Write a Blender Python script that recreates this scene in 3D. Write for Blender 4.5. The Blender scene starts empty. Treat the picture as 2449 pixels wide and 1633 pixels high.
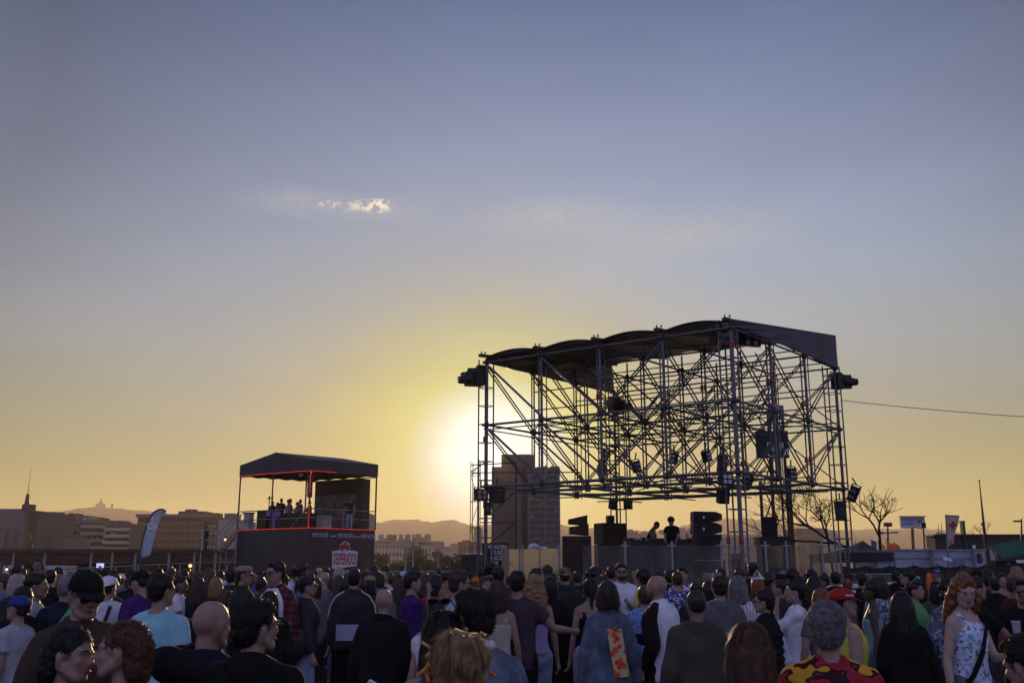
import bpy, bmesh, math, random
from mathutils import Vector, Matrix, noise
PI = math.pi
random.seed(7)
SC = bpy.context.scene
COL = SC.collection

# ---------------------------------------------------------------- camera
CAM_H = 1.88
F = 2381.0                      # focal length in photo pixels (35 mm lens on a 36 mm sensor)
TH = math.atan(551.5 / F)       # upward pitch
CT, ST = math.cos(TH), math.sin(TH)

def P(px, py, Y):
    """the point at ground distance Y (m) seen at photo pixel (px, py)"""
    u, v = px - 1224.5, 816.5 - py
    dy = F * CT - v * ST
    dz = F * ST + v * CT
    return Vector((u / dy * Y, Y, CAM_H + dz / dy * Y))

cam_d = bpy.data.cameras.new('camera')
cam_d.lens = 35; cam_d.sensor_width = 36; cam_d.clip_end = 20000; cam_d.clip_start = 0.05
cam = bpy.data.objects.new('camera', cam_d); COL.objects.link(cam)
cam.location = (0, 0, CAM_H); cam.rotation_euler = (PI / 2 + TH, 0, 0)
SC.camera = cam
cam_d.dof.use_dof = True; cam_d.dof.focus_distance = 15; cam_d.dof.aperture_fstop = 7.1

# ---------------------------------------------------------------- light
SUN_EL, SUN_AZ = math.radians(6.3), math.radians(-1.2)     # azimuth from +Y towards +X
sd = Vector((math.sin(SUN_AZ) * math.cos(SUN_EL), math.cos(SUN_AZ) * math.cos(SUN_EL), math.sin(SUN_EL)))
sl = bpy.data.lights.new('sun', 'SUN'); sl.energy = 4.0; sl.angle = math.radians(0.5); sl.color = (1.0, 0.68, 0.36)
sun = bpy.data.objects.new('sun', sl); COL.objects.link(sun)
sun.rotation_euler = (-sd).to_track_quat('-Z', 'Y').to_euler()

def gz(D):
    t = min(1, max(0, (D - 5) / 13)); return .17 * t * t * (3 - 2 * t)      # the field rises a hand's breadth towards the stage

def N(nt, t, **kw):
    n = nt.nodes.new(t)
    for k, v in kw.items():
        if k.startswith('in_'):
            n.inputs[int(k[3:])].default_value = v
        else:
            setattr(n, k, v)
    return n


def lin(r, g, b):
    f = lambda c: (c / 255 / 12.92) if c <= 10 else ((c / 255 + 0.055) / 1.055) ** 2.4
    return (f(r), f(g), f(b), 1)

def ramp(nt, stops, interp='B_SPLINE'):
    n = nt.nodes.new('ShaderNodeValToRGB'); cr = n.color_ramp; cr.interpolation = interp
    while len(cr.elements) < len(stops): cr.elements.new(0.5)
    for e, (p, c) in zip(cr.elements, sorted(stops)):
        e.position = p; e.color = c if len(c) == 4 else (*c, 1)
    return n

def build_world():
    """evening sky: colour by height above the horizon, blue-grey behind the camera, the sun's aureole, thin clouds"""
    w = bpy.data.worlds.new('World'); SC.world = w; w.use_nodes = True
    nt = w.node_tree; nt.nodes.clear(); L = nt.links.new
    out = N(nt, 'ShaderNodeOutputWorld'); bg = N(nt, 'ShaderNodeBackground')
    bg.inputs[1].default_value = 1.0
    tc = N(nt, 'ShaderNodeTexCoord')
    nrm = N(nt, 'ShaderNodeVectorMath', operation='NORMALIZE'); L(tc.outputs['Generated'], nrm.inputs[0])
    sep = N(nt, 'ShaderNodeSeparateXYZ'); L(nrm.outputs[0], sep.inputs[0])
    def M(op, a, b=None, c=None, clamp=False):
        n = N(nt, 'ShaderNodeMath', operation=op, use_clamp=clamp)
        for i, v in enumerate((a, b, c)):
            if v is None: continue
            if isinstance(v, (int, float)): n.inputs[i].default_value = v
            else: L(v, n.inputs[i])
        return n.outputs[0]
    def mix(f, a, b, typ='MIX'):
        n = N(nt, 'ShaderNodeMix', data_type='RGBA', blend_type=typ)
        if isinstance(f, (int, float)): n.inputs[0].default_value = f
        else: L(f, n.inputs[0])
        for i, v in ((6, a), (7, b)):
            if isinstance(v, tuple): n.inputs[i].default_value = v
            else: L(v, n.inputs[i])
        return n.outputs[2]
    x, y, z = sep.outputs
    front = ramp(nt, [(0, (.40, .375, .09, 1)), (.045, (.40, .38, .10, 1)), (.10, (.365, .38, .18, 1)), (.15, (.325, .365, .30, 1)),
                      (.21, (.34, .405, .44, 1)), (.28, (.30, .40, .54, 1)), (.38, (.245, .33, .53, 1)),
                      (.53, (.062, .130, .29, 1)), (.75, (.05, .11, .24, 1)), (1, (.045, .09, .2, 1))])
    L(z, front.inputs[0])
    back = ramp(nt, [(0, (.15, .16, .28)), (.2, (.32, .335, .62)), (.55, (.41, .425, .80)), (1, (.19, .21, .46))])
    L(z, back.inputs[0])
    # darker towards the sides of the view direction
    az = M('ARCTAN2', x, y)
    az1 = M('SUBTRACT', az, .06)
    side = M('MULTIPLY', M('MULTIPLY', az1, az1), M('MULTIPLY', M('MINIMUM', M('ADD', M('MULTIPLY', z, 3.8), .3), 1.75), -1.0))
    sidef = M('MAXIMUM', M('ADD', side, 1.03), 0.55)
    frontc = mix(1.0, front.outputs[0], sidef, 'MULTIPLY')
    fb = N(nt, 'ShaderNodeMapRange', interpolation_type='SMOOTHSTEP'); L(y, fb.inputs[0])
    fb.inputs[1].default_value = -0.35; fb.inputs[2].default_value = 0.55
    base = mix(fb.outputs[0], back.outputs[0], frontc)
    # aureole
    dot = N(nt, 'ShaderNodeVectorMath', operation='DOT_PRODUCT'); L(nrm.outputs[0], dot.inputs[0]); dot.inputs[1].default_value = sd
    ang = M('MULTIPLY', M('ARCCOSINE', M('MINIMUM', dot.outputs['Value'], 1.0)), 1 / math.radians(30))
    halo = ramp(nt, [(0, (1.5, 1.5, 1.4, 1)), (.085, (1.15, 1.15, .98, 1)), (.122, lin(240, 240, 208)), (.165, lin(222, 219, 142)),
                     (.26, lin(214, 203, 124)), (.36, lin(206, 188, 126)), (.6, lin(190, 176, 150))], 'LINEAR')
    L(ang, halo.inputs[0])
    wgt = ramp(nt, [(0, (1, 1, 1)), (.14, (1, 1, 1)), (.19, (.95,) * 3), (.25, (.76,) * 3), (.36, (.42,) * 3), (.55, (.14,) * 3), (.85, (0, 0, 0))])
    L(ang, wgt.inputs[0])
    hz = N(nt, 'ShaderNodeMapRange'); L(z, hz.inputs[0]); hz.inputs[1].default_value = .16; hz.inputs[2].default_value = .32; hz.inputs[3].default_value = 1; hz.inputs[4].default_value = .5
    skyc = mix(M('MULTIPLY', wgt.outputs[0], hz.outputs[0]), base, halo.outputs[0])
    # thin veils: long, low-contrast streaks
    mp = N(nt, 'ShaderNodeMapping'); L(nrm.outputs[0], mp.inputs[0]); mp.inputs['Scale'].default_value = (1.6, 1.6, 6.0)
    mp.inputs['Rotation'].default_value = (0, math.radians(10), 0)
    nz = N(nt, 'ShaderNodeTexNoise'); L(mp.outputs[0], nz.inputs['Vector']); nz.inputs['Scale'].default_value = 1.7
    nz.inputs['Detail'].default_value = 5; nz.inputs['Roughness'].default_value = .5
    veil = N(nt, 'ShaderNodeMapRange'); L(nz.outputs[0], veil.inputs[0])
    veil.inputs[1].default_value = .35; veil.inputs[2].default_value = .7
    veil.inputs[3].default_value = .94; veil.inputs[4].default_value = 1.065
    skyc = mix(1.0, skyc, veil.outputs[0], 'MULTIPLY')
    # two small sunlit clouds with a soft wisp beside them, by direction
    def patch(px, py, wx, wy):
        d = (P(px, py, 1000) - cam.location).normalized()
        a0, e0 = math.atan2(d.x, d.y), math.asin(d.z)
        da = M('MULTIPLY', M('SUBTRACT', az, a0), F / wx)
        de = M('MULTIPLY', M('SUBTRACT', M('ARCSINE', z), e0), F / wy)
        r = M('SQRT', M('ADD', M('MULTIPLY', da, da), M('MULTIPLY', de, de)))
        return M('SUBTRACT', 1.0, r, clamp=True)
    n2 = N(nt, 'ShaderNodeTexNoise'); L(nrm.outputs[0], n2.inputs['Vector']); n2.inputs['Scale'].default_value = 150
    n2.inputs['Detail'].default_value = 6; n2.inputs['Roughness'].default_value = .62
    for (px, py, wx, wy, col, gain, amt) in ((722, 484, 190, 48, lin(186, 188, 196), 1.3, .60), (905, 502, 170, 34, lin(186, 190, 194), 1.3, .5),
                                    (1330, 520, 260, 60, lin(190, 192, 186), 1.4, .6), (1640, 560, 330, 70, lin(200, 194, 172), 1.3, .45),
                                    (884, 494, 62, 17, lin(255, 238, 200), 1.9, 1), (903, 487, 40, 15, lin(255, 238, 205), 2.1, 1), (788, 488, 34, 9, lin(235, 222, 200), 1.7, .9), (860, 496, 95, 15, lin(212, 204, 196), 1.2, .7)):
        hard = wy < 20
        t = M('MULTIPLY', patch(px, py, wx, wy), gain)
        nn = M('MULTIPLY', M('SUBTRACT', n2.outputs[0], .44 if hard else .2), 6.5 if hard else 1.5)
        m = M('MULTIPLY', M('MULTIPLY', t, nn, clamp=True), amt)
        skyc = mix(m, skyc, col)
    L(skyc, bg.inputs[0]); L(bg.outputs[0], out.inputs[0])
HAZE = True

# ---------------------------------------------------------------- helpers
def mat(name, col, rough=0.8, metal=0.0, var=0.12, scale=6.0, bump=0.0, bscale=60.0, spec=0.4, sss=0.0, coat=0.0, sheen=0.0, col2=None, contrast=(.35, .65)):
    m = bpy.data.materials.new(name); m.use_nodes = True
    nt = m.node_tree; b = nt.nodes['Principled BSDF']; L = nt.links.new
    c = (*col[:3], 1)
    b.inputs['Roughness'].default_value = rough; b.inputs['Metallic'].default_value = metal
    b.inputs['Specular IOR Level'].default_value = spec
    if sss: b.inputs['Subsurface Weight'].default_value = sss; b.inputs['Subsurface Radius'].default_value = (.012, .005, .003); b.inputs['Subsurface Scale'].default_value = 1
    if sheen: b.inputs['Sheen Weight'].default_value = sheen; b.inputs['Sheen Roughness'].default_value = .5
    if coat: b.inputs['Coat Weight'].default_value = coat
    tc = N(nt, 'ShaderNodeTexCoord')
    if var or col2:
        nz = N(nt, 'ShaderNodeTexNoise'); nz.inputs['Scale'].default_value = scale; nz.inputs['Detail'].default_value = 5
        L(tc.outputs['Object'], nz.inputs['Vector'])
        r = N(nt, 'ShaderNodeMapRange'); L(nz.outputs[0], r.inputs[0]); r.inputs[1].default_value = contrast[0]; r.inputs[2].default_value = contrast[1]
        mx = N(nt, 'ShaderNodeMix', data_type='RGBA'); L(r.outputs[0], mx.inputs[0])
        if col2: mx.inputs[6].default_value = c; mx.inputs[7].default_value = (*col2[:3], 1)
        else:
            mx.inputs[6].default_value = tuple(v * (1 - var) for v in c[:3]) + (1,)
            mx.inputs[7].default_value = tuple(min(1, v * (1 + var)) for v in c[:3]) + (1,)
        L(mx.outputs[2], b.inputs['Base Color'])
    else:
        b.inputs['Base Color'].default_value = c
    if bump:
        n2 = N(nt, 'ShaderNodeTexNoise'); n2.inputs['Scale'].default_value = bscale; n2.inputs['Detail'].default_value = 4
        L(tc.outputs['Object'], n2.inputs['Vector'])
        bp = N(nt, 'ShaderNodeBump'); bp.inputs['Strength'].default_value = bump; bp.inputs['Distance'].default_value = 0.02
        L(n2.outputs[0], bp.inputs['Height']); L(bp.outputs[0], b.inputs['Normal'])
    return m

MATS = {}
def MT(key, *a, **k):
    if key not in MATS: MATS[key] = mat(key, *a, **k)
    return MATS[key]

def V(*a): return Vector(a if len(a) > 1 else a[0])

class MB:
    """collects solids, links them as one mesh object"""
    def __init__(s): s.bm = bmesh.new()
    def box(s, c, size, rz=0, rot=None):
        R = rot if rot is not None else Matrix.Rotation(rz, 3, 'Z')
        r = bmesh.ops.create_cube(s.bm, size=1.0)
        for v in r['verts']:
            v.co = R @ Vector((v.co.x * size[0], v.co.y * size[1], v.co.z * size[2])) + Vector(c)
        return s
    def tube(s, p0, p1, r0, r1=None, seg=8, cap=True):
        p0, p1 = Vector(p0), Vector(p1); r1 = r0 if r1 is None else r1
        d = p1 - p0; l = d.length
        if l < 1e-6: return s
        q = d.to_track_quat('Z', 'Y').to_matrix()
        r = bmesh.ops.create_cone(s.bm, cap_ends=cap, segments=seg, radius1=r0, radius2=max(r1, 1e-4), depth=l)
        for v in r['verts']: v.co = q @ v.co + (p0 + p1) / 2
        return s
    def ball(s, c, r, seg=12, rings=8, rot=None):
        r = (r, r, r) if isinstance(r, (int, float)) else r
        R = rot if rot is not None else Matrix.Identity(3)
        k = bmesh.ops.create_uvsphere(s.bm, u_segments=seg, v_segments=rings, radius=1)
        for v in k['verts']: v.co = R @ Vector((v.co.x * r[0], v.co.y * r[1], v.co.z * r[2])) + Vector(c)
        return s
    def prism(s, pts, d):
        """polygon (3-D points, planar) given thickness along vector d"""
        a = [s.bm.verts.new(Vector(p)) for p in pts]; b = [s.bm.verts.new(Vector(p) + Vector(d)) for p in pts]
        n = len(pts); s.bm.faces.new(a); s.bm.faces.new(b[::-1])
        for i in range(n): s.bm.faces.new((a[i], b[i], b[(i + 1) % n], a[(i + 1) % n]))
        return s
    def grid(s, fn, nu, nv):
        vs = [[s.bm.verts.new(Vector(fn(i / nu, j / nv))) for j in range(nv + 1)] for i in range(nu + 1)]
        for i in range(nu):
            for j in range(nv): s.bm.faces.new((vs[i][j], vs[i + 1][j], vs[i + 1][j + 1], vs[i][j + 1]))
        return s
    def build(s, name, m, parent=None, smooth=False, origin=None):
        bmesh.ops.recalc_face_normals(s.bm, faces=s.bm.faces)
        me = bpy.data.meshes.new(name)
        off = Vector(origin) if origin is not None else (Vector(parent.location) if parent is not None and parent.parent is None else Vector((0, 0, 0)))
        if parent is not None and parent.parent is not None: off = WL(parent)
        if off.length: bmesh.ops.translate(s.bm, verts=s.bm.verts, vec=-off)
        s.bm.to_mesh(me); s.bm.free()
        if smooth:
            for p in me.polygons: p.use_smooth = True
        me.materials.append(m)
        o = bpy.data.objects.new(name, me); COL.objects.link(o)
        if parent is not None: o.parent = parent
        elif origin is not None: o.location = origin
        return o

def WL(o):
    l = Vector(o.location)
    while o.parent is not None: o = o.parent; l += Vector(o.location)
    return l

def thing(name, label, cat, loc=(0, 0, 0), group=None):
    o = bpy.data.objects.new(name, None); COL.objects.link(o); o.location = loc
    o['label'] = label; o['category'] = cat; o.empty_display_size = .2
    if group: o['group'] = group
    return o

def tag(o, label, cat, group=None):
    o['label'] = label; o['category'] = cat
    if group: o['group'] = group
    return o

def struct(o): o['kind'] = 'structure'; return o

TXT = {}
def text_mesh(body, size, bold=False, extrude=0.004):
    cu = bpy.data.curves.new('t', 'FONT'); cu.body = body; cu.size = size; cu.extrude = extrude
    cu.align_x = 'CENTER'; cu.align_y = 'CENTER'
    if bold: cu.offset = size * 0.02
    o = bpy.data.objects.new('t', cu); COL.objects.link(o)
    dg = bpy.context.evaluated_depsgraph_get()
    me = bpy.data.meshes.new_from_object(o.evaluated_get(dg))
    bpy.data.objects.remove(o); bpy.data.curves.remove(cu)
    return me

def lettering(body, size, c, right, m, parent, bold=False, up=(0, 0, 1), xs=1.0, name='lettering'):
    """raised letters centred at c, reading along 'right'"""
    me = text_mesh(body, size, bold)
    r, u = Vector(right).normalized(), Vector(up); n = r.cross(u)
    M = Matrix((r * xs, u, n)).transposed()
    c = Vector(c)
    off = WL(parent) if parent is not None else Vector((0, 0, 0))
    for v in me.vertices: v.co = M @ v.co + c - off
    me.materials.clear(); me.materials.append(m)
    o = bpy.data.objects.new(name, me); COL.objects.link(o); o.parent = parent
    return o

# unit tube shared by every scaffold pipe
_bm = bmesh.new(); bmesh.ops.create_cone(_bm, cap_ends=True, segments=10, radius1=1, radius2=1, depth=1)
for _f in _bm.faces: _f.smooth = len(_f.verts) == 4
UT = {}
def pipe(name, p0, p1, r, m, parent):
    """one scaffold pipe as an object of its own, sharing one mesh"""
    key = m.name
    if key not in UT:
        me = bpy.data.meshes.new('pipe'); _bm.to_mesh(me); me.materials.append(m); UT[key] = me
    p0, p1 = Vector(p0), Vector(p1); d = p1 - p0
    o = bpy.data.objects.new(name, UT[key]); COL.objects.link(o); o.parent = parent
    M = Matrix.Translation((p0 + p1) / 2 - WL(parent)) @ d.to_track_quat('Z', 'Y').to_matrix().to_4x4() @ Matrix.Diagonal((r, r, d.length, 1))
    o.matrix_local = M
    return o

# ---------------------------------------------------------------- shared materials
STEEL = MT('galvanised steel', (.22, .23, .26), .42, .75, .25, 3, spec=.5)
DARKSTEEL = MT('dark steel', (.045, .045, .05), .5, .6, .2, 3)
BLACK = MT('black powder coat', (.012, .012, .013), .55, 0, .3, 8)
CLOTHB = MT('black tarpaulin', (.02, .021, .026), .6, 0, .3, 1.2, bump=.5, bscale=3)
RED = MT('red paint', (.55, .03, .02), .5)
WHITE = MT('white paint', (.75, .75, .76), .5, var=.05)
GREY = MT('grey paint', (.25, .25, .27), .6)

# ================================================================ ground, hills, haze
def ground_mat():
    m = bpy.data.materials.new('trodden dirt and asphalt'); m.use_nodes = True
    nt = m.node_tree; b = nt.nodes['Principled BSDF']; L = nt.links.new
    tc = N(nt, 'ShaderNodeTexCoord')
    a = N(nt, 'ShaderNodeTexNoise'); a.inputs['Scale'].default_value = .35; a.inputs['Detail'].default_value = 8; L(tc.outputs['Object'], a.inputs['Vector'])
    c = N(nt, 'ShaderNodeTexNoise'); c.inputs['Scale'].default_value = 30; c.inputs['Detail'].default_value = 6; L(tc.outputs['Object'], c.inputs['Vector'])
    r = ramp(nt, [(.3, (.055, .05, .045)), (.5, (.10, .088, .075)), (.7, (.15, .13, .11))]); L(a.outputs[0], r.inputs[0])
    r2 = ramp(nt, [(.35, (.6, .6, .6)), (.65, (1.15, 1.15, 1.15))]); L(c.outputs[0], r2.inputs[0])
    mx = N(nt, 'ShaderNodeMix', data_type='RGBA', blend_type='MULTIPLY'); mx.inputs[0].default_value = 1
    L(r.outputs[0], mx.inputs[6]); L(r2.outputs[0], mx.inputs[7]); L(mx.outputs[2], b.inputs['Base Color'])
    b.inputs['Roughness'].default_value = .9
    bp = N(nt, 'ShaderNodeBump'); bp.inputs['Distance'].default_value = .03; bp.inputs['Strength'].default_value = .6
    L(c.outputs[0], bp.inputs['Height']); L(bp.outputs[0], b.inputs['Normal'])
    return m
g = MB(); g.grid(lambda u, v: ((u - .5) * 9000, -60 + (v ** 4) * 5060, gz(-60 + (v ** 4) * 5060)), 20, 160)
struct(g.build('ground', ground_mat()))

def interp(tab, x):
    if x <= tab[0][0]: return tab[0][1]
    for (a, b), (c, d) in zip(tab, tab[1:]):
        if x <= c: return b + (d - b) * (x - a) / (c - a)
    return tab[-1][1]

def hill(name, prof, Y, spread, seed, rough):
    """a ridge whose crest stands at distance Y; prof gives the crest's height line"""
    mb = MB(); x0, x1 = prof[0][0], prof[-1][0]
    def fn(u, v):
        px = x0 + (x1 - x0) * u
        t = v * 2 - 1
        y = Y + t * spread
        yc = interp(prof, px)
        X = P(px, yc, Y).x; Z = P(px, yc, Y).z
        k = max(0, 1 - abs(t) ** 1.25) if t < 0 else max(0, 1 - t ** 1.6)
        n = noise.fractal(Vector((X / 130 + seed, y / 130, 0)), 1, 2, 6)
        n2 = noise.fractal(Vector((X / 14, y / 14, seed)), 1, 2, 3)
        z = Z * k * (1 + .25 * n * (abs(t))) + rough * (n2 * .5) * min(1, k * 3) - 2
        return (X, y, z)
    mb.grid(fn, 420, 44)
    m = MT('scrub hillside', (.035, .042, .025), .95, var=0, scale=.02, col2=(.085, .075, .05), bump=.4, bscale=.1)
    return struct(mb.build(name, m, smooth=True))
hill('hills', [(-500, 1300), (-100, 1240), (120, 1232), (165, 1222), (205, 1216), (240, 1210), (300, 1216), (360, 1219), (420, 1230), (520, 1245), (600, 1250), (700, 1252), (800, 1250),
      (880, 1248), (920, 1246), (945, 1241), (1000, 1240), (1015, 1245), (1035, 1247), (1060, 1241), (1080, 1239), (1100, 1246), (1125, 1254), (1200, 1250), (1290, 1246), (1350, 1254), (1420, 1262),
      (1500, 1268), (1580, 1266), (1640, 1252), (1690, 1243), (1730, 1238), (1790, 1237), (1820, 1243), (1900, 1252), (1960, 1262), (2030, 1266), (2100, 1262), (2160, 1264), (2210, 1262),
      (2260, 1266), (2300, 1275), (2449, 1280), (2700, 1270), (3000, 1300)], 2100, 700, 3.1, 9)

def haze_mat():
    m = bpy.data.materials.new('evening haze'); m.use_nodes = True
    nt = m.node_tree; nt.nodes.clear()
    o = N(nt, 'ShaderNodeOutputMaterial'); v = N(nt, 'ShaderNodeVolumePrincipled')
    v.inputs['Color'].default_value = HAZE_COL; v.inputs['Density'].default_value = HAZE_D; v.inputs['Anisotropy'].default_value = HAZE_G
    nt.links.new(v.outputs[0], o.inputs['Volume'])
    return m
HAZE_COL = (.93, .78, .62, 1); HAZE_D = 0.00024; HAZE_G = 0.42
if HAZE:
    h = MB(); h.box((0, 1350, 87), (8400, 3100, 178)); ho = h.build('haze', haze_mat()); ho['kind'] = 'stuff'

# ================================================================ skyline
def pw(px, py, Y): return P(px, py, Y)

BM = {}
def bmat(key, col, **k): return MT('facade ' + key, col, k.pop('rough', .85), var=k.pop('var', .12), scale=k.pop('scale', .15), **k)
GLASSD = MT('dark window glass', (.03, .035, .045), .12, spec=.8, var=.3, scale=.5)
LITW = MT('sun-glint-tinted window', (.55, .42, .25), .08, spec=1.0, var=.1)  # pane whose pale warm colour stands in for a sun glint

def block(root, x0, x1, ytop, Y, depth, m, ang=0.0, name='wall', ybase=None):
    """box whose front spans px x0..x1 with its top edge at ytop, at distance Y; returns a frame for details"""
    A, B = P(x0, ytop, Y), P(x1, ytop, Y)
    w = B.x - A.x; zt = (A.z + B.z) / 2; zb = 0 if ybase is None else P(x0, ybase, Y).z
    R = Matrix.Rotation(ang, 3, 'Z'); c = Vector(((A.x + B.x) / 2, Y, 0))
    mb = MB(); mb.box(c + R @ Vector((0, depth / 2, 0)) + Vector((0, 0, (zt + zb) / 2)), (w, depth, zt - zb), rot=R)
    mb.build(name, m, root)
    return dict(c=c, R=R, w=w, zt=zt, zb=zb, root=root)

def windows(fr, cols, rows, x0=.08, x1=.92, z0=.1, z1=.92, ww=.5, wh=.45, m=None, lit=0, band=False, frame=None, seed=1, face='front', depth=0):
    rnd = random.Random(seed); R = fr['R']; m = m or GLASSD
    W, H = fr['w'], fr['zt'] - fr['zb']
    cw = W * (x1 - x0) / cols; ch = H * (z1 - z0) / rows
    mesh = {}
    for mk, mm in (('a', m), ('b', LITW)):
        mb = MB()
        if frame: mb.box((0, 0, 0), (cw * ww, .12, ch * wh))
        mb.box((0, -.05, 0), (cw * ww, .06, ch * wh)) if not frame else None
        bm_ = mb.bm; me = bpy.data.meshes.new('pane'); bm_.to_mesh(me); bm_.free(); me.materials.append(mm); mesh[mk] = me
    n = 0
    for j in range(rows):
        for i in range(cols):
            if n >= 96: return
            lx = -W / 2 + W * x0 + cw * (i + .5); z = fr['zb'] + H * z0 + ch * (j + .5)
            p = fr['c'] + R @ Vector((lx, -.02, 0)) + Vector((0, 0, z))
            o = bpy.data.objects.new('window', mesh['b' if rnd.random() < lit else 'a']); COL.objects.link(o); o.parent = fr['root']
            o.matrix_local = Matrix.Translation(p - WL(fr['root'])) @ R.to_4x4(); n += 1

def slabs(fr, rows, m, out=1.2, th=.9, x0=0, x1=1, z0=.1, z1=.95, name='balcony', railings=True):
    R = fr['R']; W, H = fr['w'], fr['zt'] - fr['zb']
    for j in range(rows):
        z = fr['zb'] + H * (z0 + (z1 - z0) * (j + .25) / rows)
        cx = -W / 2 + W * (x0 + x1) / 2
        mb = MB(); mb.box(fr['c'] + R @ Vector((cx, -out / 2 - .02, 0)) + Vector((0, 0, z)), (W * (x1 - x0), out, th), rot=R)
        mb.build(name, m, fr['root'])

def building(name, label, loc): return thing(name, label, 'building', loc)

# --- tall slab tower behind the big stage
Y = 430
t = building('apartment_tower', 'tall grey apartment tower with stacked balconies and brown end wall behind the scaffold stage', P(1250, 1368, Y) * 1)
t.location.z = 0
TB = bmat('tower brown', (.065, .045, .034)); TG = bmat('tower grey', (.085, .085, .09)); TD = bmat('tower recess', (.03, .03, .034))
f1 = block(t, 1176, 1232, 1116, Y, 20, TB, 0, 'end_wall')
f2 = block(t, 1232.5, 1247, 1118, Y + 1, 20, TG); windows(f2, 1, 15, .25, .75, ww=.8, wh=.3)
f3 = block(t, 1247.3, 1263, 1122, Y + 6, 15, TD, 0, 'stair_recess')
f4 = block(t, 1263.3, 1337, 1117, Y, 19, TG)
for x in (1264, 1301, 1335):
    mb = MB(); p = P(x, 1117, Y); mb.box((p.x, Y - 1.6, p.z / 2), (1.0, 3.2, p.z)); mb.build('fin', TG, t)
slabs(f4, 16, bmat('balcony parapet', (.11, .105, .10)), 2.2, 1.25, .02, .98, .03, .97)
windows(f4, 6, 16, .03, .97, .05, .98, .55, .4, lit=.04, seed=5)
f5 = block(t, 1199, 1278, 1086, Y + 4, 12, TB, 0, 'penthouse', 1118)
for x, y0, w in ((1276, 1113, 6), (1286, 1116, 5), (1295, 1114, 4), (1306, 1113, 7), (1320, 1114, 8), (1331, 1113, 5)):
    p = P(x, y0, Y + 6); q = P(x, 1119, Y + 6); mb = MB(); mb.box((p.x, Y + 6, (p.z + q.z) / 2), (w * .17, 1.5, p.z - q.z)); mb.build('chimney', TB, t)

# --- chimney row building right of the small platform
Y = 330
WARM = bmat('cream', (.42, .34, .27)); WARM2 = bmat('cream shaded', (.30, .24, .19)); BRN = bmat('brown brick', (.17, .10, .07))  # second cream is the first with shade put into its colour
t = building('apartment_block', 'low cream apartment block topped by a row of square chimneys right of the small platform', (P(980, 1368, Y).x, Y, 0))
f = block(t, 893, 1000, 1294, Y, 20, WARM); windows(f, 12, 3, .03, .97, .35, .95, .5, .4, seed=3)
f = block(t, 1001, 1056, 1293, Y + 6, 16, WARM2, 0, 'side_wall')
f = block(t, 1006, 1036, 1304, Y - 4, 10, WARM, 0, 'front_wing'); windows(f, 3, 4, .1, .9, .2, .95, .3, .7, seed=4)
for a, b, y0 in ((906, 914, 1277), (914, 925, 1286), (925, 930, 1277), (932, 936, 1277), (938, 946, 1278), (930, 945, 1287), (954, 960, 1277), (960, 969, 1287), (969, 979, 1277), (985, 990, 1277), (990, 996, 1284), (995, 1005, 1276), (1005, 1016, 1284), (1016, 1028, 1277)):
    fb = block(t, a, b, y0, Y + 3, 4, WARM2, 0, 'chimney', 1296)
fb = block(t, 893, 1002, 1291.5, Y - .6, 21, WARM2, 0, 'cornice', 1295)

Y = 360
t = building('brown_apartment_block', 'brown apartment block with an uneven roofline left of the scaffold stage', (P(1115, 1368, Y).x, Y, 0))
f = block(t, 1078, 1096, 1299, Y - 2, 16, WARM2); f = block(t, 1096, 1152, 1295, Y, 20, BRN); windows(f, 6, 4, .05, .95, .15, .9, .4, .4, lit=.08, seed=8)
block(t, 1106, 1122, 1291, Y + 2, 8, BRN, 0, 'roof_hut', 1296)
f = block(t, 1134, 1152, 1262, Y + 8, 14, WARM2, 0, 'tower_wing')
Y = 240
t = building('pale_low_house', 'pale low house with a flat roof among the trees left of the scaffold stage', (P(1070, 1368, Y).x, Y, 0))
f = block(t, 1056, 1078, 1320, Y, 9, WARM); windows(f, 3, 2, .1, .9, .3, .9, seed=2)
block(t, 1064, 1074, 1306, Y + 14, 8, WARM2, 0, 'rear_wing')

# --- buildings seen through the stage
Y = 520
t = building('city_block', 'hazy pinkish block with rooftop huts behind the disc jockeys', (P(1560, 1368, Y).x, Y, 0))
PK = bmat('pinkish render', (.36, .24, .20))
f = block(t, 1497, 1572, 1275, Y, 22, PK); windows(f, 9, 4, .04, .96, .3, .95, .45, .4)
for a, b, y0 in ((1500, 1504, 1266), (1507, 1514, 1265), (1515, 1526, 1269), (1536, 1548, 1270), (1580, 1600, 1266)): block(t, a, b, y0, Y + 5, 8, PK, 0, 'roof_hut', 1277)
f = block(t, 1600, 1662, 1268, Y + 30, 20, PK); windows(f, 7, 4, .04, .96, .3, .95, .4, .4)
for a, b in ((1610, 1616), (1625, 1640), (1648, 1656)): block(t, a, b, 1262, Y + 35, 8, PK, 0, 'roof_hut', 1269)
Y = 400
t = building('long_apartment_block', 'long cream apartment block with rows of openings right of the near scaffold column', (P(1760, 1368, Y).x, Y, 0))
f = block(t, 1722, 1818, 1277, Y, 16, WARM, math.radians(-4)); windows(f, 15, 4, .03, .97, .25, .97, .55, .42)
slabs(f, 4, WARM2, 1, .6, 0, 1, .25, .97)
t = building('brown_slab_block', 'plain brown slab building behind the leafless tree', (P(1935, 1368, Y).x, Y, 0))
f = block(t, 1905, 1969, 1263, Y, 18, bmat('dull brown', (.17, .11, .08)))
t = building('white_apartment_block', 'pale terraced apartment block with stepped balconies beside the right scaffold column', (P(1990, 1368, Y).x, Y, 0))
for i in range(4):
    f = block(t, 1970, 2000 + i * 5, 1268 + i * 10, Y - 3 * i, 14, WARM, math.radians(-14), 'wall' if i == 0 else 'terrace', None); windows(f, 6, 4, .05, .95, .4, .98, .45, .3, seed=i)

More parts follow.
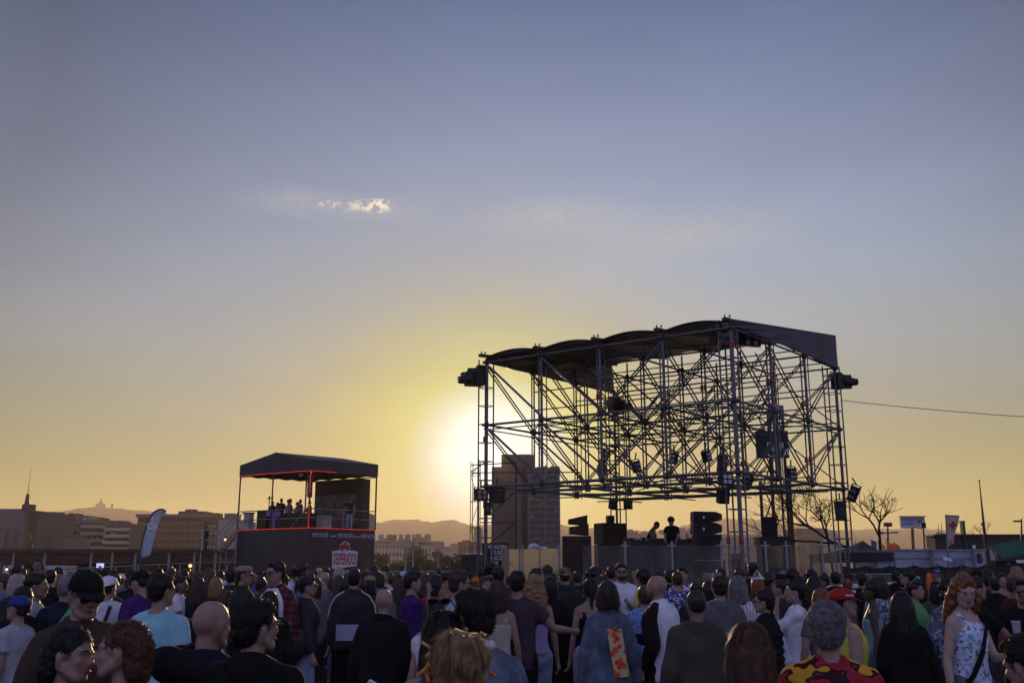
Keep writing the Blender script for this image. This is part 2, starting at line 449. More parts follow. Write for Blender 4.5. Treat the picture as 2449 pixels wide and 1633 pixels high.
# --- left skyline
Y = 210
GRY = bmat('grey render', (.115, .115, .12)); GRY2 = bmat('grey render dark', (.07, .07, .072)); STN = bmat('stone', (.10, .082, .066))
t = building('grey_hall', 'broad grey building with tall narrow windows at the far left', (P(40, 1368, Y).x, Y, 0))
f = block(t, -60, 60, 1216, Y, 22, GRY, math.radians(5))
for x in (6, 27): windows(dict(c=P(x, 1300, Y - .8) * 1 if 0 else Vector((P(x, 1300, Y).x, Y - .3, 0)), R=Matrix.Identity(3), w=1.6, zt=P(0, 1262, Y).z, zb=P(0, 1312, Y).z, root=t), 1, 1, 0, 1, 0, 1, .8, .95)
fw_ = block(t, 60, 94, 1221, Y + 3, 18, GRY2, 0, 'side_wing'); windows(fw_, 4, 5, .1, .9, .3, .95, .4, .4, lit=.1, seed=9)
mb = MB(); p = P(63, 1218, Y)
mb.box((p.x, Y + 1, p.z + .4), (2.2, 1.6, 1.4)); mb.tube((p.x, Y, p.z + 1), (p.x, Y, p.z + 3.2), .55, .35); mb.tube((p.x, Y, p.z + 3), (p.x, Y, p.z + 8.5), .07, .03); mb.tube((p.x - .5, Y, p.z + 2.2), (p.x + .6, Y, p.z + 2.6), .08); mb.build('rooftop_mast', DARKSTEEL, t)
Y = 260
t = building('terraced_apartments', 'stepped stone-coloured apartment block with long balconies left of the feather flag', (P(200, 1368, Y).x, Y, 0))
for i, (a, b, yt) in enumerate(((95, 150, 1229), (140, 212, 1232), (200, 262, 1243), (255, 310, 1250))):
    f = block(t, a, b, yt, Y - 3 * i, 16, (STN, GRY, STN, STN)[i], math.radians(3))
    slabs(f, 6, (GRY, GRY2, WARM2, WARM)[i], 1.8, .7, .02, 1.04, .28, .97)
    windows(f, 6, 6, .04, .96, .28, .99, .5, .45, seed=i, lit=.05)
    for q in range(3): block(t, a + 8 + q * 15, a + 15 + q * 15, yt - 3 - (q * 7) % 4, Y + 3, 4, GRY2, 0, 'roof_hut', yt + 2)
f = block(t, 60, 154, 1286, Y - 40, 14, GRY, 0, 'low_hall'); windows(f, 3, 1, .2, .8, .4, .8, .2, .6)
Y = 290
t = building('brick_apartment_block', 'reddish brick apartment block with white window rows between flag and small platform', (P(430, 1368, Y).x, Y, 0))
BRK = bmat('red brick', (.09, .042, .03)); 
f = block(t, 330, 490, 1235, Y, 18, BRK); windows(f, 10, 6, .06, .94, .25, .95, .42, .38, m=bmat('pale shutters', (.38, .33, .29)), lit=.05, seed=2)
slabs(f, 6, bmat('brick band', (.17, .10, .075)), .3, .5, 0, 1, .28, .99, 'floor_band')
mb = MB(); p0, p1 = P(328, 1233, Y), P(494, 1233, Y); mb.box(((p0.x + p1.x) / 2, Y + 9, p0.z), (p1.x - p0.x, 20, .9)); mb.build('roof', GRY, t)
f = block(t, 427, 492, 1222, Y + 5, 12, BRK, 0, 'penthouse', 1236); windows(f, 6, 1, .05, .95, .2, .8)
for a, b in ((443, 448), (452, 457), (460, 466)): block(t, a, b, 1217, Y + 6, 3, GRY2, 0, 'chimney', 1223)
block(t, 500, 508, 1226, Y + 6, 5, GRY2, 0, 'chimney', 1240)
block(t, 515, 522, 1226, Y + 6, 5, GRY2, 0, 'chimney', 1240)
f = block(t, 493, 522, 1243, Y + 2, 14, BRK, 0, 'wing'); windows(f, 3, 6, .1, .9, .25, .95, .5, .38, m=bmat('pale shutters', (.38, .33, .29)))
Y = 280
t = building('light_grey_building', 'light grey windowless building just left of the small platform', (P(550, 1368, Y).x, Y, 0))
f = block(t, 523, 582, 1243, Y, 14, bmat('light grey', (.22, .215, .21))); block(t, 537, 561, 1227, Y + 3, 7, GRY, 0, 'roof_tower', 1244)
t = building('slim_grey_building', 'slim grey building glimpsed at the right edge of the small platform', (P(880, 1368, Y).x, Y, 0))
f = block(t, 868, 884, 1226, Y, 10, bmat('light grey', (.22, .215, .21))); windows(f, 1, 5, .2, .8, .4, .95)

# church and tower on the left hill
hc = thing('hilltop_church', 'tiny pointed church silhouette on the summit of the left hill', 'church', P(240, 1212, 2100))
mb = MB(); p = P(240, 1212, 2100)
mb.box(p + V(0, 0, 0), (16, 12, 12)); mb.build('nave', GRY2, hc)
mb = MB(); mb.tube(p + V(0, 0, 2), p + V(0, 0, 11), 4, 3); mb.tube(p + V(0, 0, 11), p + V(0, 0, 19), 3, .4); mb.build('spire', GRY2, hc)
for dx in (-10, 10):
    mb = MB(); mb.tube(p + V(dx * .6, 0, 2), p + V(dx * .6, 0, 10), 1.6, .5); mb.build('turret', GRY2, hc)
p = P(268, 1214, 2100); ht = thing('water_tower', 'small stubby tower on the left hill, right of the church', 'tower', p)
mb = MB(); mb.tube(p - V(0, 0, 2), p + V(0, 0, 5), 2, 2); mb.build('shaft', GRY2, ht)
mb = MB(); mb.tube(p + V(0, 0, 5), p + V(0, 0, 8), 2.8, 2.8); mb.build('tank', GRY2, ht)

# long dark elevated shed roof on the left
Y = 95
sh = thing('long_dark_shed', 'long low dark red shed with a flat corrugated roof behind the left crowd', 'shed', (P(280, 1368, Y).x, Y, 0))
DKR = MT('dark red cladding', (.03, .007, .006), .6, var=.3, scale=.6); ROOFD = MT('corrugated roof', (.03, .028, .03), .5, .2, var=.3)
a, b = P(-120, 1313, Y), P(572, 1318, Y); w = b.x - a.x; cx = (a.x + b.x) / 2
mb = MB(); mb.box((cx, Y + 5, a.z - .15), (w, 12, .3))
for i in range(160): mb.box((a.x + w * (i + .5) / 160, Y - 1.03, a.z - .15), (.08, .06, .34))
mb.build('roof', ROOFD, sh)
zc = P(200, 1343, Y).z; mb = MB(); mb.box((cx, Y + 4, (a.z - .3 + zc) / 2), (w - .5, 9, a.z - .35 - zc)); mb.build('fascia', DKR, sh)
for px in (40, 115, 225, 275, 330, 410, 470, 520):
    p = P(px, 1343, Y); mb = MB(); mb.tube((p.x, Y - .7, 0), (p.x, Y - .7, a.z - .3), .12); mb.build('post', GREY, sh)
mb = MB(); mb.box((cx, Y + 9.5, zc / 2), (w - .6, .4, zc)); mb.build('rear_wall', MT('shed wall', (.05, .045, .042), .9, scale=.4, var=.5), sh)
for x, y0, y1, w_ in ((70, 1345, 1358, 30), (120, 1340, 1355, 32)):
    pv = thing('parked_van', 'pale van roof parked under the long dark shed, ' + ('left' if x == 70 else 'right') + ' one of two', 'van', (P(x, 1368, 80).x, 80, 0), 'vans under the shed')
    p = pv.location; mb = MB(); mb.box(p + V(0, 0, 1.45), (2.6 + w_ * .02, 2, 1.9)); mb.build('body', MT('van paint', (.4, .4, .42), .3), pv)
    mb = MB(); mb.box(p + V(0, -1.02, 1.9), (2.2, .05, .5)); mb.build('windscreen', GLASSD, pv)
    for dx in (-.9, .9):
        mb = MB(); mb.tube(p + V(dx, -1, .35), p + V(dx, -.7, .35), .35, seg=14); mb.build('wheel', BLACK, pv)

# ================================================================ the big scaffold stage
SN = Vector((6.33, 28.0, 0)); SL = Vector((-0.84, 32.9, 0)); SR = Vector((11.2, 33.9, 0))
VA, VB = SL - SN, SR - SN                 # towards the left corner, towards the right corner
ZB, ZM, ZT = 4.62, 6.65, 8.78
def S(a, b, z): return SN + VA * a + VB * b + Vector((0, 0, z))      # a: 0 near .. 1 left, b: 0 front .. 1 back
STG = thing('scaffold_stage', 'big open scaffold stage of crossed steel tubes under a scalloped black canopy', 'stage', SN * 1)
ALU = MT('weathered scaffold tube', (.115, .12, .138), .5, .6, .3, 4, spec=.5)
RUST = MT('red tube collar', (.32, .035, .025), .5)
cnt = dict(s=0, l=0, b=0)
late = {'standard': [], 'ledger': [], 'brace': []}
def stube(kind, p0, p1, r=.027):
    late[kind].append((p0, p1, r))
NA, NB = 4, 3
ia = [i / NA for i in range(NA + 1)]; jb = [j / NB for j in range(NB + 1)]
ea, eb = VA.normalized(), VB.normalized()
# corner towers: four uprights each, with rungs, standing on the ground
def corner(a, b, sa, sb, wide=.36, big=.045):
    base = S(a, b, 0); top = ZT + .12
    q = [base, base + ea * wide * sa, base + eb * wide * sb, base + ea * wide * sa + eb * wide * sb]
    for k, p in enumerate(q): stube('standard', p, p + V(0, 0, top), big if k == 0 else .026)
    z = .5
    while z < top:
        for k, l in ((0, 1), (1, 3), (3, 2), (2, 0)): stube('ledger', q[k] + V(0, 0, z), q[l] + V(0, 0, z), .014)
        z += .62 if z < 9 else 1
    return q
CN = corner(0, 0, 1, 1, .38, .062); corner(1, 0, 1, 1, .34, .048); corner(0, 1, 1, 1, .42, .05); corner(1, 1, -1, -1, .4, .045)
# uprights between the upper and lower chord
for i, a in enumerate(ia):
    for j, b in enumerate(jb):
        if (i in (0, NA)) and (j in (0, NB)): continue
        edge = j == 0 or i == 0
        zl = ZB - (.06 if edge else .12)
        stube('standard', S(a, b, zl), S(a, b, ZT + (0 if j == 0 else .5 * b + .2)), .045 if edge else .03)
        if True:
            stube('standard', S(a, b, zl) + ea * .17 + eb * .1, S(a, b, ZT) + ea * .17 + eb * .1, .024)
            if j in (0, 3) or i in (0, 4):
                stube('standard', S(a, b, zl) + eb * .26, S(a, b, ZT) + eb * .26, .02)
# chords
for j, b in enumerate(jb):
    for z, r in ((ZB, .040), (ZM, .040 if j == 0 else .03), (ZT, .040 if j == 0 else .03)):
        stube('ledger', S(-.02, b, z), S(1.02, b, z), r)
        if j: stube('ledger', S(0, b, z + .22), S(1, b, z + .22), .02)
        elif z != ZT: stube('ledger', S(0, b + .02, z - .13), S(1, b + .02, z - .13), .02)
for z in (7.45, 8.1):
    for b in (.33, .66, 1): stube('ledger', S(0, b, z), S(1, b, z), .022)
for i, a in enumerate(ia):
    for z, r in ((ZB, .038), (ZM, .036), (ZT, .034)):
        stube('ledger', S(a, -.02, z), S(a, 1.03, z), r)
        if z == ZM: stube('ledger', S(a, 0, z - .16), S(a, 1, z - .16), .022)
for z, r in ((ZB - .16, .02),):
    for b in (.16, .5, .83): stube('ledger', S(0, b, z), S(1, b, z), r)
    for a in (.125, .375, .625, .875): stube('ledger', S(a, 0, z), S(a, 1, z), r)
# braces: front and every plane behind it, two levels
def dbl(p0, p1, off, r=.024):
    stube('brace', p0, p1, r); stube('brace', p0 + off, p1 + off, r)
for j, b in enumerate(jb):
    for i in range(NA):
        a0, a1 = ia[i], ia[i + 1]
        for lvl, (z0, z1) in enumerate(((ZB, ZM), (ZM, ZT))):
            # i=0 is next to the near corner; outer bays fall away from the corner towards the middle
            towards_mid = (i < 2)
            hi, lo = (a0, a1) if towards_mid else (a1, a0)
            dbl(S(hi, b, z1 - .1), S(lo, b, z0 + .08), eb * .12 + V(0, 0, -.02), .026 if j == 0 else .022)
            if j == 3: stube('brace', S(lo, b, z1 - .1), S(hi, b, z0 + .08), .02)
for i, a in enumerate(ia):
    for j in range(NB):
        b0, b1 = jb[j], jb[j + 1]
        for z0, z1 in ((ZB, ZM), (ZM, ZT)):
            dbl(S(a, b0, z1 - .1), S(a, b1, z0 + .05), ea * .11, .024) if j < 2 else dbl(S(a, b1, z1 - .1), S(a, b0, z0 + .05), ea * .11, .024)
            if i == 2: stube('brace', S(a, b0, z0 + .05), S(a, b1, z1 - .1), .02)
rnd = random.Random(5)
for z in (ZB - .05, ZM + .05):
    for i in range(NA):
        for j in range(NB):
            if (i + j) % 2: stube('brace', S(ia[i], jb[j], z), S(ia[i + 1], jb[j + 1], z), .018)
            else: stube('brace', S(ia[i + 1], jb[j], z), S(ia[i], jb[j + 1], z), .018)
for kind, lst in late.items():
    # the hundred thickest and nearest as parts of their own, the rest as one
    lst.sort(key=lambda t: -(t[2] * (t[1] - t[0]).length / (((t[0] + t[1]) / 2).y)))
    for p0, p1, r in lst[:98]: pipe(kind, p0, p1, r, ALU, STG)
    if len(lst) > 98:
        mb = MB()
        for p0, p1, r in lst[98:]: mb.tube(p0, p1, r, seg=6)
        o = mb.build(kind + '_bundle', ALU, STG); o['kind'] = 'stuff'
# red collars on the uprights, couplers where tubes cross
for (a, b, z) in ((0, 0, 2.75), (0, 0, 8.3), (.5, 0, 7.2), (1, 0, 6.2), (0, 1, 6.0), (0, 1, 2.8), (.25, .33, 7.6), (.75, 0, 7.9), (.25, 0, 6.4), (0, .33, 7.6), (0, .66, 7.2), (.25, .66, 5.4), (.5, 1, 5.2), (0, .66, 5.4)):
    for d in (V(0, 0, 0), ea * .38 if (a, b) in ((0, 0), (0, 1)) else ea * .17 + eb * .1):
        p = S(a, b, z) + d; pipe('collar', p - V(0, 0, .09), p + V(0, 0, .09), .066 if (a, b) == (0, 0) and d.length < .01 else .05, RUST, STG)
for a in ia:
    for b in jb:
        for z in (ZB, ZM, ZT): pipe('coupler', S(a, b, z - .1), S(a, b, z + .1), .068, DARKSTEEL, STG)
# canopy: five rafters, fabric bellying up between them, rising towards the back
RISE = 0.98
def roof_z(a, b):
    k = (a * 4) % 1.0
    return ZT + .15 + RISE * b + .17 * math.sin(PI * k) ** .8 * (1 if a < 1 else 0)
FAB = MT('black canopy fabric', (.030, .026, .026), .42, 0, .35, 1.5, bump=.5, bscale=2.5, spec=.7)
def canopy_mb(off, th=.0):
    mb = MB()
    mb.grid(lambda u, v: S(u, v * 1.02 - .01, roof_z(u * .9999, v) + off), 64, 14)
    return mb
o = canopy_mb(0).build('canopy', FAB, STG, smooth=True)
sol = o.modifiers.new('s', 'SOLIDIFY'); sol.thickness = .03
for k in range(5):
    pipe('rafter', S(k / 4, -.03, ZT + .19), S(k / 4, 1.03, ZT + .19 + RISE), .05, DARKSTEEL, STG)
    mb = MB(); p = S(k / 4, -.03, ZT + .22)
    mb.box(p - V(0, 0, .03), (.24, .16, .09), .7); mb.tube(p + ea * .05, p + ea * .05 + V(0, 0, .12), .02); mb.ball(p + V(0, 0, .06) - ea * .10, .035, 8, 6); mb.build('rafter_bracket', DARKSTEEL, STG)
mb = MB(); mb.tube(S(0, 0, ZT + .2), S(1, 0, ZT + .2), .03); mb.build('eaves_tube', DARKSTEEL, STG)
# side curtains hanging from the sloping eaves
TARP = MT('blue grey tarpaulin', (.035, .042, .070), .55, 0, .25, .8, bump=.6, bscale=2.5)
def vr(u, v):
    zt = ZT + .16 + RISE * u; drop = .14 + 1.04 * u
    sag = .06 * math.sin(PI * u)
    fold = .03 * math.sin(26 * (u + v * .35)) * (.3 + v) * (1.1 - u)
    return S(0, u * 1.02, zt - v * (drop - sag * .9)) - ea * (.05 + fold)
o = MB().grid(vr, 60, 14).build('right_curtain', TARP, STG, smooth=True); s = o.modifiers.new('s', 'SOLIDIFY'); s.thickness = .02
def vl(u, v):
    zt = ZT + .2 + RISE * u; zb = ZT - .02
    return S(1, u, zt + (zb - zt) * v) + ea * (.04 + .03 * math.sin(20 * u + 4 * v))
o = MB().grid(vl, 40, 8).build('left_curtain', FAB, STG, smooth=True); s = o.modifiers.new('s', 'SOLIDIFY'); s.thickness = .02
# back fascia piece seen under the left half of the canopy
def vk(u, v): return S(.62 + .38 * u, 1, ZT + .2 + RISE * .97 - v * 1.25)
# deck and skirt
DZ = 1.75
mb = MB(); mb.prism([S(.06, .06, DZ - .18), S(.94, .06, DZ - .18), S(.94, .97, DZ - .18), S(.06, .97, DZ - .18)], (0, 0, .18)); mb.build('deck', MT('stage plywood', (.06, .05, .045), .7, scale=2), STG)
mb = MB(); mb.prism([S(.06, .065, 0), S(.94, .065, 0), S(.94, .08, 0), S(.06, .08, 0)], (0, 0, DZ - .19))
mb.prism([S(.06, .085, 0), S(.075, .085, 0), S(.075, .96, 0), S(.06, .96, 0)], (0, 0, DZ - .19)); mb.build('skirt', CLOTHB, STG)

# ---- moving heads and speakers hung on the scaffold
def floodlight(p, s, label, cat='floodlight', name='floodlight', yaw=0, tilt=0, lit=None, roll=0, nled=2):
    R = Matrix.Rotation(yaw, 3, 'Z') @ Matrix.Rotation(tilt, 3, 'X') @ Matrix.Rotation(roll, 3, 'Y')
    t = thing(name, label, cat, p, 'lamps and loudspeakers hung on the scaffold')
    mb = MB(); mb.box(p, s, rot=R)
    for k in range(5): mb.box(Vector(p) + R @ V(0, s[1] * .5 + .012, (k - 2) * s[2] * .18), (s[0] * .9, .03, s[2] * .05), rot=R)
    mb.build('housing', BLACK, t)
    mb = MB(); mb.box(Vector(p) + R @ V(0, 0, s[2] * .62), (s[0] * 1.1, .03, .03), rot=R)
    for q in (-1, 1): mb.box(Vector(p) + R @ V(q * s[0] * .55, 0, s[2] * .33), (.025, .05, s[2] * .6), rot=R)
    mb.tube(Vector(p) + R @ V(0, 0, s[2] * .62), Vector(p) + V(0, 0, s[2] * .62 + .22), .025); mb.build('yoke', DARKSTEEL, t)
    for i in range(nled):
        for j in range(nled):
            mb = MB()
            c = Vector(p) + R @ V((i - (nled - 1) / 2) * s[0] * .8 / nled, -s[1] * .5 - .004, (j - (nled - 1) / 2) * s[2] * .8 / nled)
            mb.tube(c, c + R @ V(0, -.012, 0), min(s[0], s[2]) * .28 / nled * 1.3, seg=14)
            mb.build('lens', lit or (MT('lamp lens', (.35, .36, .4), .15, .6) if nled > 1 else MT('speaker cone', (.03, .03, .033), .5)), t)
    return t
def at(px, py, Y): return P(px, py, Y)
floodlight(at(1737, 1146, 28.1), (.34, .2, .36), 'four-lens blinder lamp on the near scaffold column, just above the hanging loudspeaker', yaw=.15)
floodlight(at(1729, 1186, 28.4), (.30, .25, .40), 'black hanging loudspeaker tilted down on the near scaffold column', 'loudspeaker', 'hanging_speaker', .2, .25, nled=1)
floodlight(at(1788, 1146, 28.9), (.26, .22, .34), 'black floodlight tilted sideways just right of the near scaffold column', yaw=-.5, roll=.25)
floodlight(at(1150, 1183, 32.8), (.42, .3, .38), 'brownish four-lens blinder lamp low on the left scaffold column', yaw=.3, lit=MT('amber lens', (.35, .2, .1), .2))
floodlight(at(1188, 1183, 33.2), (.50, .35, .52), 'large black loudspeaker box hanging right of the left scaffold column', 'loudspeaker', 'hanging_speaker', .1, nled=1)
floodlight(at(1166, 1216, 32.6), (.24, .22, .42), 'narrow black loudspeaker with a pale badge below the left column lamps', 'loudspeaker', 'hanging_speaker', 0, nled=1)
floodlight(at(1466, 1206, 38.4), (.27, .2, .34), 'left of two square speakers high on the rear scaffold column', 'loudspeaker', 'hanging_speaker', .5, .2, nled=1)
floodlight(at(1502, 1206, 38.2), (.30, .2, .36), 'right of two square speakers high on the rear scaffold column', 'loudspeaker', 'hanging_speaker', -.4, nled=1)
floodlight(at(2041, 1181, 33.9), (.26, .22, .52), 'black floodlight tilted outwards at the right foot of the upper scaffold', yaw=-.7, roll=.45)
floodlight(at(2010, 1222, 33.7), (.32, .3, .62), 'tall black speaker strapped low to the right scaffold column', 'loudspeaker', 'hanging_speaker', -.2, nled=1)
floodlight(at(1690, 1091, 31), (.24, .2, .34), 'small tilted floodlight hanging in the right half of the lattice', yaw=.6, roll=-.3)
floodlight(at(1611, 1096, 31), (.22, .2, .36), 'small floodlight hanging in the middle of the lattice', yaw=-.6, roll=.2)
floodlight(at(1522, 1116, 33), (.24, .2, .38), 'floodlight with cable loops in the left half of the lattice', yaw=.4, roll=-.2)
floodlight(at(1446, 1092, 33.5), (.22, .2, .42), 'upper floodlight beside the third front upright', yaw=.2, roll=.3)
floodlight(at(1440, 1124, 33.2), (.24, .22, .36), 'lower floodlight beside the third front upright', yaw=.7)
floodlight(at(1453, 1165, 33.2), (.26, .2, .26), 'small lamp clamped under the bottom chord by the third upright', yaw=.2)
floodlight(at(1728, 1108, 28.6), (.22, .2, .46), 'slim black lamp beside the near column above the blinder', yaw=.5, roll=.2)
floodlight(at(1893, 1135, 33.5), (.26, .26, .44), 'grey-black lamp at the foot of the right side lattice', yaw=.2)
floodlight(at(1722, 808, 28.5), (.5, .35, .5), 'round-shouldered black lamp cluster under the canopy corner', yaw=.4, tilt=.3)
floodlight(at(1790, 812, 29.8), (.7, .35, .42), 'wide black lamp under the canopy right of the near corner', yaw=.4, tilt=.2)

def moving_head(p, d, label, parent_group='moving head lamps at the outer corners'):
    """a moving-head lamp lying out sideways along d"""
    t = thing('moving_head_lamp', label, 'stage lamp', p, parent_group); d = Vector(d).normalized()
    up = V(0, 0, 1)
    mb = MB(); mb.box(p, (.34, .34, .5), .5); mb.box(Vector(p) + V(0, 0, .28), (.24, .24, .08), .5); mb.build('base', BLACK, t)
    mb = MB()
    for s in (-1, 1): mb.box(Vector(p) + d * .28 + up * .2 * s, (.34, .18, .07), math.atan2(d.y, d.x))
    mb.box(Vector(p) + d * .16, (.07, .18, .47), math.atan2(d.y, d.x)); mb.build('yoke', BLACK, t)
    mb = MB(); mb.tube(Vector(p) + d * .18, Vector(p) + d * .45, .17, .19, 14); mb.tube(Vector(p) + d * .45, Vector(p) + d * .66, .15, .12, 14); mb.build('head', BLACK, t, smooth=False)
    mb = MB(); mb.tube(Vector(p) + d * .66, Vector(p) + d * .68, .11, .11, 14); mb.build('lens', MT('lamp lens', (.35, .36, .4), .15, .6), t)
    return t
moving_head(at(1150, 896, 33.2), (-1, .05, -.05), 'upper of two moving-head lamps jutting left from the left scaffold column')
moving_head(at(1143, 905, 32.6), (-1, -.2, -.12), 'lower of two moving-head lamps jutting left from the left scaffold column')
moving_head(at(2004, 913, 34.0), (1, 0, 0), 'moving-head lamp jutting right from the top of the right scaffold column')
moving_head(at(1468, 972, 37), (1, -.2, 0), 'moving-head lamp hanging deep in the lattice behind the third upright')

# steel guy wire to the right
gw = MB(); a, b = at(2010, 957, 34), at(2449, 988, 34); c = b + (b - a) * .8
pts = [a.lerp(c, k / 24) + V(0, 0, -.5 * 4 * (k / 24) * (1 - k / 24) * .25) for k in range(25)]
for p, q in zip(pts, pts[1:]): gw.tube(p, q, .012, seg=5)
tag(gw.build('cable', DARKSTEEL), 'thin black cable running off to the right from the stage', 'cable')

# ---- loudspeakers and desks on the deck
def stack(name, label, x0, x1, yt, yb, Y, depth, yaw=0, cat='loudspeaker', m=None, grp='loudspeakers standing on the stage', grille=True, group=True):
    A, B = P(x0, yt, Y), P(x1, yt, Y); zb = P(x0, yb, Y).z if yb else DZ
    t = thing(name, label, cat, ((A.x + B.x) / 2, Y, max(0, zb)), grp if group else None)
    R = Matrix.Rotation(yaw, 3, 'Z'); w = B.x - A.x; h = A.z - zb; c = V((A.x + B.x) / 2, Y + depth / 2, (A.z + zb) / 2)
    mb = MB(); mb.box(c, (w, depth, h), rot=R); o = mb.build('cabinet', m or BLACK, t)
    bv = o.modifiers.new('b', 'BEVEL'); bv.width = .015; bv.segments = 2
    if grille:
        mb = MB(); mb.box(c + R @ V(0, -depth / 2 - .006, 0), (w * .9, .012, h * .86), rot=R); mb.build('grille', MT('speaker grille', (.02, .02, .022), .75, .2, bump=1, bscale=200), t)
    for q in (-1, 1):
        mb = MB(); mb.box(c + R @ V(q * (w / 2 + .008), 0, .1 * h), (.012, .2, .08), rot=R); mb.build('handle', DARKSTEEL, t)
    return t
stack('subwoofer', 'tall black subwoofer stack at the left of the stage', 1345, 1414, 1281, 1400, 32.3, .8, cat='subwoofer')
def wedge(x0, x1, y0a, y0b, y1, Y, label):
    """slanting line-array cabinet: top edge rises from y0a to y0b"""
    A, B, Cc, D = P(x0, y0a, Y), P(x1, y0b, Y), P(x1, y1, Y), P(x0, y1 - 4, Y)
    t = thing('array_speaker', label, 'loudspeaker', (A.x, Y, D.z), 'loudspeakers standing on the stage')
    MB().prism([A, B, Cc, D], (0, .55, 0)).build('cabinet', BLACK, t)
    mb = MB(); n = V(0, -.012, 0); q = [p.lerp((A + B + Cc + D) / 4, .1) + n for p in (A, B, Cc, D)]; mb.prism(q, (0, .01, 0)); mb.build('grille', MT('speaker grille', (.02, .02, .022), .75, .2), t)
wedge(1360, 1405, 1241, 1231, 1256, 32.4, 'upper slanted line-array cabinet on the left subwoofer stack')
wedge(1362, 1408, 1260, 1252, 1280, 32.45, 'lower slanted line-array cabinet on the left subwoofer stack')
stack('monitor_speaker', 'dark side-fill speaker left of the disc jockey table', 1429, 1492, 1250, 1300, 35.5, .7, .4)
stack('subwoofer', 'side-fill subwoofer under the dark speaker left of the disc jockey table', 1427, 1490, 1301, 1400, 35.5, .8, .1, cat='subwoofer')
stack('monitor_speaker', 'small speaker standing on top of the left side-fill speaker', 1452, 1468, 1232, 1250, 35.6, .3, .2, grille=True)
# right-hand stack: four cabinets
for k, (y0, y1, lb) in enumerate(((1222, 1247, 'top'), (1248.5, 1276, 'second'))):
    A, B = P(1659, y0, 30.2), P(1726, y0, 30.2)
    t = thing('array_speaker', lb + ' line-array cabinet of the tall speaker stack left of the near column', 'loudspeaker', P(1692, y1, 30.2), 'loudspeakers standing on the stage')
    a0, a1 = P(1659, y0, 30.2), P(1712, y0 + 1, 30.2); a2 = P(1727, y0 + 7, 30.2); a3 = P(1727, y1 - 4, 30.2); a4 = P(1712, y1, 30.2); a5 = P(1659, y1, 30.2)
    MB().prism([a0, a1, a2, a3, a4, a5], (0, .6, 0)).build('cabinet', BLACK, t)
    mb = MB(); p = P(1683, (y0 + y1) / 2 + 2, 30.18); mb.box(p, (.05, .03, .08)); mb.build('badge', WHITE, t)
    mb = MB(); p0, p1 = P(1664, y0 + 3, 30.19), P(1710, y1 - 3, 30.19); mb.box((p0 + p1) / 2, (p1.x - p0.x, .01, p0.z - p1.z)); mb.build('grille', MT('speaker grille', (.02, .02, .022), .75, .2), t)
stack('subwoofer', 'upper subwoofer of the tall speaker stack left of the near column', 1664, 1726, 1277, 1338, 30.2, .7, cat='subwoofer')
stack('subwoofer', 'lower subwoofer of the tall speaker stack, with a white strip', 1664, 1734, 1339, 1400, 30.2, .7, cat='subwoofer')
stack('array_speaker', 'leaning black speaker on the case behind the right perspex screens', 1826, 1862, 1235, 1281, 32.6, .5, -.25)
stack('flight_case', 'wide black flight case under the leaning speaker at stage right', 1817, 1894, 1282, 1302, 32.4, .8, 0, 'case', grp=None, group=False, grille=False)
stack('subwoofer', 'row of dark cabinets under the wide flight case at stage right', 1822, 1890, 1303, 1400, 32.4, .8, cat='subwoofer')
# table with decks
tb = thing('equipment_table', 'long black draped table covered with music equipment in front of the disc jockeys', 'table', (at(1570, 1300, 33.2).x, 33.2, DZ))
a, b = at(1492, 1293, 33.2), at(1659, 1293, 33.2)
mb = MB(); mb.box(((a.x + b.x) / 2, 33.6, a.z - .03), (b.x - a.x, .8, .06)); mb.build('table_top', BLACK, tb)
def drape(u, v): return (a.x + (b.x - a.x) * u, 33.18 + .03 * math.sin(60 * u) * v, a.z - .03 - v * (a.z - DZ - .06))
MB().grid(drape, 90, 3).build('drape', CLOTHB, tb)
rnd = random.Random(3)
for k in range(12):
    p = a.lerp(b, (k + .5) / 12); w = rnd.uniform(.12, .2); hgt = rnd.uniform(.05, .13)
    e = thing('mixing_device', ['turntable', 'mixer', 'media player', 'synthesizer box', 'drum machine', 'effects unit', 'laptop stand', 'small mixer', 'controller', 'cable box', 'second turntable', 'side tray'][k] + ' lying on the long black table, place %s from the left' % ['first', 'second', 'third', 'fourth', 'fifth', 'sixth', 'seventh', 'eighth', 'ninth', 'tenth', 'eleventh', 'twelfth'][k], 'music equipment', (p.x, 33.6, a.z), 'equipment on the table')
    mb = MB(); mb.box((p.x, 33.55, a.z + hgt / 2), (w, .35, hgt)); mb.build('case', BLACK, e)
    mb = MB()
    for q in range(3): mb.tube((p.x + (q - 1) * .045, 33.5, a.z + hgt), (p.x + (q - 1) * .045, 33.5, a.z + hgt + .025), .012)
    mb.build('knob', GREY, e)
mc = thing('microphone_stand', 'thin microphone stand on the right end of the equipment table', 'microphone', at(1643, 1300, 33.3))
mb = MB(); p = at(1643, 1293, 33.5); mb.tube(p, p + V(0, 0, .16), .01); mb.tube(p - V(0, 0, .01), p + V(0, 0, .01), .06); mb.build('stand', DARKSTEEL, mc)
mb = MB(); mb.ball(p + V(0, 0, .19), (.03, .03, .05), 10, 6); mb.build('microphone', BLACK, mc)

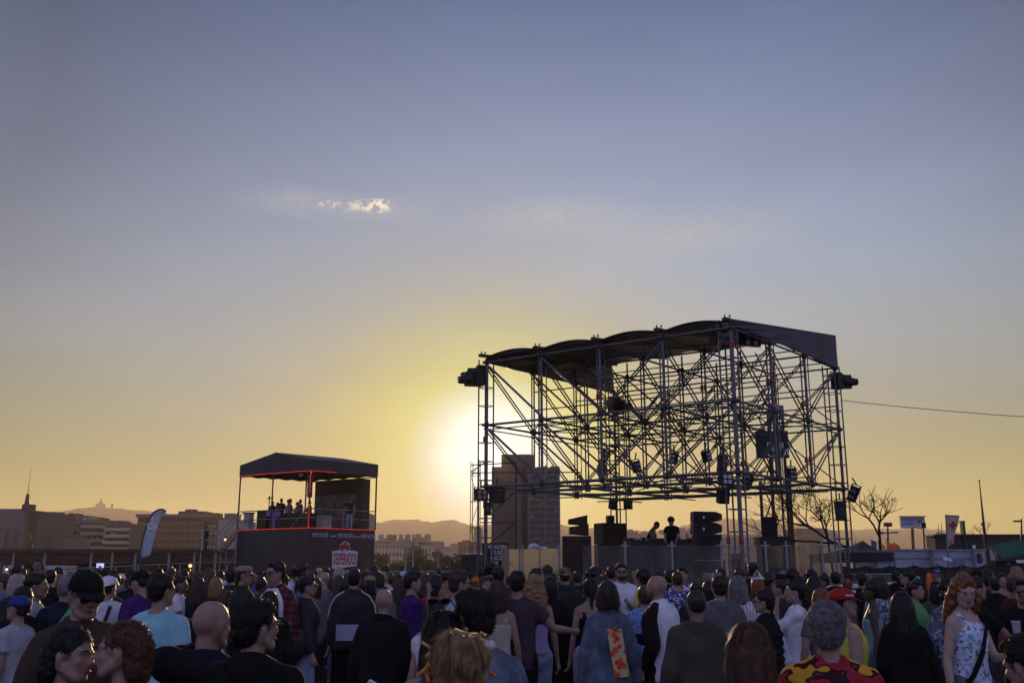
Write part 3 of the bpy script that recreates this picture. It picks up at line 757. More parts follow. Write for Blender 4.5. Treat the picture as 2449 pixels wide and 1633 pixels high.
# ---- perspex wind screens with posts
def glassmat(name, tint, alpha, rough=.08):
    m = bpy.data.materials.new(name); m.use_nodes = True; nt = m.node_tree; L = nt.links.new
    b = nt.nodes['Principled BSDF']; b.inputs['Base Color'].default_value = (*tint, 1); b.inputs['Roughness'].default_value = rough
    b.inputs['Specular IOR Level'].default_value = .8
    tc = N(nt, 'ShaderNodeTexCoord'); nz = N(nt, 'ShaderNodeTexNoise'); nz.inputs['Scale'].default_value = 1.2; nz.inputs['Detail'].default_value = 6
    mp = N(nt, 'ShaderNodeMapping'); mp.inputs['Scale'].default_value = (1.2, 1.2, .5); L(tc.outputs['Object'], mp.inputs[0]); L(mp.outputs[0], nz.inputs['Vector'])
    r = N(nt, 'ShaderNodeMapRange'); L(nz.outputs[0], r.inputs[0]); r.inputs[1].default_value = .3; r.inputs[2].default_value = .7
    r.inputs[3].default_value = max(0, alpha - .14); r.inputs[4].default_value = min(1, alpha + .14); L(r.outputs[0], b.inputs['Alpha'])
    return m
PERS = glassmat('dusty perspex', (.16, .16, .15), .20)
TAN = glassmat('sun-struck yellowed perspex', (.36, .34, .25), .52, .5)

def translucent(m, col, f):
    nt = m.node_tree; b = nt.nodes['Principled BSDF']; o = nt.nodes['Material Output']
    t = N(nt, 'ShaderNodeBsdfTranslucent'); t.inputs[0].default_value = (*col, 1); mx = N(nt, 'ShaderNodeMixShader'); mx.inputs[0].default_value = f
    nt.links.new(b.outputs[0], mx.inputs[1]); nt.links.new(t.outputs[0], mx.inputs[2]); nt.links.new(mx.outputs[0], o.inputs[0])
translucent(TAN, (.50, .46, .34), .38)
def screen(x0, x1, yt, Y0, Y1, m, label, post=True, tilt=0):
    A, B = P(x0, yt, Y0), P(x1, yt, Y1)
    t = thing('wind_screen', label, 'screen', (A.x, Y0, 0), 'clear wind screens along the stage front')
    d = (B - A); d.z = 0; n = V(-d.y, d.x, 0).normalized() * .012
    MB().prism([V(A.x, A.y, .3), V(B.x, B.y, .3), V(B.x, B.y, B.z), V(A.x, A.y, A.z)], n).build('pane', m, t)
    mb = MB(); p = V(B.x, B.y, 0) - n * 3; mb.tube(p, p + V(.0, 0, B.z + .12), .03); mb.tube(p + V(-.12, 0, B.z), p + V(.12, 0, B.z), .02); mb.tube(p, p + V(0, 0, .03), .13); mb.build('post', MT('pale post', (.30, .30, .31), .5, .4), t)
X = [(1272, 1393), (1393, 1497), (1497, 1609), (1609, 1727), (1727, 1828), (1828, 1877), (1877, 1962), (1962, 2005)]
for (x0, x1), o_ in zip(X, ('first', 'second', 'third', 'fourth', 'fifth', 'sixth', 'seventh', 'eighth')):
    Yf = lambda x: 31.2 - 5.0 * (x - 1180) / (1765 - 1180) if x < 1765 else 26.2 + 5.4 * (x - 1765) / (2020 - 1765)
    if x0 >= 1393: screen(x0, x1, 1304, Yf(x0), Yf(x1), PERS, o_ + ' clear wind screen from the left along the stage front')
for k, (x0, x1) in enumerate(((1200, 1250), (1250, 1291), (1291, 1337))):
    screen(x0, x1, 1313 - k, 31.6, 31.5, TAN, ('left', 'middle', 'right')[k] + ' of three yellowed wind screens beside the left scaffold column')
for k, (px, py, r) in enumerate(((1276, 1308, 13), (1300, 1314, 11))):
    p = P(px, py, 40); mb = MB(); mb.ball(p, (r * .017, .2, r * .012), 20, 10)
    t = tag(mb.build('white_dome_tent', MT('white canvas', (.62, .62, .68), .6), origin=(p.x, p.y, p.z)), ('left' if k == 0 else 'right') + ' one of two small white canvas tops peeping over the yellowed screens', 'parasol', 'white canvas tops')
# front barrier rail at stage right
def barrier(x0, x1, yt, yb, Y, label, n=16):
    A, B = P(x0, yt, Y), P(x1, yt, Y); t = thing('crowd_barrier', label, 'barrier', (A.x, Y, 0), 'steel crowd barriers')
    mb = MB(); mb.tube(A, B, .022); mb.tube(V(A.x, Y, .2), V(B.x, Y, .2), .022); mb.tube(V(A.x, Y, 0), A, .022); mb.tube(V(B.x, Y, 0), B, .022); mb.build('frame', STEEL, t)
    mb = MB()
    for i in range(1, n): p = A.lerp(B, i / n); mb.tube(V(p.x, Y, .2), p, .009, seg=5)
    mb.build('bars', STEEL, t)
barrier(2034, 2082, 1373, 0, 27, 'crowd barrier with upright bars behind the heads right of the stage, left piece', 14)
barrier(2084, 2140, 1373, 0, 27, 'crowd barrier with upright bars behind the heads right of the stage, right piece', 14)
barrier(1990, 2032, 1376, 0, 25, 'crowd barrier between the right scaffold foot and the black tent', 12)
barrier(905, 985, 1366, 0, 36, 'grey crowd barrier left of the stage under the trees, left piece', 20)
barrier(987, 1090, 1366, 0, 36, 'grey crowd barrier left of the stage under the trees, right piece', 20)
ct = thing('bar_counter', 'pale-topped counter behind the crowd right of the stage', 'counter', (P(2080, 1400, 22).x, 22, 0))
a, b = P(2012, 1408, 20), P(2150, 1398, 22); d = (b - a); n = V(-d.y, d.x, 0).normalized() * .5
MB().prism([a, b, b + n, a + n], (0, 0, .05)).build('counter_top', MT('white laminate', (.55, .55, .58), .3), ct)
MB().prism([V(a.x, a.y, 0) + n * .1, V(b.x, b.y, 0) + n * .1, V(b.x, b.y, 0) + n * .2, V(a.x, a.y, 0) + n * .2], (0, 0, a.z - .01)).build('counter_front', MT('counter skirt', (.12, .12, .13), .7), ct)

# banner on the left column
bn = thing('festival_banner', 'tall black banner with white lettering hanging behind the left scaffold column', 'banner', (P(1185, 1368, 33.4).x, 33.4, 0))
a, b = P(1128, 1298, 33.4), P(1216, 1298, 33.4); z1 = a.z
MB().prism([V(a.x + .35, 33.4, .9), V(b.x, 33.4, .9), V(b.x, 33.4, z1), V(a.x + .35, 33.4, z1)], (0, .02, 0)).build('cloth', MT('banner cloth', (.018, .018, .02), .8), bn)
LT = MT('white lettering', (.62, .62, .64), .7, var=0)
for k, w in enumerate(('PRIMAVERA', 'SOUND', 'BARCELONA', '2019')):
    p = P(1213, 1308 + 13 * k, 33.36); me = lettering(w, .20, p, (1, 0, 0), LT, bn, True, xs=.62)
    xs = [v.co.x for v in me.data.vertices]; sh_ = (b.x - .03 - bn.location.x) - max(xs) if k == 0 else (a.x + .0 - bn.location.x + .36 + .26) - min(xs)
    for v in me.data.vertices: v.co.x += sh_

# slim scaffold mast with lattice left of the stage
LAT = thing('lattice_mast', 'slender open lattice mast just left of the big stage', 'mast', (P(1136, 1368, 37).x, 37, 0))
q = [P(1126, 1112, 37), P(1146, 1108, 37), P(1131, 1116, 36.2), P(1149, 1113, 36.2)]
mb = MB()
for p in q: mb.tube(V(p.x, p.y, 0), p + V(0, 0, .15), .016, seg=6)
mb.build('upright', DARKSTEEL, LAT); mb = MB()
z = .6; k = 0
while z < q[0].z:
    zz = [V(p.x, p.y, z) for p in q]; z2 = min(z + .95, q[0].z); yy = [V(p.x, p.y, z2) for p in q]
    for i, j in ((0, 1), (0, 2), (1, 3), (2, 3)): mb.tube(zz[i], zz[j], .011, seg=5)
    mb.tube(zz[0] if k % 2 else zz[1], yy[1] if k % 2 else yy[0], .011, seg=5); k += 1; z = z2 if z2 > z else 99
mb.build('lattice', DARKSTEEL, LAT)
mb = MB()
for (p0, p1) in (((1126, 1112, 37), (1232, 1106, 36)), ((1126, 1130, 37), (1390, 1129, 36)), ((1149, 1113, 36), (1160, 1105, 36)), ((1126, 1128, 37), (1160, 1105, 36)), ((1230, 1178, 36), (1170, 1232, 36)), ((1234, 1250, 36), (1172, 1298, 36)), ((1150, 1249, 36), (1234, 1249, 36))):
    mb.tube(P(*p0), P(*p1), .02, seg=6)
mb.tube(V(P(1234, 1368, 36).x, 36, 0), P(1234, 1106, 36), .03); mb.build('arm', DARKSTEEL, LAT)
# rear sign tower
ST2 = thing('sign_tower', 'group of brown posts carrying a black sign behind the right half of the stage', 'sign tower', (P(1850, 1368, 47).x, 47, 0))
BRP = MT('brown steel post', (.10, .055, .04), .6, .3, .3, 2)
for px in (1818, 1836, 1858, 1870, 1888): 
    p = P(px, 985 if px not in (1818, 1888) else 1150, 47 + (px % 3)); pipe('post', V(p.x, p.y, 0), p, .075 if px != 1858 else .05, BRP, ST2)
for k in range(7):
    z = 1 + k * 1.6; a, b = V(P(1836, 1368, 47).x, 47, z), V(P(1870, 1368, 47).x, 47, z + 1.6); pipe('cross_brace', a, b, .035, BRP, ST2)
    pipe('cross_brace', V(b.x, 47, z), V(a.x, 47, z + 1.6), .035, BRP, ST2)
a, b = P(1806, 1030, 46.6), P(1887, 1095, 46.6); mb = MB(); mb.box((a + b) / 2, (b.x - a.x, .12, a.z - b.z)); mb.build('sign_board', MT('sign black', (.012, .012, .014), .6), ST2)
lettering('PORT', .52, P(1862, 1068, 46.5), (1, 0, 0), LT, ST2, xs=.85); lettering('OVA', .52, P(1862, 1084, 46.5), (1, 0, 0), LT, ST2, xs=1.0)
a, b = P(1838, 968, 46.6), P(1877, 1000, 46.6); mb = MB(); mb.box((a + b) / 2 + V(0, .3, 0), (b.x - a.x, .4, a.z - b.z)); mb.build('cabinet', MT('grey cabinet', (.13, .14, .17), .5), ST2)

# ================================================================ the small branded platform
N2, L2, R2 = Vector((-11.07, 55, 0)), Vector((-15.78, 58.2, 0)), Vector((-7.85, 58.0, 0))
PA, PB = L2 - N2, R2 - N2
def T(a, b, z): return N2 + PA * a + PB * b + Vector((0, 0, z))
pa, pb = PA.normalized(), PB.normalized(); Z2, Z3, Z4 = 4.23, 7.33, 7.95
PL = thing('raised_platform', 'small two-level platform with a gabled black tent roof and red edging', 'platform', N2 * 1)
BOARD = MT('charcoal hoarding', (.030, .030, .033), .7, var=.25, scale=.8, bump=.2, bscale=2)
MB().prism([T(0, 0, 0), T(1, 0, 0), T(1, 1, 0), T(0, 1, 0)], (0, 0, Z2 - .02)).build('base', BOARD, PL)
def rail2(kind, p0, p1, r, m): pipe(kind, p0, p1, r, m, PL)
REDL = bpy.data.materials.new('red light strip'); REDL.use_nodes = True; _b = REDL.node_tree.nodes['Principled BSDF']
_b.inputs['Base Color'].default_value = (.7, .03, .02, 1); _b.inputs['Emission Color'].default_value = (1, .05, .03, 1); _b.inputs['Emission Strength'].default_value = .42
for p0, p1 in ((T(0, 0, Z2), T(1, 0, Z2)), (T(0, 0, Z2), T(0, 1, Z2)), (T(0, 0, Z3), T(1, 0, Z3)), (T(0, 0, Z3), T(0, .38, Z3)), (T(0, 0, Z2), T(0, 0, Z2 + 1.3)), (T(0, 0, Z3), T(0, 0, Z3 - 1.2))):
    off = (-pa - pb) * .05; rail2('light_strip', p0 + off, p1 + off, .019, REDL)
for a, b in ((0, 0), (1, 0), (0, 1), (1, 1)): rail2('post', T(a, b, Z2), T(a, b, Z4), .05, DARKSTEEL)
ridge = Z4 + .55
rail2('post', T(.52, 0, Z2), T(.52, 0, ridge), .045, DARKSTEEL); rail2('post', T(.07, .07, Z2), T(.07, .07, Z4), .035, DARKSTEEL)
rail2('post', T(1, 0, 0) - pa * .0, T(1, 0, Z2), .05, STEEL)
for h_ in (.55, 1.05):
    rail2('handrail', T(0, 0, Z2 + h_), T(1, 0, Z2 + h_), .028, STEEL); rail2('handrail', T(0, 0, Z2 + h_), T(0, 1, Z2 + h_), .028, STEEL)
rail2('handrail', T(0, .5, Z2), T(0, .5, Z2 + 1.1), .028, STEEL); rail2('brace', T(.25, 0, Z2), T(.02, 0, Z2 + 1.1), .028, STEEL)
TENT = MT('dark tent fabric', (.030, .033, .042), .6, var=.25, scale=1.2, bump=.4, bscale=2)
e = .01
mb = MB(); r0, r1 = T(.5, -e, ridge), T(.5, 1 + e, ridge)
for s in (0, 1):
    ed0, ed1 = T(-e if s == 0 else 1 + e, -e, Z4), T(-e if s == 0 else 1 + e, 1 + e, Z4)
    mb.grid(lambda u, v, ed0=ed0, ed1=ed1: (r0.lerp(r1, u)).lerp(ed0.lerp(ed1, u), v) - V(0, 0, .10 * math.sin(PI * u) * math.sin(PI * v)), 12, 8)
o = mb.build('tent_roof', TENT, PL); s = o.modifiers.new('s', 'SOLIDIFY'); s.thickness = .02
mb = MB()
for p0, p1, zt_ in ((T(-e, -e, 0), T(1 + e, -e, 0), Z4), (T(-e, -e, 0), T(-e, 1 + e, 0), Z4), (T(1 + e, -e, 0), T(1 + e, 1 + e, 0), Z4), (T(-e, 1 + e, 0), T(1 + e, 1 + e, 0), Z4)):
    back_ = (p0 - T(1 + e, -e, 0)).length < .01 or (p0 - T(-e, 1 + e, 0)).length < .01
    mb.grid(lambda u, v, p0=p0, p1=p1: p0.lerp(p1, u) + V(0, 0, zt_ - v * (.66 + .03 * math.sin(30 * u))), 24, 3)
mb.build('valance', TENT, PL)
mb = MB(); mb.prism([T(-e, -e, Z4), T(1 + e, -e, Z4), r0], pb * .02); mb.build('gable', TENT, PL)
# inner truss
for u in range(8):
    rail2('brace', T(.95, .12 * u, Z3 - .0), T(.95, .12 * u + .06, Z3 + .3), .018, DARKSTEEL)
rail2('brace', T(0, 1, Z3 - .1), T(1, 1, Z3 - .1), .03, DARKSTEEL); rail2('brace', T(0, 0, Z3 + .5), T(1, 0, Z3 + .5), .03, STEEL)
# video wall along the back
mb = MB(); A, B = T(.12, .93, 0), T(.80, .93, 0); mb.prism([V(A.x, A.y, Z2), V(B.x, B.y, Z2), V(B.x, B.y, Z3 - .16), V(A.x, A.y, Z3 - .16)], pb * .5)
vw = thing('video_wall', 'big dark screen wall standing at the back of the small platform', 'screen', N2 + V(0, 0, Z2)); mb.build('frame', MT('screen casing', (.03, .028, .027), .6), vw)
mb = MB(); A2, B2 = T(.20, .922, 0), T(.78, .922, 0); mb.prism([V(A2.x, A2.y, Z2 + .1), V(B2.x, B2.y, Z2 + .1), V(B2.x, B2.y, Z2 + 2.1), V(A2.x, A2.y, Z2 + 2.1)], -pb * .02); mb.build('display', MT('display surface', (.09, .085, .08), .45, var=.5, scale=4), vw)
def desk(a0, a1, b, h, label, m, d=.5, z=Z2, name='counter', cat='counter'):
    t = thing(name, label, cat, T((a0 + a1) / 2, b, z))
    mb = MB(); mb.prism([T(a0, b, z), T(a1, b, z), T(a1, b, z) + pb * d, T(a0, b, z) + pb * d], (0, 0, h - .06)); mb.build('front_panel', m, t)
    mb = MB(); mb.prism([T(a0 - .01, b, z + h - .055) - pb * .05, T(a1 + .01, b, z + h - .055) - pb * .05, T(a1 + .01, b, z + h - .055) + pb * (d + .05), T(a0 - .01, b, z + h - .055) + pb * (d + .05)], (0, 0, .055)); mb.build('top', BLACK, t)
    return t
desk(.80, .93, .2, 1.15, 'tall black speaker case at the left end of the small platform', BLACK)
desk(.45, .74, .25, .95, 'black counter among the guests on the small platform', BLACK)
desk(.12, .44, .12, .85, 'long black bench front beside the middle post of the small platform', BLACK)
desk(.86, .94, .02, 1.0, 'white-grey bin box by the left railing of the small platform', MT('bin grey', (.30, .31, .33), .6), .3)
pk = thing('pink_table', 'small pink and lilac table by the railing of the small platform', 'table', T(.55, .06, Z2))
PK2 = MT('pink cloth', (.42, .14, .34), .8, col2=(.20, .16, .42), scale=5)
mb = MB(); mb.box(T(.55, .06, Z2 + .86), (.75, .3, .28), .1); mb.build('top', PK2, pk); mb = MB(); mb.box(T(.55, .06, Z2 + .35), (.3, .26, .7), .1); mb.build('pedestal', PK2, pk)
bx = desk(.0, .1, .22, .8, 'cream box standing behind the corner post of the small platform', MT('cream box', (.30, .26, .20), .7), .5)
for k, b_ in enumerate((.13, .30)):
    floodlight(T(.25, b_, Z3 - .1), (.24, .2, .26), ('left' if k == 0 else 'right') + ' of two small lamps under the roof edge of the small platform')
hb = thing('hanging_speaker', 'slim striped speaker column hanging at the corner post of the small platform', 'loudspeaker', T(.06, .05, 6.2))
mb = MB(); mb.box(T(.06, .06, 6.55), (.22, .2, 1.3), .6); mb.build('cabinet', BLACK, hb); mb = MB()
for k in range(6): mb.box(T(.03, .02, 6.05 + k * .2), (.2, .02, .05), .6)
mb.build('grille', GREY, hb)
wv = thing('wind_vane', 'small instrument mast above the left end of the small platform', 'mast', T(.86, .3, Z2 + 1.2))
mb = MB(); p = T(.86, .3, Z2 + 1.2); mb.tube(p, p + V(0, 0, .75), .03); mb.tube(p + V(-.15, 0, .62), p + V(.15, 0, .66), .02); mb.ball(p + V(0, 0, .7), .07, 8, 6); mb.build('mast', BLACK, wv)
mb = MB(); mb.box(p + V(.2, 0, .72), (.06, .02, .18)); mb.build('vane', BLACK, wv)
# writing on the front
WL2 = MT('pale print', (.42, .42, .55), .7, var=0); n2 = -pa
def onfront(b, z): return T(0, b, z) - pa * .03
for b_, w, s_ in ((.17, 'ENTER THE ZONE', .30), (.54, 'ENTER THE ZONE', .30), (.89, 'ENTER THE ZONE', .30)):
    lettering(w, s_, onfront(b_, 3.86), pb, WL2, PL, True, xs=.42)
for b_ in (.355, .71):
    mb = MB(); c = onfront(b_, 3.83); mb.prism([c - pb * .16 - V(0, 0, .03), c + pb * .16 - V(0, 0, .03), c + pb * .18 + V(0, 0, .03), c - pb * .18 + V(0, 0, .03)], -pa * .02); mb.build('dash', WL2, PL)
LG = MT('logo white', (.60, .58, .62), .6, var=0); LR = MT('logo red', (.33, .035, .03), .6, var=.1)
def fp(b, z, k=0): return T(0, b, z) - pa * (.02 + .012 * k)
cx_, cz = .545, 2.62
def lp(u, w, k): return fp(cx_ + u / PB.length, cz + w, k)
mb = MB(); mb.prism([lp(-.80, -.55, 0), lp(.80, -.40, 0), lp(.86, .40, 0), lp(.35, .46, 0), lp(.3, .8, 0), lp(0, .98, 0), lp(-.3, .8, 0), lp(-.38, .46, 0), lp(-.84, .40, 0)], -pa * .012); mb.build('logo_outline', LG, PL)
for u, w, r in ((-.2, .6, .17), (.2, .6, .17), (0, .72, .2)):
    mb = MB(); c = lp(u, w, 1.3); mb.tube(c, c - pa * .02, r, seg=18); mb.build('logo_emblem', LR, PL)
lettering('DESPERADOS', .86, lp(0.0, -.05, 1.6), pb, LR, PL, True, xs=.30)

# stairs and landing left of the platform, with scaffolding
LD = thing('access_stairs', 'scaffold landing and stair flight left of the small platform', 'stairs', (P(500, 1368, 57).x, 57, 0))
a, b = P(466, 1316, 57), P(514, 1316, 57)
mb = MB(); mb.box(((a.x + b.x) / 2, 57.5, a.z - .05), (b.x - a.x, 1.2, .1)); mb.build('landing', DARKSTEEL, LD)
for x in (a.x, b.x):
    for y in (57, 58.1): pipe('post', (x, y, 0), (x, y, a.z + 1.15), .03, STEEL, LD)
for zz in (.6, 1.12): pipe('handrail', (a.x, 57, a.z + zz), (b.x, 57, a.z + zz), .025, STEEL, LD); pipe('handrail', (a.x, 57, a.z + zz), (a.x, 58.1, a.z + zz), .025, STEEL, LD)
c, d = P(520, 1318, 57.6), P(570, 1262, 58.3)
for y in (0, 1): 
    pipe('stringer', c + V(0, y, 0), d + V(0, y, -.05), .05, STEEL, LD); pipe('handrail', c + V(0, y, .95), d + V(0, y, .95), .028, STEEL, LD)
mb = MB()
for k in range(9): p = c.lerp(d, k / 8.5); mb.box(p + V(0, .5, .02), (.26, 1, .04))
mb.build('tread', DARKSTEEL, LD)
for (x0, y0, x1, y1) in ((516, 1318, 566, 1390), (566, 1320, 520, 1390), (540, 1318, 540, 1400), (516, 1345, 568, 1345)): pipe('brace', P(x0, y0, 58), P(x1, y1, 58), .03, STEEL, LD)
# long rail in front of the shed
RL = thing('long_railing', 'long galvanised railing running past the feather flag to the stairs', 'railing', (P(330, 1368, 62).x, 62, 0))
a, b = P(108, 1362, 52), P(570, 1341, 60)
pipe('rail', a, b, .035, STEEL, RL); pipe('rail', a - V(0, 0, .35), b - V(0, 0, .5), .03, STEEL, RL)
for k in range(10): p = a.lerp(b, k / 9); pipe('post', (p.x, p.y, 0), p, .03, STEEL, RL)
# low warm lamps under the shed
WLAMP = bpy.data.materials.new('warm lamp'); WLAMP.use_nodes = True; _b = WLAMP.node_tree.nodes['Principled BSDF']
_b.inputs['Base Color'].default_value = (.8, .5, .2, 1); _b.inputs['Emission Color'].default_value = (1, .45, .12, 1); _b.inputs['Emission Strength'].default_value = 3
for k, (px, py) in enumerate(((455, 1352), (412, 1358), (16, 1361), (539, 1290))):
    p = P(px, py, 78); t = thing('lamp', ('bright warm lamp glowing under the shed left of the stairs', 'small warm lamp glowing low under the shed', 'dim yellow lamp glowing at the far left edge', 'tiny lamp glinting behind the stair flight')[k], 'lamp', p, 'warm lamps in the distance')
    mb = MB(); mb.ball(p, (.13 if k in (0,) else .09), 10, 8); mb.build('bulb', WLAMP, t); mb = MB(); mb.tube(p + V(0, 0, .1), p + V(0, 0, .3), .12, .03); mb.build('lamp_shade', DARKSTEEL, t)

# ================================================================ trees
BARK = MT('dark bark', (.035, .028, .022), .9, var=.3, scale=8)
LEAFD = MT('sparse dry leaves', (.05, .045, .02), .8, var=.3)
def bare_tree(name, label, base, h, seed, spread=1.0, lean=0.0, leaves=0, trunk_r=.13, first=.42, levels=6, bias=(0, 0), limbs=None):
    rnd = random.Random(seed); t = thing(name, label, 'tree', base)
    mb = MB(); tips = []
    def grow(p, d, l, r, k):
        q = Vector(p); seg = 3
        for s_ in range(seg):
            n = d + Vector((rnd.uniform(-.22, .22), rnd.uniform(-.22, .22), rnd.uniform(-.12, .18)))
            n.normalize(); d = n; e_ = q + d * (l / seg)
            mb.tube(q, e_, max(.006, r * (1 - .22 * s_ / seg)), max(.006, r * (1 - .22 * (s_ + 1) / seg)), 6 if k < 3 else 4, False)
            q = e_
            if k >= 3: tips.append(q.copy())
        if k >= levels: return
        nb = 3 if (k in (0, 2) or rnd.random() < .35) else 2
        az = rnd.uniform(0, 6.28)
        for i in range(nb):
            a = az + i * 6.28 / nb + rnd.uniform(-.5, .5); tilt = rnd.uniform(.45, .95) * spread
            side = Vector((math.cos(a), math.sin(a), 0)); dd = (d * math.cos(tilt) + (side - d * side.dot(d)).normalized() * math.sin(tilt))
            dd += Vector((bias[0], bias[1], .16)); dd.normalize()
            grow(q, dd, l * rnd.uniform(.62, .82), r * .62, k + 1)
    tr = MB(); top = Vector(base) + V(lean * first * h, 0, first * h)
    pts = [Vector(base)] + [Vector(base).lerp(top, k / 5) + V(rnd.uniform(-.05, .05), 0, 0) for k in range(1, 5)] + [top]
    for k in range(5): tr.tube(pts[k], pts[k + 1], trunk_r * (1 - .09 * k), trunk_r * (1 - .09 * (k + 1)), 8, False)
    tr.build('trunk', BARK, t)
    for dd, l in (limbs or [((rnd.uniform(-.4, .4) + bias[0], 0, 1), h * .16)]):
        grow(top, V(*dd).normalized(), l, trunk_r * .55, 0)
    mb.build('crown', BARK, t)
    if leaves:
        lf = MB()
        for p in tips:
            for q in range(leaves):
                if rnd.random() < .6:
                    c = p + V(rnd.gauss(0, .12), rnd.gauss(0, .12), rnd.gauss(0, .12)); s_ = rnd.uniform(.03, .065)
                    a, b = V(rnd.gauss(0, 1), rnd.gauss(0, 1), rnd.gauss(0, 1)).normalized() * s_, V(rnd.gauss(0, 1), rnd.gauss(0, 1), rnd.gauss(0, 1)).normalized() * s_
                    vs = [lf.bm.verts.new(c + x) for x in (a, b, -a)]; lf.bm.faces.new(vs)
        lf.build('leaves', LEAFD, t)
    return t
b = P(1998, 1368, 45); b.z = 0
bare_tree('spreading_tree', 'nearly leafless tree reaching left behind the right scaffold column', b, 6.6, 11, 1.0, -.07, 1, .09, .5, 5, (-.16, 0), [((-.95, .1, .8), .95), ((-.45, -.3, 1), .9), ((.1, .2, .9), .55)])
b = P(2090, 1368, 40); b.z = 0
bare_tree('forked_tree', 'leafless forked tree beside the black tent', b, 6.2, 23, .9, .14, 0, .13, .36, 5, (.0, 0), [((-.75, .1, .35), 1.9), ((.12, -.1, .95), 1.0)])
b = P(2385, 1368, 60); b.z = 0
bare_tree('small_bare_tree', 'small bare tree in front of the dark brown building', b, 5.1, 31, .8, .0, 0, .07, .55, 4)

LEAF = [MT('olive foliage', (.055, .062, .022), .8, var=.35, scale=.8), MT('dark foliage', (.03, .042, .018), .85, var=.35, scale=.8), MT('autumn foliage', (.085, .065, .02), .8, var=.35, scale=.8)]
def leafy(name, label, x, w, yt, Y, seed, m, base_y=1368):
    rnd = random.Random(seed); p = P(x, 1368, Y); top = P(x, yt, Y).z; R = w / 2 / 2444 * Y
    t = thing(name, label, 'tree', (p.x, Y, 0), 'trees and bushes behind the crowd')
    tr = MB(); tr.tube((p.x, Y, 0), (p.x, Y, top * .6), .14 * top / 4, .06 * top / 4)
    for k in range(5):
        a = rnd.uniform(0, 6.28); tr.tube((p.x, Y, top * (.25 + .07 * k)), (p.x + math.cos(a) * R * .6, Y + math.sin(a) * R * .6, top * (.5 + .08 * k)), .05 * top / 4, .02)
    tr.build('trunk', BARK, t)
    mb = MB(); lob = [(Vector((p.x + rnd.uniform(-.55, .55) * R, Y + rnd.uniform(-.5, .5) * R, top * rnd.uniform(.42, .86))), R * rnd.uniform(.32, .58)) for _ in range(13)]
    for c, r in lob:
        for _ in range(int(150)):
            d = Vector((rnd.gauss(0, 1), rnd.gauss(0, 1), rnd.gauss(0, .8))).normalized() * r * rnd.uniform(.55, 1.1)
            q = c + d; q.z = min(q.z, top); s_ = R * rnd.uniform(.05, .11)
            if q.z < .1: continue
            a, b_ = V(rnd.gauss(0, 1), rnd.gauss(0, 1), rnd.gauss(0, 1)).normalized() * s_, V(rnd.gauss(0, 1), rnd.gauss(0, 1), rnd.gauss(0, 1)).normalized() * s_
            mb.bm.faces.new([mb.bm.verts.new(q + v_) for v_ in (a, b_, -a, -b_)])
    mb.build('crown', LEAF[m], t)
    return t
for k, (x, w, yt, Y, m, lb) in enumerate((
    (908, 44, 1318, 110, 2, 'round golden bush right beside the small platform wall'), (935, 60, 1338, 90, 2, 'low spreading golden bush right of the small platform'),
    (992, 62, 1300, 150, 0, 'tall narrow tree in front of the chimney row building'), (1003, 56, 1330, 100, 1, 'dark round tree below the white windows of the cream block'),
    (1030, 60, 1338, 95, 0, 'olive bush right of the dark round tree'), (1048, 40, 1308, 160, 2, 'narrow golden tree right of the cream block'),
    (1082, 66, 1325, 88, 1, 'broad dark tree left of the lattice mast'), (1112, 50, 1332, 80, 1, 'dark bush close to the foot of the lattice mast'),
    (965, 46, 1340, 85, 0, 'low olive bush in the middle of the gap between platform and stage'),
    (2178, 34, 1302, 90, 0, 'small leafy bush under the billboard pole'), (2206, 44, 1304, 92, 1, 'wide leafy bush right of the billboard pole'), (2146, 26, 1302, 95, 1, 'small dark bush behind the orange flags'),
    (1770, 60, 1318, 60, 1, 'dark hedge-like bush behind the wind screens right of the near column'))):
    leafy('leafy_tree' if w < 50 else 'bushy_tree', lb, x, w, yt, Y, k + 50, m)
# street lamps / thin posts
for px, yt, Y, lb in ((970, 1312, 70, 'slim grey lamp post standing before the chimney row building'), (1048, 1318, 66, 'short grey post left of the broad dark tree'), (988, 1300, 75, 'pale slim post before the tall narrow tree')):
    p = P(px, 1368, Y); p.z = 0; q = P(px, yt, Y); t = thing('lamp_post', lb, 'street lamp', p, 'slim posts left of the stage')
    MB().tube(p, q, .09, .05).build('post', GREY, t); MB().box(q + V(.0, -.3, 0), (.25, .7, .1)).build('lamp_head', GREY, t)
hb_ = thing('dark_cabin', 'dark cabin left of the left scaffold column, behind the crowd', 'cabin', (P(1127, 1368, 45).x, 45, 0))
a, b = P(1103, 1331, 45), P(1150, 1329, 45); MB().box(((a.x + b.x) / 2, 46, a.z / 2), (b.x - a.x, 2, a.z)).build('wall', MT('dark cabin panel', (.03, .028, .027), .7), hb_); MB().box(((a.x + b.x) / 2, 46, a.z + .04), (b.x - a.x + .2, 2.2, .08)).build('roof', DARKSTEEL, hb_)
c_ = P(1137, 1323, 44.9); MB().box(c_, (.9, .3, .07)).build('light_panel', MT('pale fixture', (.6, .6, .62), .4), hb_)

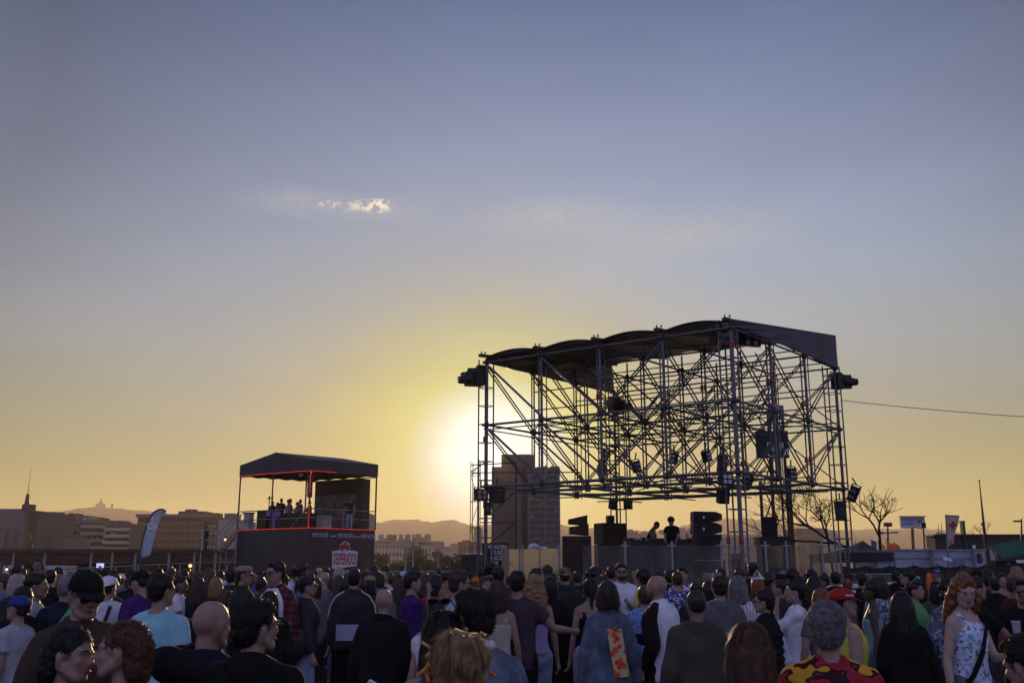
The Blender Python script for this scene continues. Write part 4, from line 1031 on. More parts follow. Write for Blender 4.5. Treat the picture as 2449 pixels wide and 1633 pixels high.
# ================================================================ flags, billboard, tents at the right
def feather(name, label, x0, ybase, Y):
    t = thing(name, label, 'flag', (P(x0, ybase, Y).x, Y, 0))
    SILV = MT('banner edge', (.05, .06, .08), .6)
    # outline of the sail, photo-measured, given thickness
    L_ = [(335, 1334), (336, 1320), (339, 1300), (344, 1278), (350, 1258), (357, 1240), (366, 1226), (378, 1218), (389, 1217), (397, 1222)]
    R_ = [(361, 1327), (364, 1310), (369, 1290), (374, 1270), (380, 1250), (386, 1236), (391, 1229), (394, 1226), (396, 1224), (397.5, 1222.5)]
    mb = MB()
    def fn(u, v):
        k = v * (len(L_) - 1); i = min(int(k), len(L_) - 2); f = k - i
        l = (L_[i][0] + (L_[i + 1][0] - L_[i][0]) * f, L_[i][1] + (L_[i + 1][1] - L_[i][1]) * f)
        r = (R_[i][0] + (R_[i + 1][0] - R_[i][0]) * f, R_[i][1] + (R_[i + 1][1] - R_[i][1]) * f)
        p = P(l[0] + (r[0] - l[0]) * u, l[1] + (r[1] - l[1]) * u, Y); p.y += .05 * math.sin(5 * u + 3 * v) * u; return p
    mb.grid(fn, 8, 30)
    m = mat('pale blue banner', (.30, .38, .46), .6, var=0); nt = m.node_tree; b_ = nt.nodes['Principled BSDF']
    tc = N(nt, 'ShaderNodeTexCoord'); sp = N(nt, 'ShaderNodeSeparateXYZ'); nt.links.new(tc.outputs['Object'], sp.inputs[0])
    z0, z1 = P(340, 1335, Y).z, P(380, 1217, Y).z
    mr = N(nt, 'ShaderNodeMapRange'); mr.inputs[1].default_value = z0; mr.inputs[2].default_value = z1; nt.links.new(sp.outputs[2], mr.inputs[0])
    r = ramp(nt, [(0, (.08, .16, .42)), (.10, (.50, .60, .70)), (.5, (.55, .63, .68)), (1, (.20, .27, .34))]); nt.links.new(mr.outputs[0], r.inputs[0]); nt.links.new(r.outputs[0], b_.inputs['Base Color']); translucent(m, (.5, .6, .68), .35)
    o = mb.build('sail', m, t); s = o.modifiers.new('s', 'SOLIDIFY'); s.thickness = .015
    mb = MB(); pr = P(337, 1368, Y); pr.z = 0; pts = [pr] + [P(x, y, Y - .02) for x, y in L_]
    for p, q in zip(pts, pts[1:]): mb.tube(p, q, .03 if p.z > 1 else .035)
    mb.build('pole', SILV, t)
    # wheelchair symbol
    W = MT('symbol white', (.72, .66, .62), .6, var=0); mb = MB()
    def q(x, y): return P(x, y, Y - .06)
    mb.ball(q(365.5, 1241), .075, 10, 8)
    for a_, b__ in (((365, 1244), (362.5, 1255)), ((362.5, 1255), (370, 1256)), ((370, 1256), (372.5, 1264)), ((364, 1248.5), (370.5, 1249.5)), ((372.5, 1264), (375, 1263))): mb.tube(q(*a_), q(*b__), .038)
    for k in range(14):
        a0, a1 = 2.05 + k * .29, 2.05 + (k + 1) * .29
        mb.tube(q(361.5 + 8.2 * math.cos(a0), 1257.5 - 8.2 * math.sin(a0)), q(361.5 + 8.2 * math.cos(a1), 1257.5 - 8.2 * math.sin(a1)), .038)
    mb.build('wheelchair_symbol', W, t)
feather('feather_flag', 'curved pale blue feather flag with a white wheelchair symbol', 337, 1368, 40)

t = thing('medical_flag', 'white banner flag with a red cross on a steel pole', 'flag', (P(2263, 1368, 38).x, 38, 0)); Y = 38
pt, pb_ = P(2262, 1230, Y), P(2264, 1368, Y); pb_.z = 0; MB().tube(pb_, pt, .035, .03).build('pole', STEEL, t)
LE = [(2263, 1232), (2264, 1252), (2265, 1272), (2266, 1292), (2267, 1305)]; RE = [(2295, 1234), (2293, 1252), (2286, 1272), (2280, 1286), (2279, 1300)]
def ff(u, v):
    k = v * 4; i = min(int(k), 3); f = k - i
    l = [LE[i][j] + (LE[i + 1][j] - LE[i][j]) * f for j in (0, 1)]; r = [RE[i][j] + (RE[i + 1][j] - RE[i][j]) * f for j in (0, 1)]
    p = P(l[0] + (r[0] - l[0]) * u, l[1] + (r[1] - l[1]) * u, Y); p.y += .06 * math.sin(7 * u + 4 * v) * (.2 + u); return p
FW = MT('flag white', (.70, .62, .55), .75, var=.05); 
translucent(FW, (.7, .6, .5), .45)
o = MB().grid(ff, 14, 20).build('cloth', FW, t); s = o.modifiers.new('s', 'SOLIDIFY'); s.thickness = .012
mb = MB(); 
for k in range(9): a, b = ff(0, 0) if 0 else ff(k / 9, 0), ff((k + 1) / 9, 0); mb.tube(a, b, .022, seg=5)
mb.build('top_batten', DARKSTEEL, t)
FR = MT('cross red', (.50, .07, .04), .7, var=.05); translucent(FR, (.5, .08, .05), .3)
def onf(x, y, d=.05): return P(x, y, Y - d - .03)
mb = MB(); mb.prism([onf(x, y) for x, y in ((2277, 1246), (2283, 1246), (2283, 1252), (2289, 1252), (2289, 1258), (2283, 1258), (2283, 1265), (2277, 1265), (2277, 1258), (2270, 1258), (2270, 1252), (2277, 1252))], (0, .01, 0)); mb.build('red_cross', FR, t)
mb = MB(); mb.prism([onf(x, y) for x, y in ((2270, 1295), (2273, 1294), (2273, 1298), (2270, 1299))], (0, .01, 0)); mb.prism([onf(x, y) for x, y in ((2274, 1293), (2278, 1291), (2278, 1293), (2274, 1295))], (0, .01, 0)); mb.build('small_print', FR, t)

# billboard
Y = 150; t = thing('billboard', 'blue and white roadside billboard on a thick single pole', 'billboard', (P(2184, 1368, Y).x, Y, 0))
a, b = P(2152, 1236, Y), P(2212, 1263, Y); mb = MB(); mb.box((a + b) / 2, (b.x - a.x, .5, a.z - b.z)); mb.build('panel', MT('billboard face', (.36, .38, .46), .5, var=.05), t)
mb = MB(); c, d = P(2155, 1238, Y - .3), P(2189, 1245, Y - .3); mb.box((c + d) / 2, (d.x - c.x, .05, c.z - d.z)); mb.build('blue_strip', MT('billboard blue', (.05, .09, .26), .5), t)
lettering('DECATHLON', .52, P(2172, 1241.5, Y - .36), (1, 0, 0), MT('billboard letters', (.5, .52, .6), .6, var=0), t, True, xs=.62)
mb = MB(); 
for x0, x1, y0 in ((2157, 2161, 1251), (2163, 2186, 1250.5)): p, q = P(x0, y0, Y - .28), P(x1, y0 + 3, Y - .28); mb.box((p + q) / 2, (q.x - p.x, .04, p.z - q.z))
for x0, y0, x1, y1 in ((2195, 1240, 2197, 1253), (2205, 1240, 2199, 1250), (2199, 1245, 2199, 1256)): mb.tube(P(x0, y0, Y - .3), P(x1, y1, Y - .3), .09)
mb.build('marks', MT('billboard blue', (.05, .09, .26), .5), t)
p = P(2182, 1263, Y); q = P(2186, 1368, Y); q.z = 0; MB().tube(q, p, .28, .22).build('pole', BRP, t)
for k in range(11): x = 2153 + k * 5.8; MB().box(P(x, 1234.5, Y - .5), (.2, .9, .12)).build('lamp', DARKSTEEL, t)
# distant masts, chimney, flagpole
def post(name, label, cat, x0, y0, x1, y1, Y, r0, r1, m=DARKSTEEL, extra=None, part='pole'):
    p, q = P(x1, 1368, Y), P(x0, y0, Y); base = P(x1, y1, Y)
    t = thing(name, label, cat, (base.x, Y, 0)); k = (q - base).normalized(); lo = V(base.x, Y, 0)
    MB().tube(lo, base, r1).build(part, m, t) if base.z > .2 else None
    MB().tube(base, q, r1, r0).build('upper_' + part, m, t)
    return t
t = post('flagpole', 'tall thin leaning mast rising above the dark brown building', 'mast', 2342, 1149, 2355, 1278, 60, .025, .09)
MB().ball(P(2342, 1149, 60), .06, 8, 6).build('finial', DARKSTEEL, t); MB().tube(P(2350, 1250, 60), P(2351, 1256, 60), .12).build('collar', DARKSTEEL, t)
t = thing('chimney_stack', 'squat dark chimney standing on the dark brown building', 'chimney', (P(2303, 1368, 75).x, 75, 0))
a, b = P(2298, 1247, 75), P(2308, 1290, 75); mb = MB(); mb.box(((a.x + b.x) / 2, 75, a.z / 2), (b.x - a.x, .5, a.z)); mb.build('shaft', MT('chimney metal', (.03, .03, .035), .6), t); MB().box(((a.x + b.x) / 2 - .02, 75, a.z + .03), (b.x - a.x + .08, .6, .06)).build('cap', GREY, t)
t = post('floodlight_mast', 'dark slim mast with a cluster lamp in front of the billboard', 'street lamp', 2208, 1258, 2213, 1330, 70, .05, .07)
MB().box(P(2207, 1256, 70), (.32, .3, .36)).build('lamp_head', BLACK, t); MB().box(P(2201, 1258, 69.8), (.12, .2, .34)).build('reflector', MT('lamp lens', (.35, .36, .4), .15, .6), t)
t = post('street_lamp', 'twin-arm street lamp behind the forked leafless tree', 'street lamp', 2123, 1252, 2124, 1300, 90, .06, .09)
for dx in (-1, 1):
    MB().tube(P(2123, 1274, 90), P(2123 + dx * 16, 1274 + (-1 if dx > 0 else 1), 90), .05).build('arm', DARKSTEEL, t); MB().box(P(2123 + dx * 18, 1273, 90), (.5, .25, .12)).build('lamp_head', DARKSTEEL, t)
MB().box(P(2123, 1254, 90), (.7, .3, .35)).build('lamp_cluster', DARKSTEEL, t)
t = post('street_lamp', 'single-arm street lamp at the far right edge', 'street lamp', 2443, 1240, 2443, 1300, 70, .05, .08)
MB().tube(P(2443, 1245, 70), P(2436, 1246, 70), .04).build('arm', DARKSTEEL, t); MB().box(P(2434, 1246, 70), (.55, .2, .12)).build('lamp_head', DARKSTEEL, t)
for k, (x, y) in enumerate(((2244, 1254), (2252, 1250))):
    t = post('antenna', ('shorter' if k == 0 else 'taller') + ' of two thin antennas on the far ridge left of the medical flag', 'antenna', x, y, x, 1272, 600, .12, .3)
t = post('street_lamp', 'hazy lamp on the ridge line just left of the medical flag', 'street lamp', 2240, 1273, 2250, 1300, 120, .05, .09)
MB().tube(P(2240, 1273, 120), P(2262, 1277, 120), .05).build('arm', DARKSTEEL, t)

# striped orange flags
OR = MT('orange flag', (.65, .22, .02), .7, var=.1); ORR = MT('red flag stripe', (.55, .04, .02), .7); translucent(OR, (.9, .35, .05), .6); translucent(ORR, (.8, .08, .03), .5)
for k, (x0, y0, pts) in enumerate(((2101, 1293, ((2101, 1293), (2118, 1308), (2118, 1313), (2104, 1312))), (2120, 1291, ((2120, 1291), (2139, 1303), (2142, 1315), (2124, 1314))), (2137, 1295, ((2137, 1295), (2152, 1306), (2155, 1315), (2141, 1314))))):
    Y = 50 + k * .6; t = thing('striped_flag', ('leftmost small orange flag beside the tent', 'middle orange and red striped flag', 'rightmost orange-red striped flag')[k] + ' above the white containers', 'flag', (P(x0, 1368, Y).x, Y, 0), 'orange striped flags')
    c4 = [P(x, y, Y) for x, y in pts]
    for s_ in range(5):
        def fg(u, v, s_=s_): vv = (s_ + v) / 5; p = c4[0].lerp(c4[1], u).lerp(c4[3].lerp(c4[2], u), vv); p.y += .05 * math.sin(6 * u + vv); return p
        if s_ % 2 == 0 or k == 0: MB().grid(fg, 6, 2).build('stripe', OR, t)
        else: MB().grid(fg, 6, 2).build('stripe', ORR, t)
    q = P(x0, y0 - 2, Y); MB().tube((q.x, Y, 0), q, .02).build('pole', STEEL, t)
t = thing('purple_flag', 'small faded purple flag left of the orange striped flags', 'flag', (P(2083, 1368, 52).x, 52, 0))
MB().grid(lambda u, v: P(2084 + 13 * u, 1290 + 22 * v + 6 * u * (1 - v), 52), 6, 6).build('cloth', MT('faded purple', (.10, .08, .15), .7), t); q = P(2083, 1286, 52); MB().tube((q.x, 52, 0), q, .02).build('pole', STEEL, t)
t = thing('pennant', 'tiny white pennant above the left slope of the black tent', 'flag', (P(2046, 1368, 45).x, 45, 0)); q = P(2046, 1292, 45)
MB().tube((q.x, 45, 0), q, .018).build('pole', STEEL, t); MB().prism([P(2044, 1294, 45), P(2048, 1294, 45), P(2048, 1306, 45), P(2045, 1304, 45)], (0, .01, 0)).build('cloth', WHITE, t)

# black peaked tent
Y = 34; t = thing('black_tent', 'black peaked marquee tent right of the stage', 'tent', (P(2065, 1368, Y).x, Y, 0)); TF = MT('navy tent canvas', (.014, .017, .028), .6, var=.2, scale=1, bump=.3, bscale=2)
ap = P(2063, 1292, Y + 2); zc_ = P(2030, 1320, Y).z; x0, x1 = P(2022, 1320, Y).x, P(2138, 1320, Y).x
cs = [V(x0, Y, zc_), V(x1, Y, zc_), V(x1, Y + 4, zc_), V(x0, Y + 4, zc_)]; mb = MB()
for k in range(4):
    a, b = cs[k], cs[(k + 1) % 4]; mb.grid(lambda u, v: a.lerp(b, u).lerp(ap, v) - V(0, 0, .12 * math.sin(PI * v)), 6, 8)
mb.build('tent_roof', TF, t); zv = P(2030, 1342, Y).z; mb = MB()
for k in range(4): a, b = cs[k], cs[(k + 1) % 4]; mb.grid(lambda u, v: a.lerp(b, u) - V(0, 0, v * (zc_ - zv)), 4, 2)
mb.build('valance', TF, t)
for c in cs: MB().tube((c.x, c.y, 0), c, .04).build('leg', STEEL, t)
# white site containers
CW = MT('white container', (.36, .38, .44), .5, var=.06, scale=1)
for k, (xa, xb, ya, yb, Y, lb) in enumerate(((2096, 2138, 1345, 1352, 37, 'pale strip of a low container visible under the black tent'), (2138, 2232, 1316, 1350, 40, 'long pale container cabin right of the black tent'), (2232, 2330, 1317, 1350, 39.5, 'white container cabin behind the medical flag'), (2330, 2360, 1317, 1350, 39.2, 'end of the white cabin with a barred window'))):
    a, b = P(xa, ya, Y), P(xb, yb, Y); t = thing('container_cabin', lb, 'container', ((a.x + b.x) / 2, Y, 0), 'white container cabins')
    mb = MB(); mb.box(((a.x + b.x) / 2, Y + 1.2, a.z / 2), (b.x - a.x - .03, 2.4, a.z)); o = mb.build('wall', CW, t)
    mb = MB(); mb.box(((a.x + b.x) / 2, Y + 1.2, a.z + .03), (b.x - a.x + .02, 2.5, .06)); mb.build('roof', MT('container trim', (.28, .29, .33), .5), t)
    mb = MB(); mb.box(((a.x + b.x) / 2, Y - .02, a.z - .28), (b.x - a.x, .03, .04)); mb.build('trim', GREY, t)
    if k == 3:
        c, d = P(2336, 1323, Y - .02), P(2350, 1345, Y - .02); mb = MB(); mb.box((c + d) / 2, (d.x - c.x, .05, c.z - d.z)); o = mb.build('window', GLASSD, t)
        for q in range(4): mb = MB(); x = c.x + (d.x - c.x) * (q + .5) / 8; mb.tube((x, Y - .07, d.z), (x, Y - .07, c.z), .014); mb.build('bar', DARKSTEEL, t)
    if k == 2:
        for q in range(7): mb = MB(); x = 2276 + q * 5; a2 = P(x, 1338, Y - 1); b2 = P(x, 1368, Y - 1); mb.tube((a2.x, Y - 1, 0), a2, .03); mb.build('bollard_slat', STEEL, t)
bw = thing('paper_sign', 'bright white sheet fixed to the pole of the medical flag', 'sign', (P(2266, 1334, 37.5).x, 37.5, P(2266, 1334, 37.5).z))
MB().prism([P(2256, 1328, 37.5), P(2278, 1337, 37.5), P(2278, 1342, 37.5), P(2256, 1338, 37.5)], (0, .02, 0)).build('sheet', WHITE, bw)
MB().tube(P(2256, 1328, 37.52), P(2278, 1337, 37.52), .015).build('edge_bar', STEEL, bw)
# black fence cloth running in front of the containers
FC = MT('black fence cloth', (.018, .018, .021), .8, var=.3, scale=1.5, bump=.3, bscale=3)
a, b = P(2014, 1352, 30), P(2470, 1349, 30)
for k in range(8):
    p, q = a.lerp(b, k / 8), a.lerp(b, (k + 1) / 8); t = thing('fence_panel', ['first', 'second', 'third', 'fourth', 'fifth', 'sixth', 'seventh', 'eighth'][k] + ' black cloth-covered fence panel counted rightwards from the scaffold stage', 'fence', (p.x, 30, 0), 'black cloth fence panels')
    MB().grid(lambda u, v: V(p.x + (q.x - p.x) * u, 30 + .02 * math.sin(17 * u + k), .05 + (p.z - .05 - .07 * math.sin(PI * u)) * v), 14, 4).build('cloth', FC, t)
    MB().tube((p.x, 30.03, 0), (p.x, 30.03, p.z + .06), .022).build('post', STEEL, t)
# dark brown building at the right and green kiosk
t = thing('dark_brown_building', 'long dark brown flat-roofed building at the far right', 'building', (P(2350, 1368, 75).x, 75, 0)); Y = 75
a, b = P(2235, 1281, Y), P(2560, 1279, Y); mb = MB(); mb.box(((a.x + b.x) / 2, Y + .8, a.z / 2), (b.x - a.x, 1.6, a.z)); mb.build('wall', MT('dark brown cladding', (.035, .024, .02), .7, var=.2, scale=.3), t)
mb = MB(); mb.box(((a.x + b.x) / 2, Y + .8, a.z + .06), (b.x - a.x + .2, 1.9, .12)); mb.build('roof', DARKSTEEL, t)
c = P(2329, 1307, Y - .1); MB().box(c, (.2, .1, .26)).build('sign_plate', WHITE, t)
for (x0, y0, x1, y1) in ((2366, 1313, 2384, 1339), (2300, 1313, 2358, 1318)): c, d = P(x0, y0, Y - .05), P(x1, y1, Y - .05); MB().box((c + d) / 2, (d.x - c.x, .1, c.z - d.z)).build('window', MT('cream wall panel', (.35, .31, .25), .7), t)  # both panels in one plain cream colour
t = thing('orange_counter', 'orange fronted stall counter beside the white cabin', 'stall', (P(2378, 1368, 45).x, 45, 0)); c, d = P(2360, 1339, 45), P(2398, 1350, 45)
MB().box(((c.x + d.x) / 2, 45.5, (c.z + d.z) / 2), (d.x - c.x, 1, c.z - d.z)).build('front_panel', MT('orange panel', (.28, .10, .03), .6), t); MB().box(((c.x + d.x) / 2, 45.5, d.z / 2), (d.x - c.x, .9, d.z)).build('base', BLACK, t)
t = thing('green_kiosk', 'dark green kiosk with a sloping awning at the right edge', 'kiosk', (P(2430, 1368, 42).x, 42, 0)); GR = MT('green awning', (.012, .07, .045), .6)
a, b = P(2404, 1336, 42), P(2480, 1322, 42); MB().prism([a, b, b + V(0, 1.5, .5), a + V(0, 1.5, .5)], (0, 0, .06)).build('awning', GR, t)
a2 = P(2398, 1340, 43); MB().box((a2.x + 1, 43.6, a2.z / 2), (2.6, 1.2, a2.z)).build('wall', MT('kiosk wall', (.012, .03, .022), .7), t)
MB().box(P(2446, 1342, 41.9), (.5, .05, .12)).build('sign', WHITE, t)

# ================================================================ people
def caps(bm, p0, p1, r0, r1, seg=10, sx=1.0, sy=1.0, flat=False):
    """tapered limb with rounded ends; sx, sy squash it sideways / front to back"""
    p0, p1 = Vector(p0), Vector(p1); d = p1 - p0; l = d.length
    if l < 1e-5:
        ell(bm, p0, (r0 * sx, r0 * sy, r0)); return
    q = d.to_track_quat('Z', 'Y').to_matrix(); rows = []
    def ring(z, r): rows.append([bm.verts.new(p0 + q @ Vector((r * math.cos(a) , r * math.sin(a), z))) for a in (2 * PI * i / seg for i in range(seg))])
    for t in (-.95, -.6, 0): ring(t * r0, r0 * math.sqrt(max(0, 1 - t * t)))
    ring(l * .5, (r0 + r1) / 2)
    for t in ((0, .12) if flat else (0, .6, .95)): ring(l + t * r1, r1 * (1 if flat else math.sqrt(max(0, 1 - t * t))))
    skin_rows(bm, rows, seg)
def skin_rows(bm, rows, seg):
    for a, b in zip(rows, rows[1:]):
        for i in range(seg): bm.faces.new((a[i], a[(i + 1) % seg], b[(i + 1) % seg], b[i]))
    bm.faces.new(rows[0][::-1]); bm.faces.new(rows[-1])
def ell(bm, c, r, rot=None):
    R = rot or Matrix.Identity(3); c = Vector(c); rows = []
    for j in range(1, 9):
        th = PI * j / 9; z, q = -math.cos(th), math.sin(th)
        rows.append([bm.verts.new(R @ Vector((r[0] * q * math.cos(a), r[1] * q * math.sin(a), r[2] * z)) + c) for a in (2 * PI * i / 14 for i in range(14))])
    skin_rows(bm, rows, 14)
def loft(bm, rings, U, seg=18):
    """rings: (z, rx, ry, y offset[, x offset])"""
    rows = []
    for R in rings:
        z, rx, ry, yo = R[:4]; xo = R[4] if len(R) > 4 else 0
        row = []
        for i in range(seg):
            a = 2 * PI * i / seg; c, s = math.cos(a), math.sin(a)
            e = .82
            row.append(bm.verts.new(U(Vector((xo + rx * math.copysign(abs(c) ** e, c), yo + ry * math.copysign(abs(s) ** e, s), z)))))
        rows.append(row)
    skin_rows(bm, rows, seg)
TMP = bpy.data.scenes.new('workbench')
def remesh(bm, vox, it, name):
    bmesh.ops.recalc_face_normals(bm, faces=bm.faces)
    me = bpy.data.meshes.new(name); bm.to_mesh(me); bm.free()
    o = bpy.data.objects.new('tmp', me); TMP.collection.objects.link(o)
    m = o.modifiers.new('r', 'REMESH'); m.mode = 'VOXEL'; m.voxel_size = vox; m.use_smooth_shade = True
    s = o.modifiers.new('s', 'SMOOTH'); s.factor = .5; s.iterations = it
    with bpy.context.temp_override(scene=TMP, view_layer=TMP.view_layers[0]):
        dg = bpy.context.evaluated_depsgraph_get(); dg.update()
        r = bpy.data.meshes.new_from_object(o.evaluated_get(dg)); r.name = name
    bpy.data.objects.remove(o); bpy.data.meshes.remove(me)
    for p in r.polygons: p.use_smooth = True
    return r
def wrinkle(me, amp, seed, sc=1.0):
    nn = noise.noise
    pts = [(v.co.copy(), v.normal.copy()) for v in me.vertices]; out = []
    for c, nr in pts:
        n = nn((c.x * 7 * sc + seed, c.y * 7 * sc, c.z * 4.2 * sc + seed)); n2 = nn((c.x * 16 * sc, c.y * 16 * sc + seed, c.z * 26 * sc + c.x * 20))
        out.extend(c + nr * (amp * (1.6 * n + .55 * abs(n2))))
    me.vertices.foreach_set('co', out); me.update()

HC = Vector((0, .012, 1.64))      # head centre
ARMS = {'down': (.285, .02, .80), 'pocket': (.20, .10, .90), 'hold': (.12, .33, 1.16), 'mouth': (.03, .20, 1.50), 'chest': (.06, .24, 1.24), 'hip': (.20, -.02, .98), 'swing': (.25, .22, .86),
        'back': (.24, -.16, .84), 'up': (.20, .25, 1.75), 'point': (.40, .42, 1.20), 'phone': (.10, .36, 1.32), 'ear': (.13, .10, 1.60), 'cross': (-.12, .22, 1.22), 'hug': (.62, .16, 1.43), 'far': (.45, .35, 1.00),
        'table': (.16, .38, 1.08), 'bag': (.30, .10, .88)}
def skeleton(pose):
    g = pose.get('g', 'm'); sw = 1.0 if g == 'm' else .86
    lean = math.radians(pose.get('lean', 0)); LR_ = Matrix.Rotation(-lean, 3, 'X')
    piv = Vector((0, 0, .95)); U = lambda p: (LR_ @ (Vector(p) - piv) + piv) if Vector(p).z > .8 else Vector(p)
    yaw, pit, rol = (math.radians(a) for a in (pose.get('yaw', 0), pose.get('pitch', 0), pose.get('roll', 0)))
    HR = Matrix.Rotation(yaw, 3, 'Z') @ Matrix.Rotation(-pit, 3, 'X') @ Matrix.Rotation(rol, 3, 'Y'); np_ = Vector((0, -.005, 1.53))
    hm = Matrix.Translation(U(np_)) @ (LR_ @ HR).to_4x4() @ Matrix.Translation(HC - np_)
    arms = {}
    for s, k in ((1, 'R'), (-1, 'L')):
        a = pose.get(k, 'down'); t = Vector(ARMS[a] if isinstance(a, str) else a); t.x *= s
        sh = Vector((s * .163 * sw, 0, 1.405))
        if a in ('down',): t.x *= (.9 if g == 'f' else 1)
        d = t - sh; L1, L2 = .285, .255; D = min(d.length, L1 + L2 - .005); d.normalize(); w = sh + d * D
        x = (L1 * L1 - L2 * L2 + D * D) / (2 * D); h = math.sqrt(max(0, L1 * L1 - x * x))
        hint = Vector((s * .35, -.5, -1)) if not (t.z > 1.40 and abs(t.x) > .3) else Vector((s, -.45, .15)); hint = (hint - d * hint.dot(d)).normalized()
        e = sh + d * x + hint * h; f = (w - e).normalized()
        arms[k] = (U(sh), U(e), U(w), (U(w) - U(e)).normalized(), s)
    st = pose.get('legs', 'stand'); legs = []
    for s in (1, -1):
        hip = Vector((s * .09, 0, .93)); an = Vector((s * .115, .0, .085)); kn = Vector((s * .10, .02, .50))
        if st == 'walk': an.y = .28 * s; kn.y = .16 * s + .06; an.z = .085 if s > 0 else .16
        if st == 'shift' and s > 0: an.y = .10; kn.y = .08; an.x = .15
        legs.append((hip, kn, an, s))
    return dict(U=U, hm=hm, arms=arms, legs=legs, g=g, sw=sw, lean=lean)

def hand(bm, w, f, s, curl=.5, big=False, spread=0):
    """palm, four bent fingers of unequal length and a thumb that leaves the side of the palm"""
    f = f.normalized(); side = Vector((s, 0, 0)); side = (side - f * side.dot(f)).normalized() if abs(f.x) < .9 else (Vector((0, 1, 0)) - f * f.y).normalized()
    up = side.cross(f) * s       # across the palm
    fr = up.cross(f)
    p0, p1 = w, w + f * .085
    caps(bm, p0, p1 + up * 0, .024, .027); 
    for q in (-.022, 0, .022): caps(bm, p0 + f * .02 + up * q * .6, p1 + up * q, .016, .013, 8)
    for k, (q, l) in enumerate(((-.030, .068), (-.010, .078), (.011, .074), (.031, .058))):
        a = p1 + up * q; c = curl * (1 + .12 * k); b = a + (f * math.cos(c) - side * s * 0 + fr * math.sin(c) * .9).normalized() * l * .55 + up * q * spread
        d = b + (f * math.cos(2.1 * c) + fr * math.sin(2.1 * c)).normalized() * l * .45 + up * q * spread
        caps(bm, a, b, .0098, .0088, 7); caps(bm, b, d, .0088, .0075, 7)
    a = w + f * .03 + up * -.022; b = a + (f * .6 - up * .75 + fr * .2).normalized() * .042; d = b + (f * .95 - up * .2 + fr * .35).normalized() * .034
    caps(bm, a, b, .0135, .011, 7); caps(bm, b, d, .011, .009, 7)

def head_prims(bm, hm):
    T_ = lambda v: hm @ Vector(v); R3 = hm.to_3x3()
    ell(bm, T_((0, -.014, .018)), (.0755, .096, .092), R3); ell(bm, T_((0, .028, -.030)), (.060, .064, .074), R3)
    caps(bm, T_((-.022, .060, -.088)), T_((.022, .060, -.088)), .023, .023); caps(bm, T_((0, .060, -.088)), T_((0, .072, -.090)), .021, .018)
    for s in (-1, 1):
        caps(bm, T_((s * .050, -.01, -.045)), T_((s * .030, .055, -.085)), .026, .022)          # jaw line
        ell(bm, T_((s * .036, .062, -.022)), (.022, .020, .020), R3)                          # cheek
        caps(bm, T_((s * .012, .082, .022)), T_((s * .044, .068, .020)), .011, .010)           # brow
        ell(bm, T_((s * .078, -.012, -.010)), (.009, .018, .030), R3); ell(bm, T_((s * .079, -.008, -.032)), (.008, .010, .012), R3)
    caps(bm, T_((0, .084, .010)), T_((0, .104, -.022)), .009, .0125); ell(bm, T_((0, .094, -.028)), (.017, .011, .009), R3)
    ell(bm, T_((0, .084, -.052)), (.021, .011, .0065), R3); ell(bm, T_((0, .082, -.062)), (.018, .011, .007), R3)

def body_mesh(pose, vox):
    sk = skeleton(pose); bm = bmesh.new(); U, g, sw = sk['U'], sk['g'], sk['sw']; b = pose.get('bulk', 1.0)
    if g == 'm': R = [(.82, .10, .08, 0), (.87, .160, .108, 0), (.95, .165, .112, -.005), (1.05, .148, .104, 0), (1.15, .150, .104, .005), (1.28, .172, .116, .006), (1.37, .172, .110, .002), (1.42, .150, .090, -.004), (1.462, .100, .070, -.008), (1.50, .06, .058, -.006)]
    else: R = [(.82, .10, .08, 0), (.87, .168, .112, -.005), (.95, .166, .115, -.008), (1.05, .130, .094, 0), (1.13, .122, .090, .004), (1.25, .142, .106, .012), (1.32, .148, .108, .014), (1.40, .142, .085, 0), (1.45, .095, .065, -.006), (1.49, .052, .05, -.004)]
    loft(bm, [(z, rx * b, ry * b, yo) for z, rx, ry, yo in R], U)
    nb = U((0, -.012, 1.45)); caps(bm, nb, sk['hm'] @ Vector((0, -.015, -.055)), .056 * (1 if g == 'm' else .84), .052 * (1 if g == 'm' else .84), 12)
    for s in (-1, 1): caps(bm, U((s * .02, -.015, 1.495)), U((s * .13 * sw, -.005, 1.425)), .038, .042 * sw)
    ar = .052 if g == 'm' else .043
    for k, (sh, e, w, f, s) in sk['arms'].items():
        caps(bm, sh, sh.lerp(e, .5), ar * 1.12, ar, 12); caps(bm, sh.lerp(e, .5), e, ar * .98, ar * .78, 12)
        caps(bm, e, e.lerp(w, .35), ar * .80, ar * .84, 12); caps(bm, e.lerp(w, .35), w, ar * .82, ar * .54, 12)
        hand(bm, w, f, s, pose.get('curl', .45))
    for hip, kn, an, s in sk['legs']:
        caps(bm, hip, hip.lerp(kn, .4), .088, .080, 12); caps(bm, hip.lerp(kn, .4), kn, .080, .054, 12); caps(bm, kn, kn.lerp(an, .35) + V(0, -.012, 0), .053, .056, 12); caps(bm, kn.lerp(an, .35) + V(0, -.012, 0), an, .055, .036, 12)
        caps(bm, an + V(0, -.03, -.035), an + V(0, .13, -.052), .036, .028, 10)
    head_prims(bm, sk['hm'])
    return remesh(bm, vox, 3, 'person')

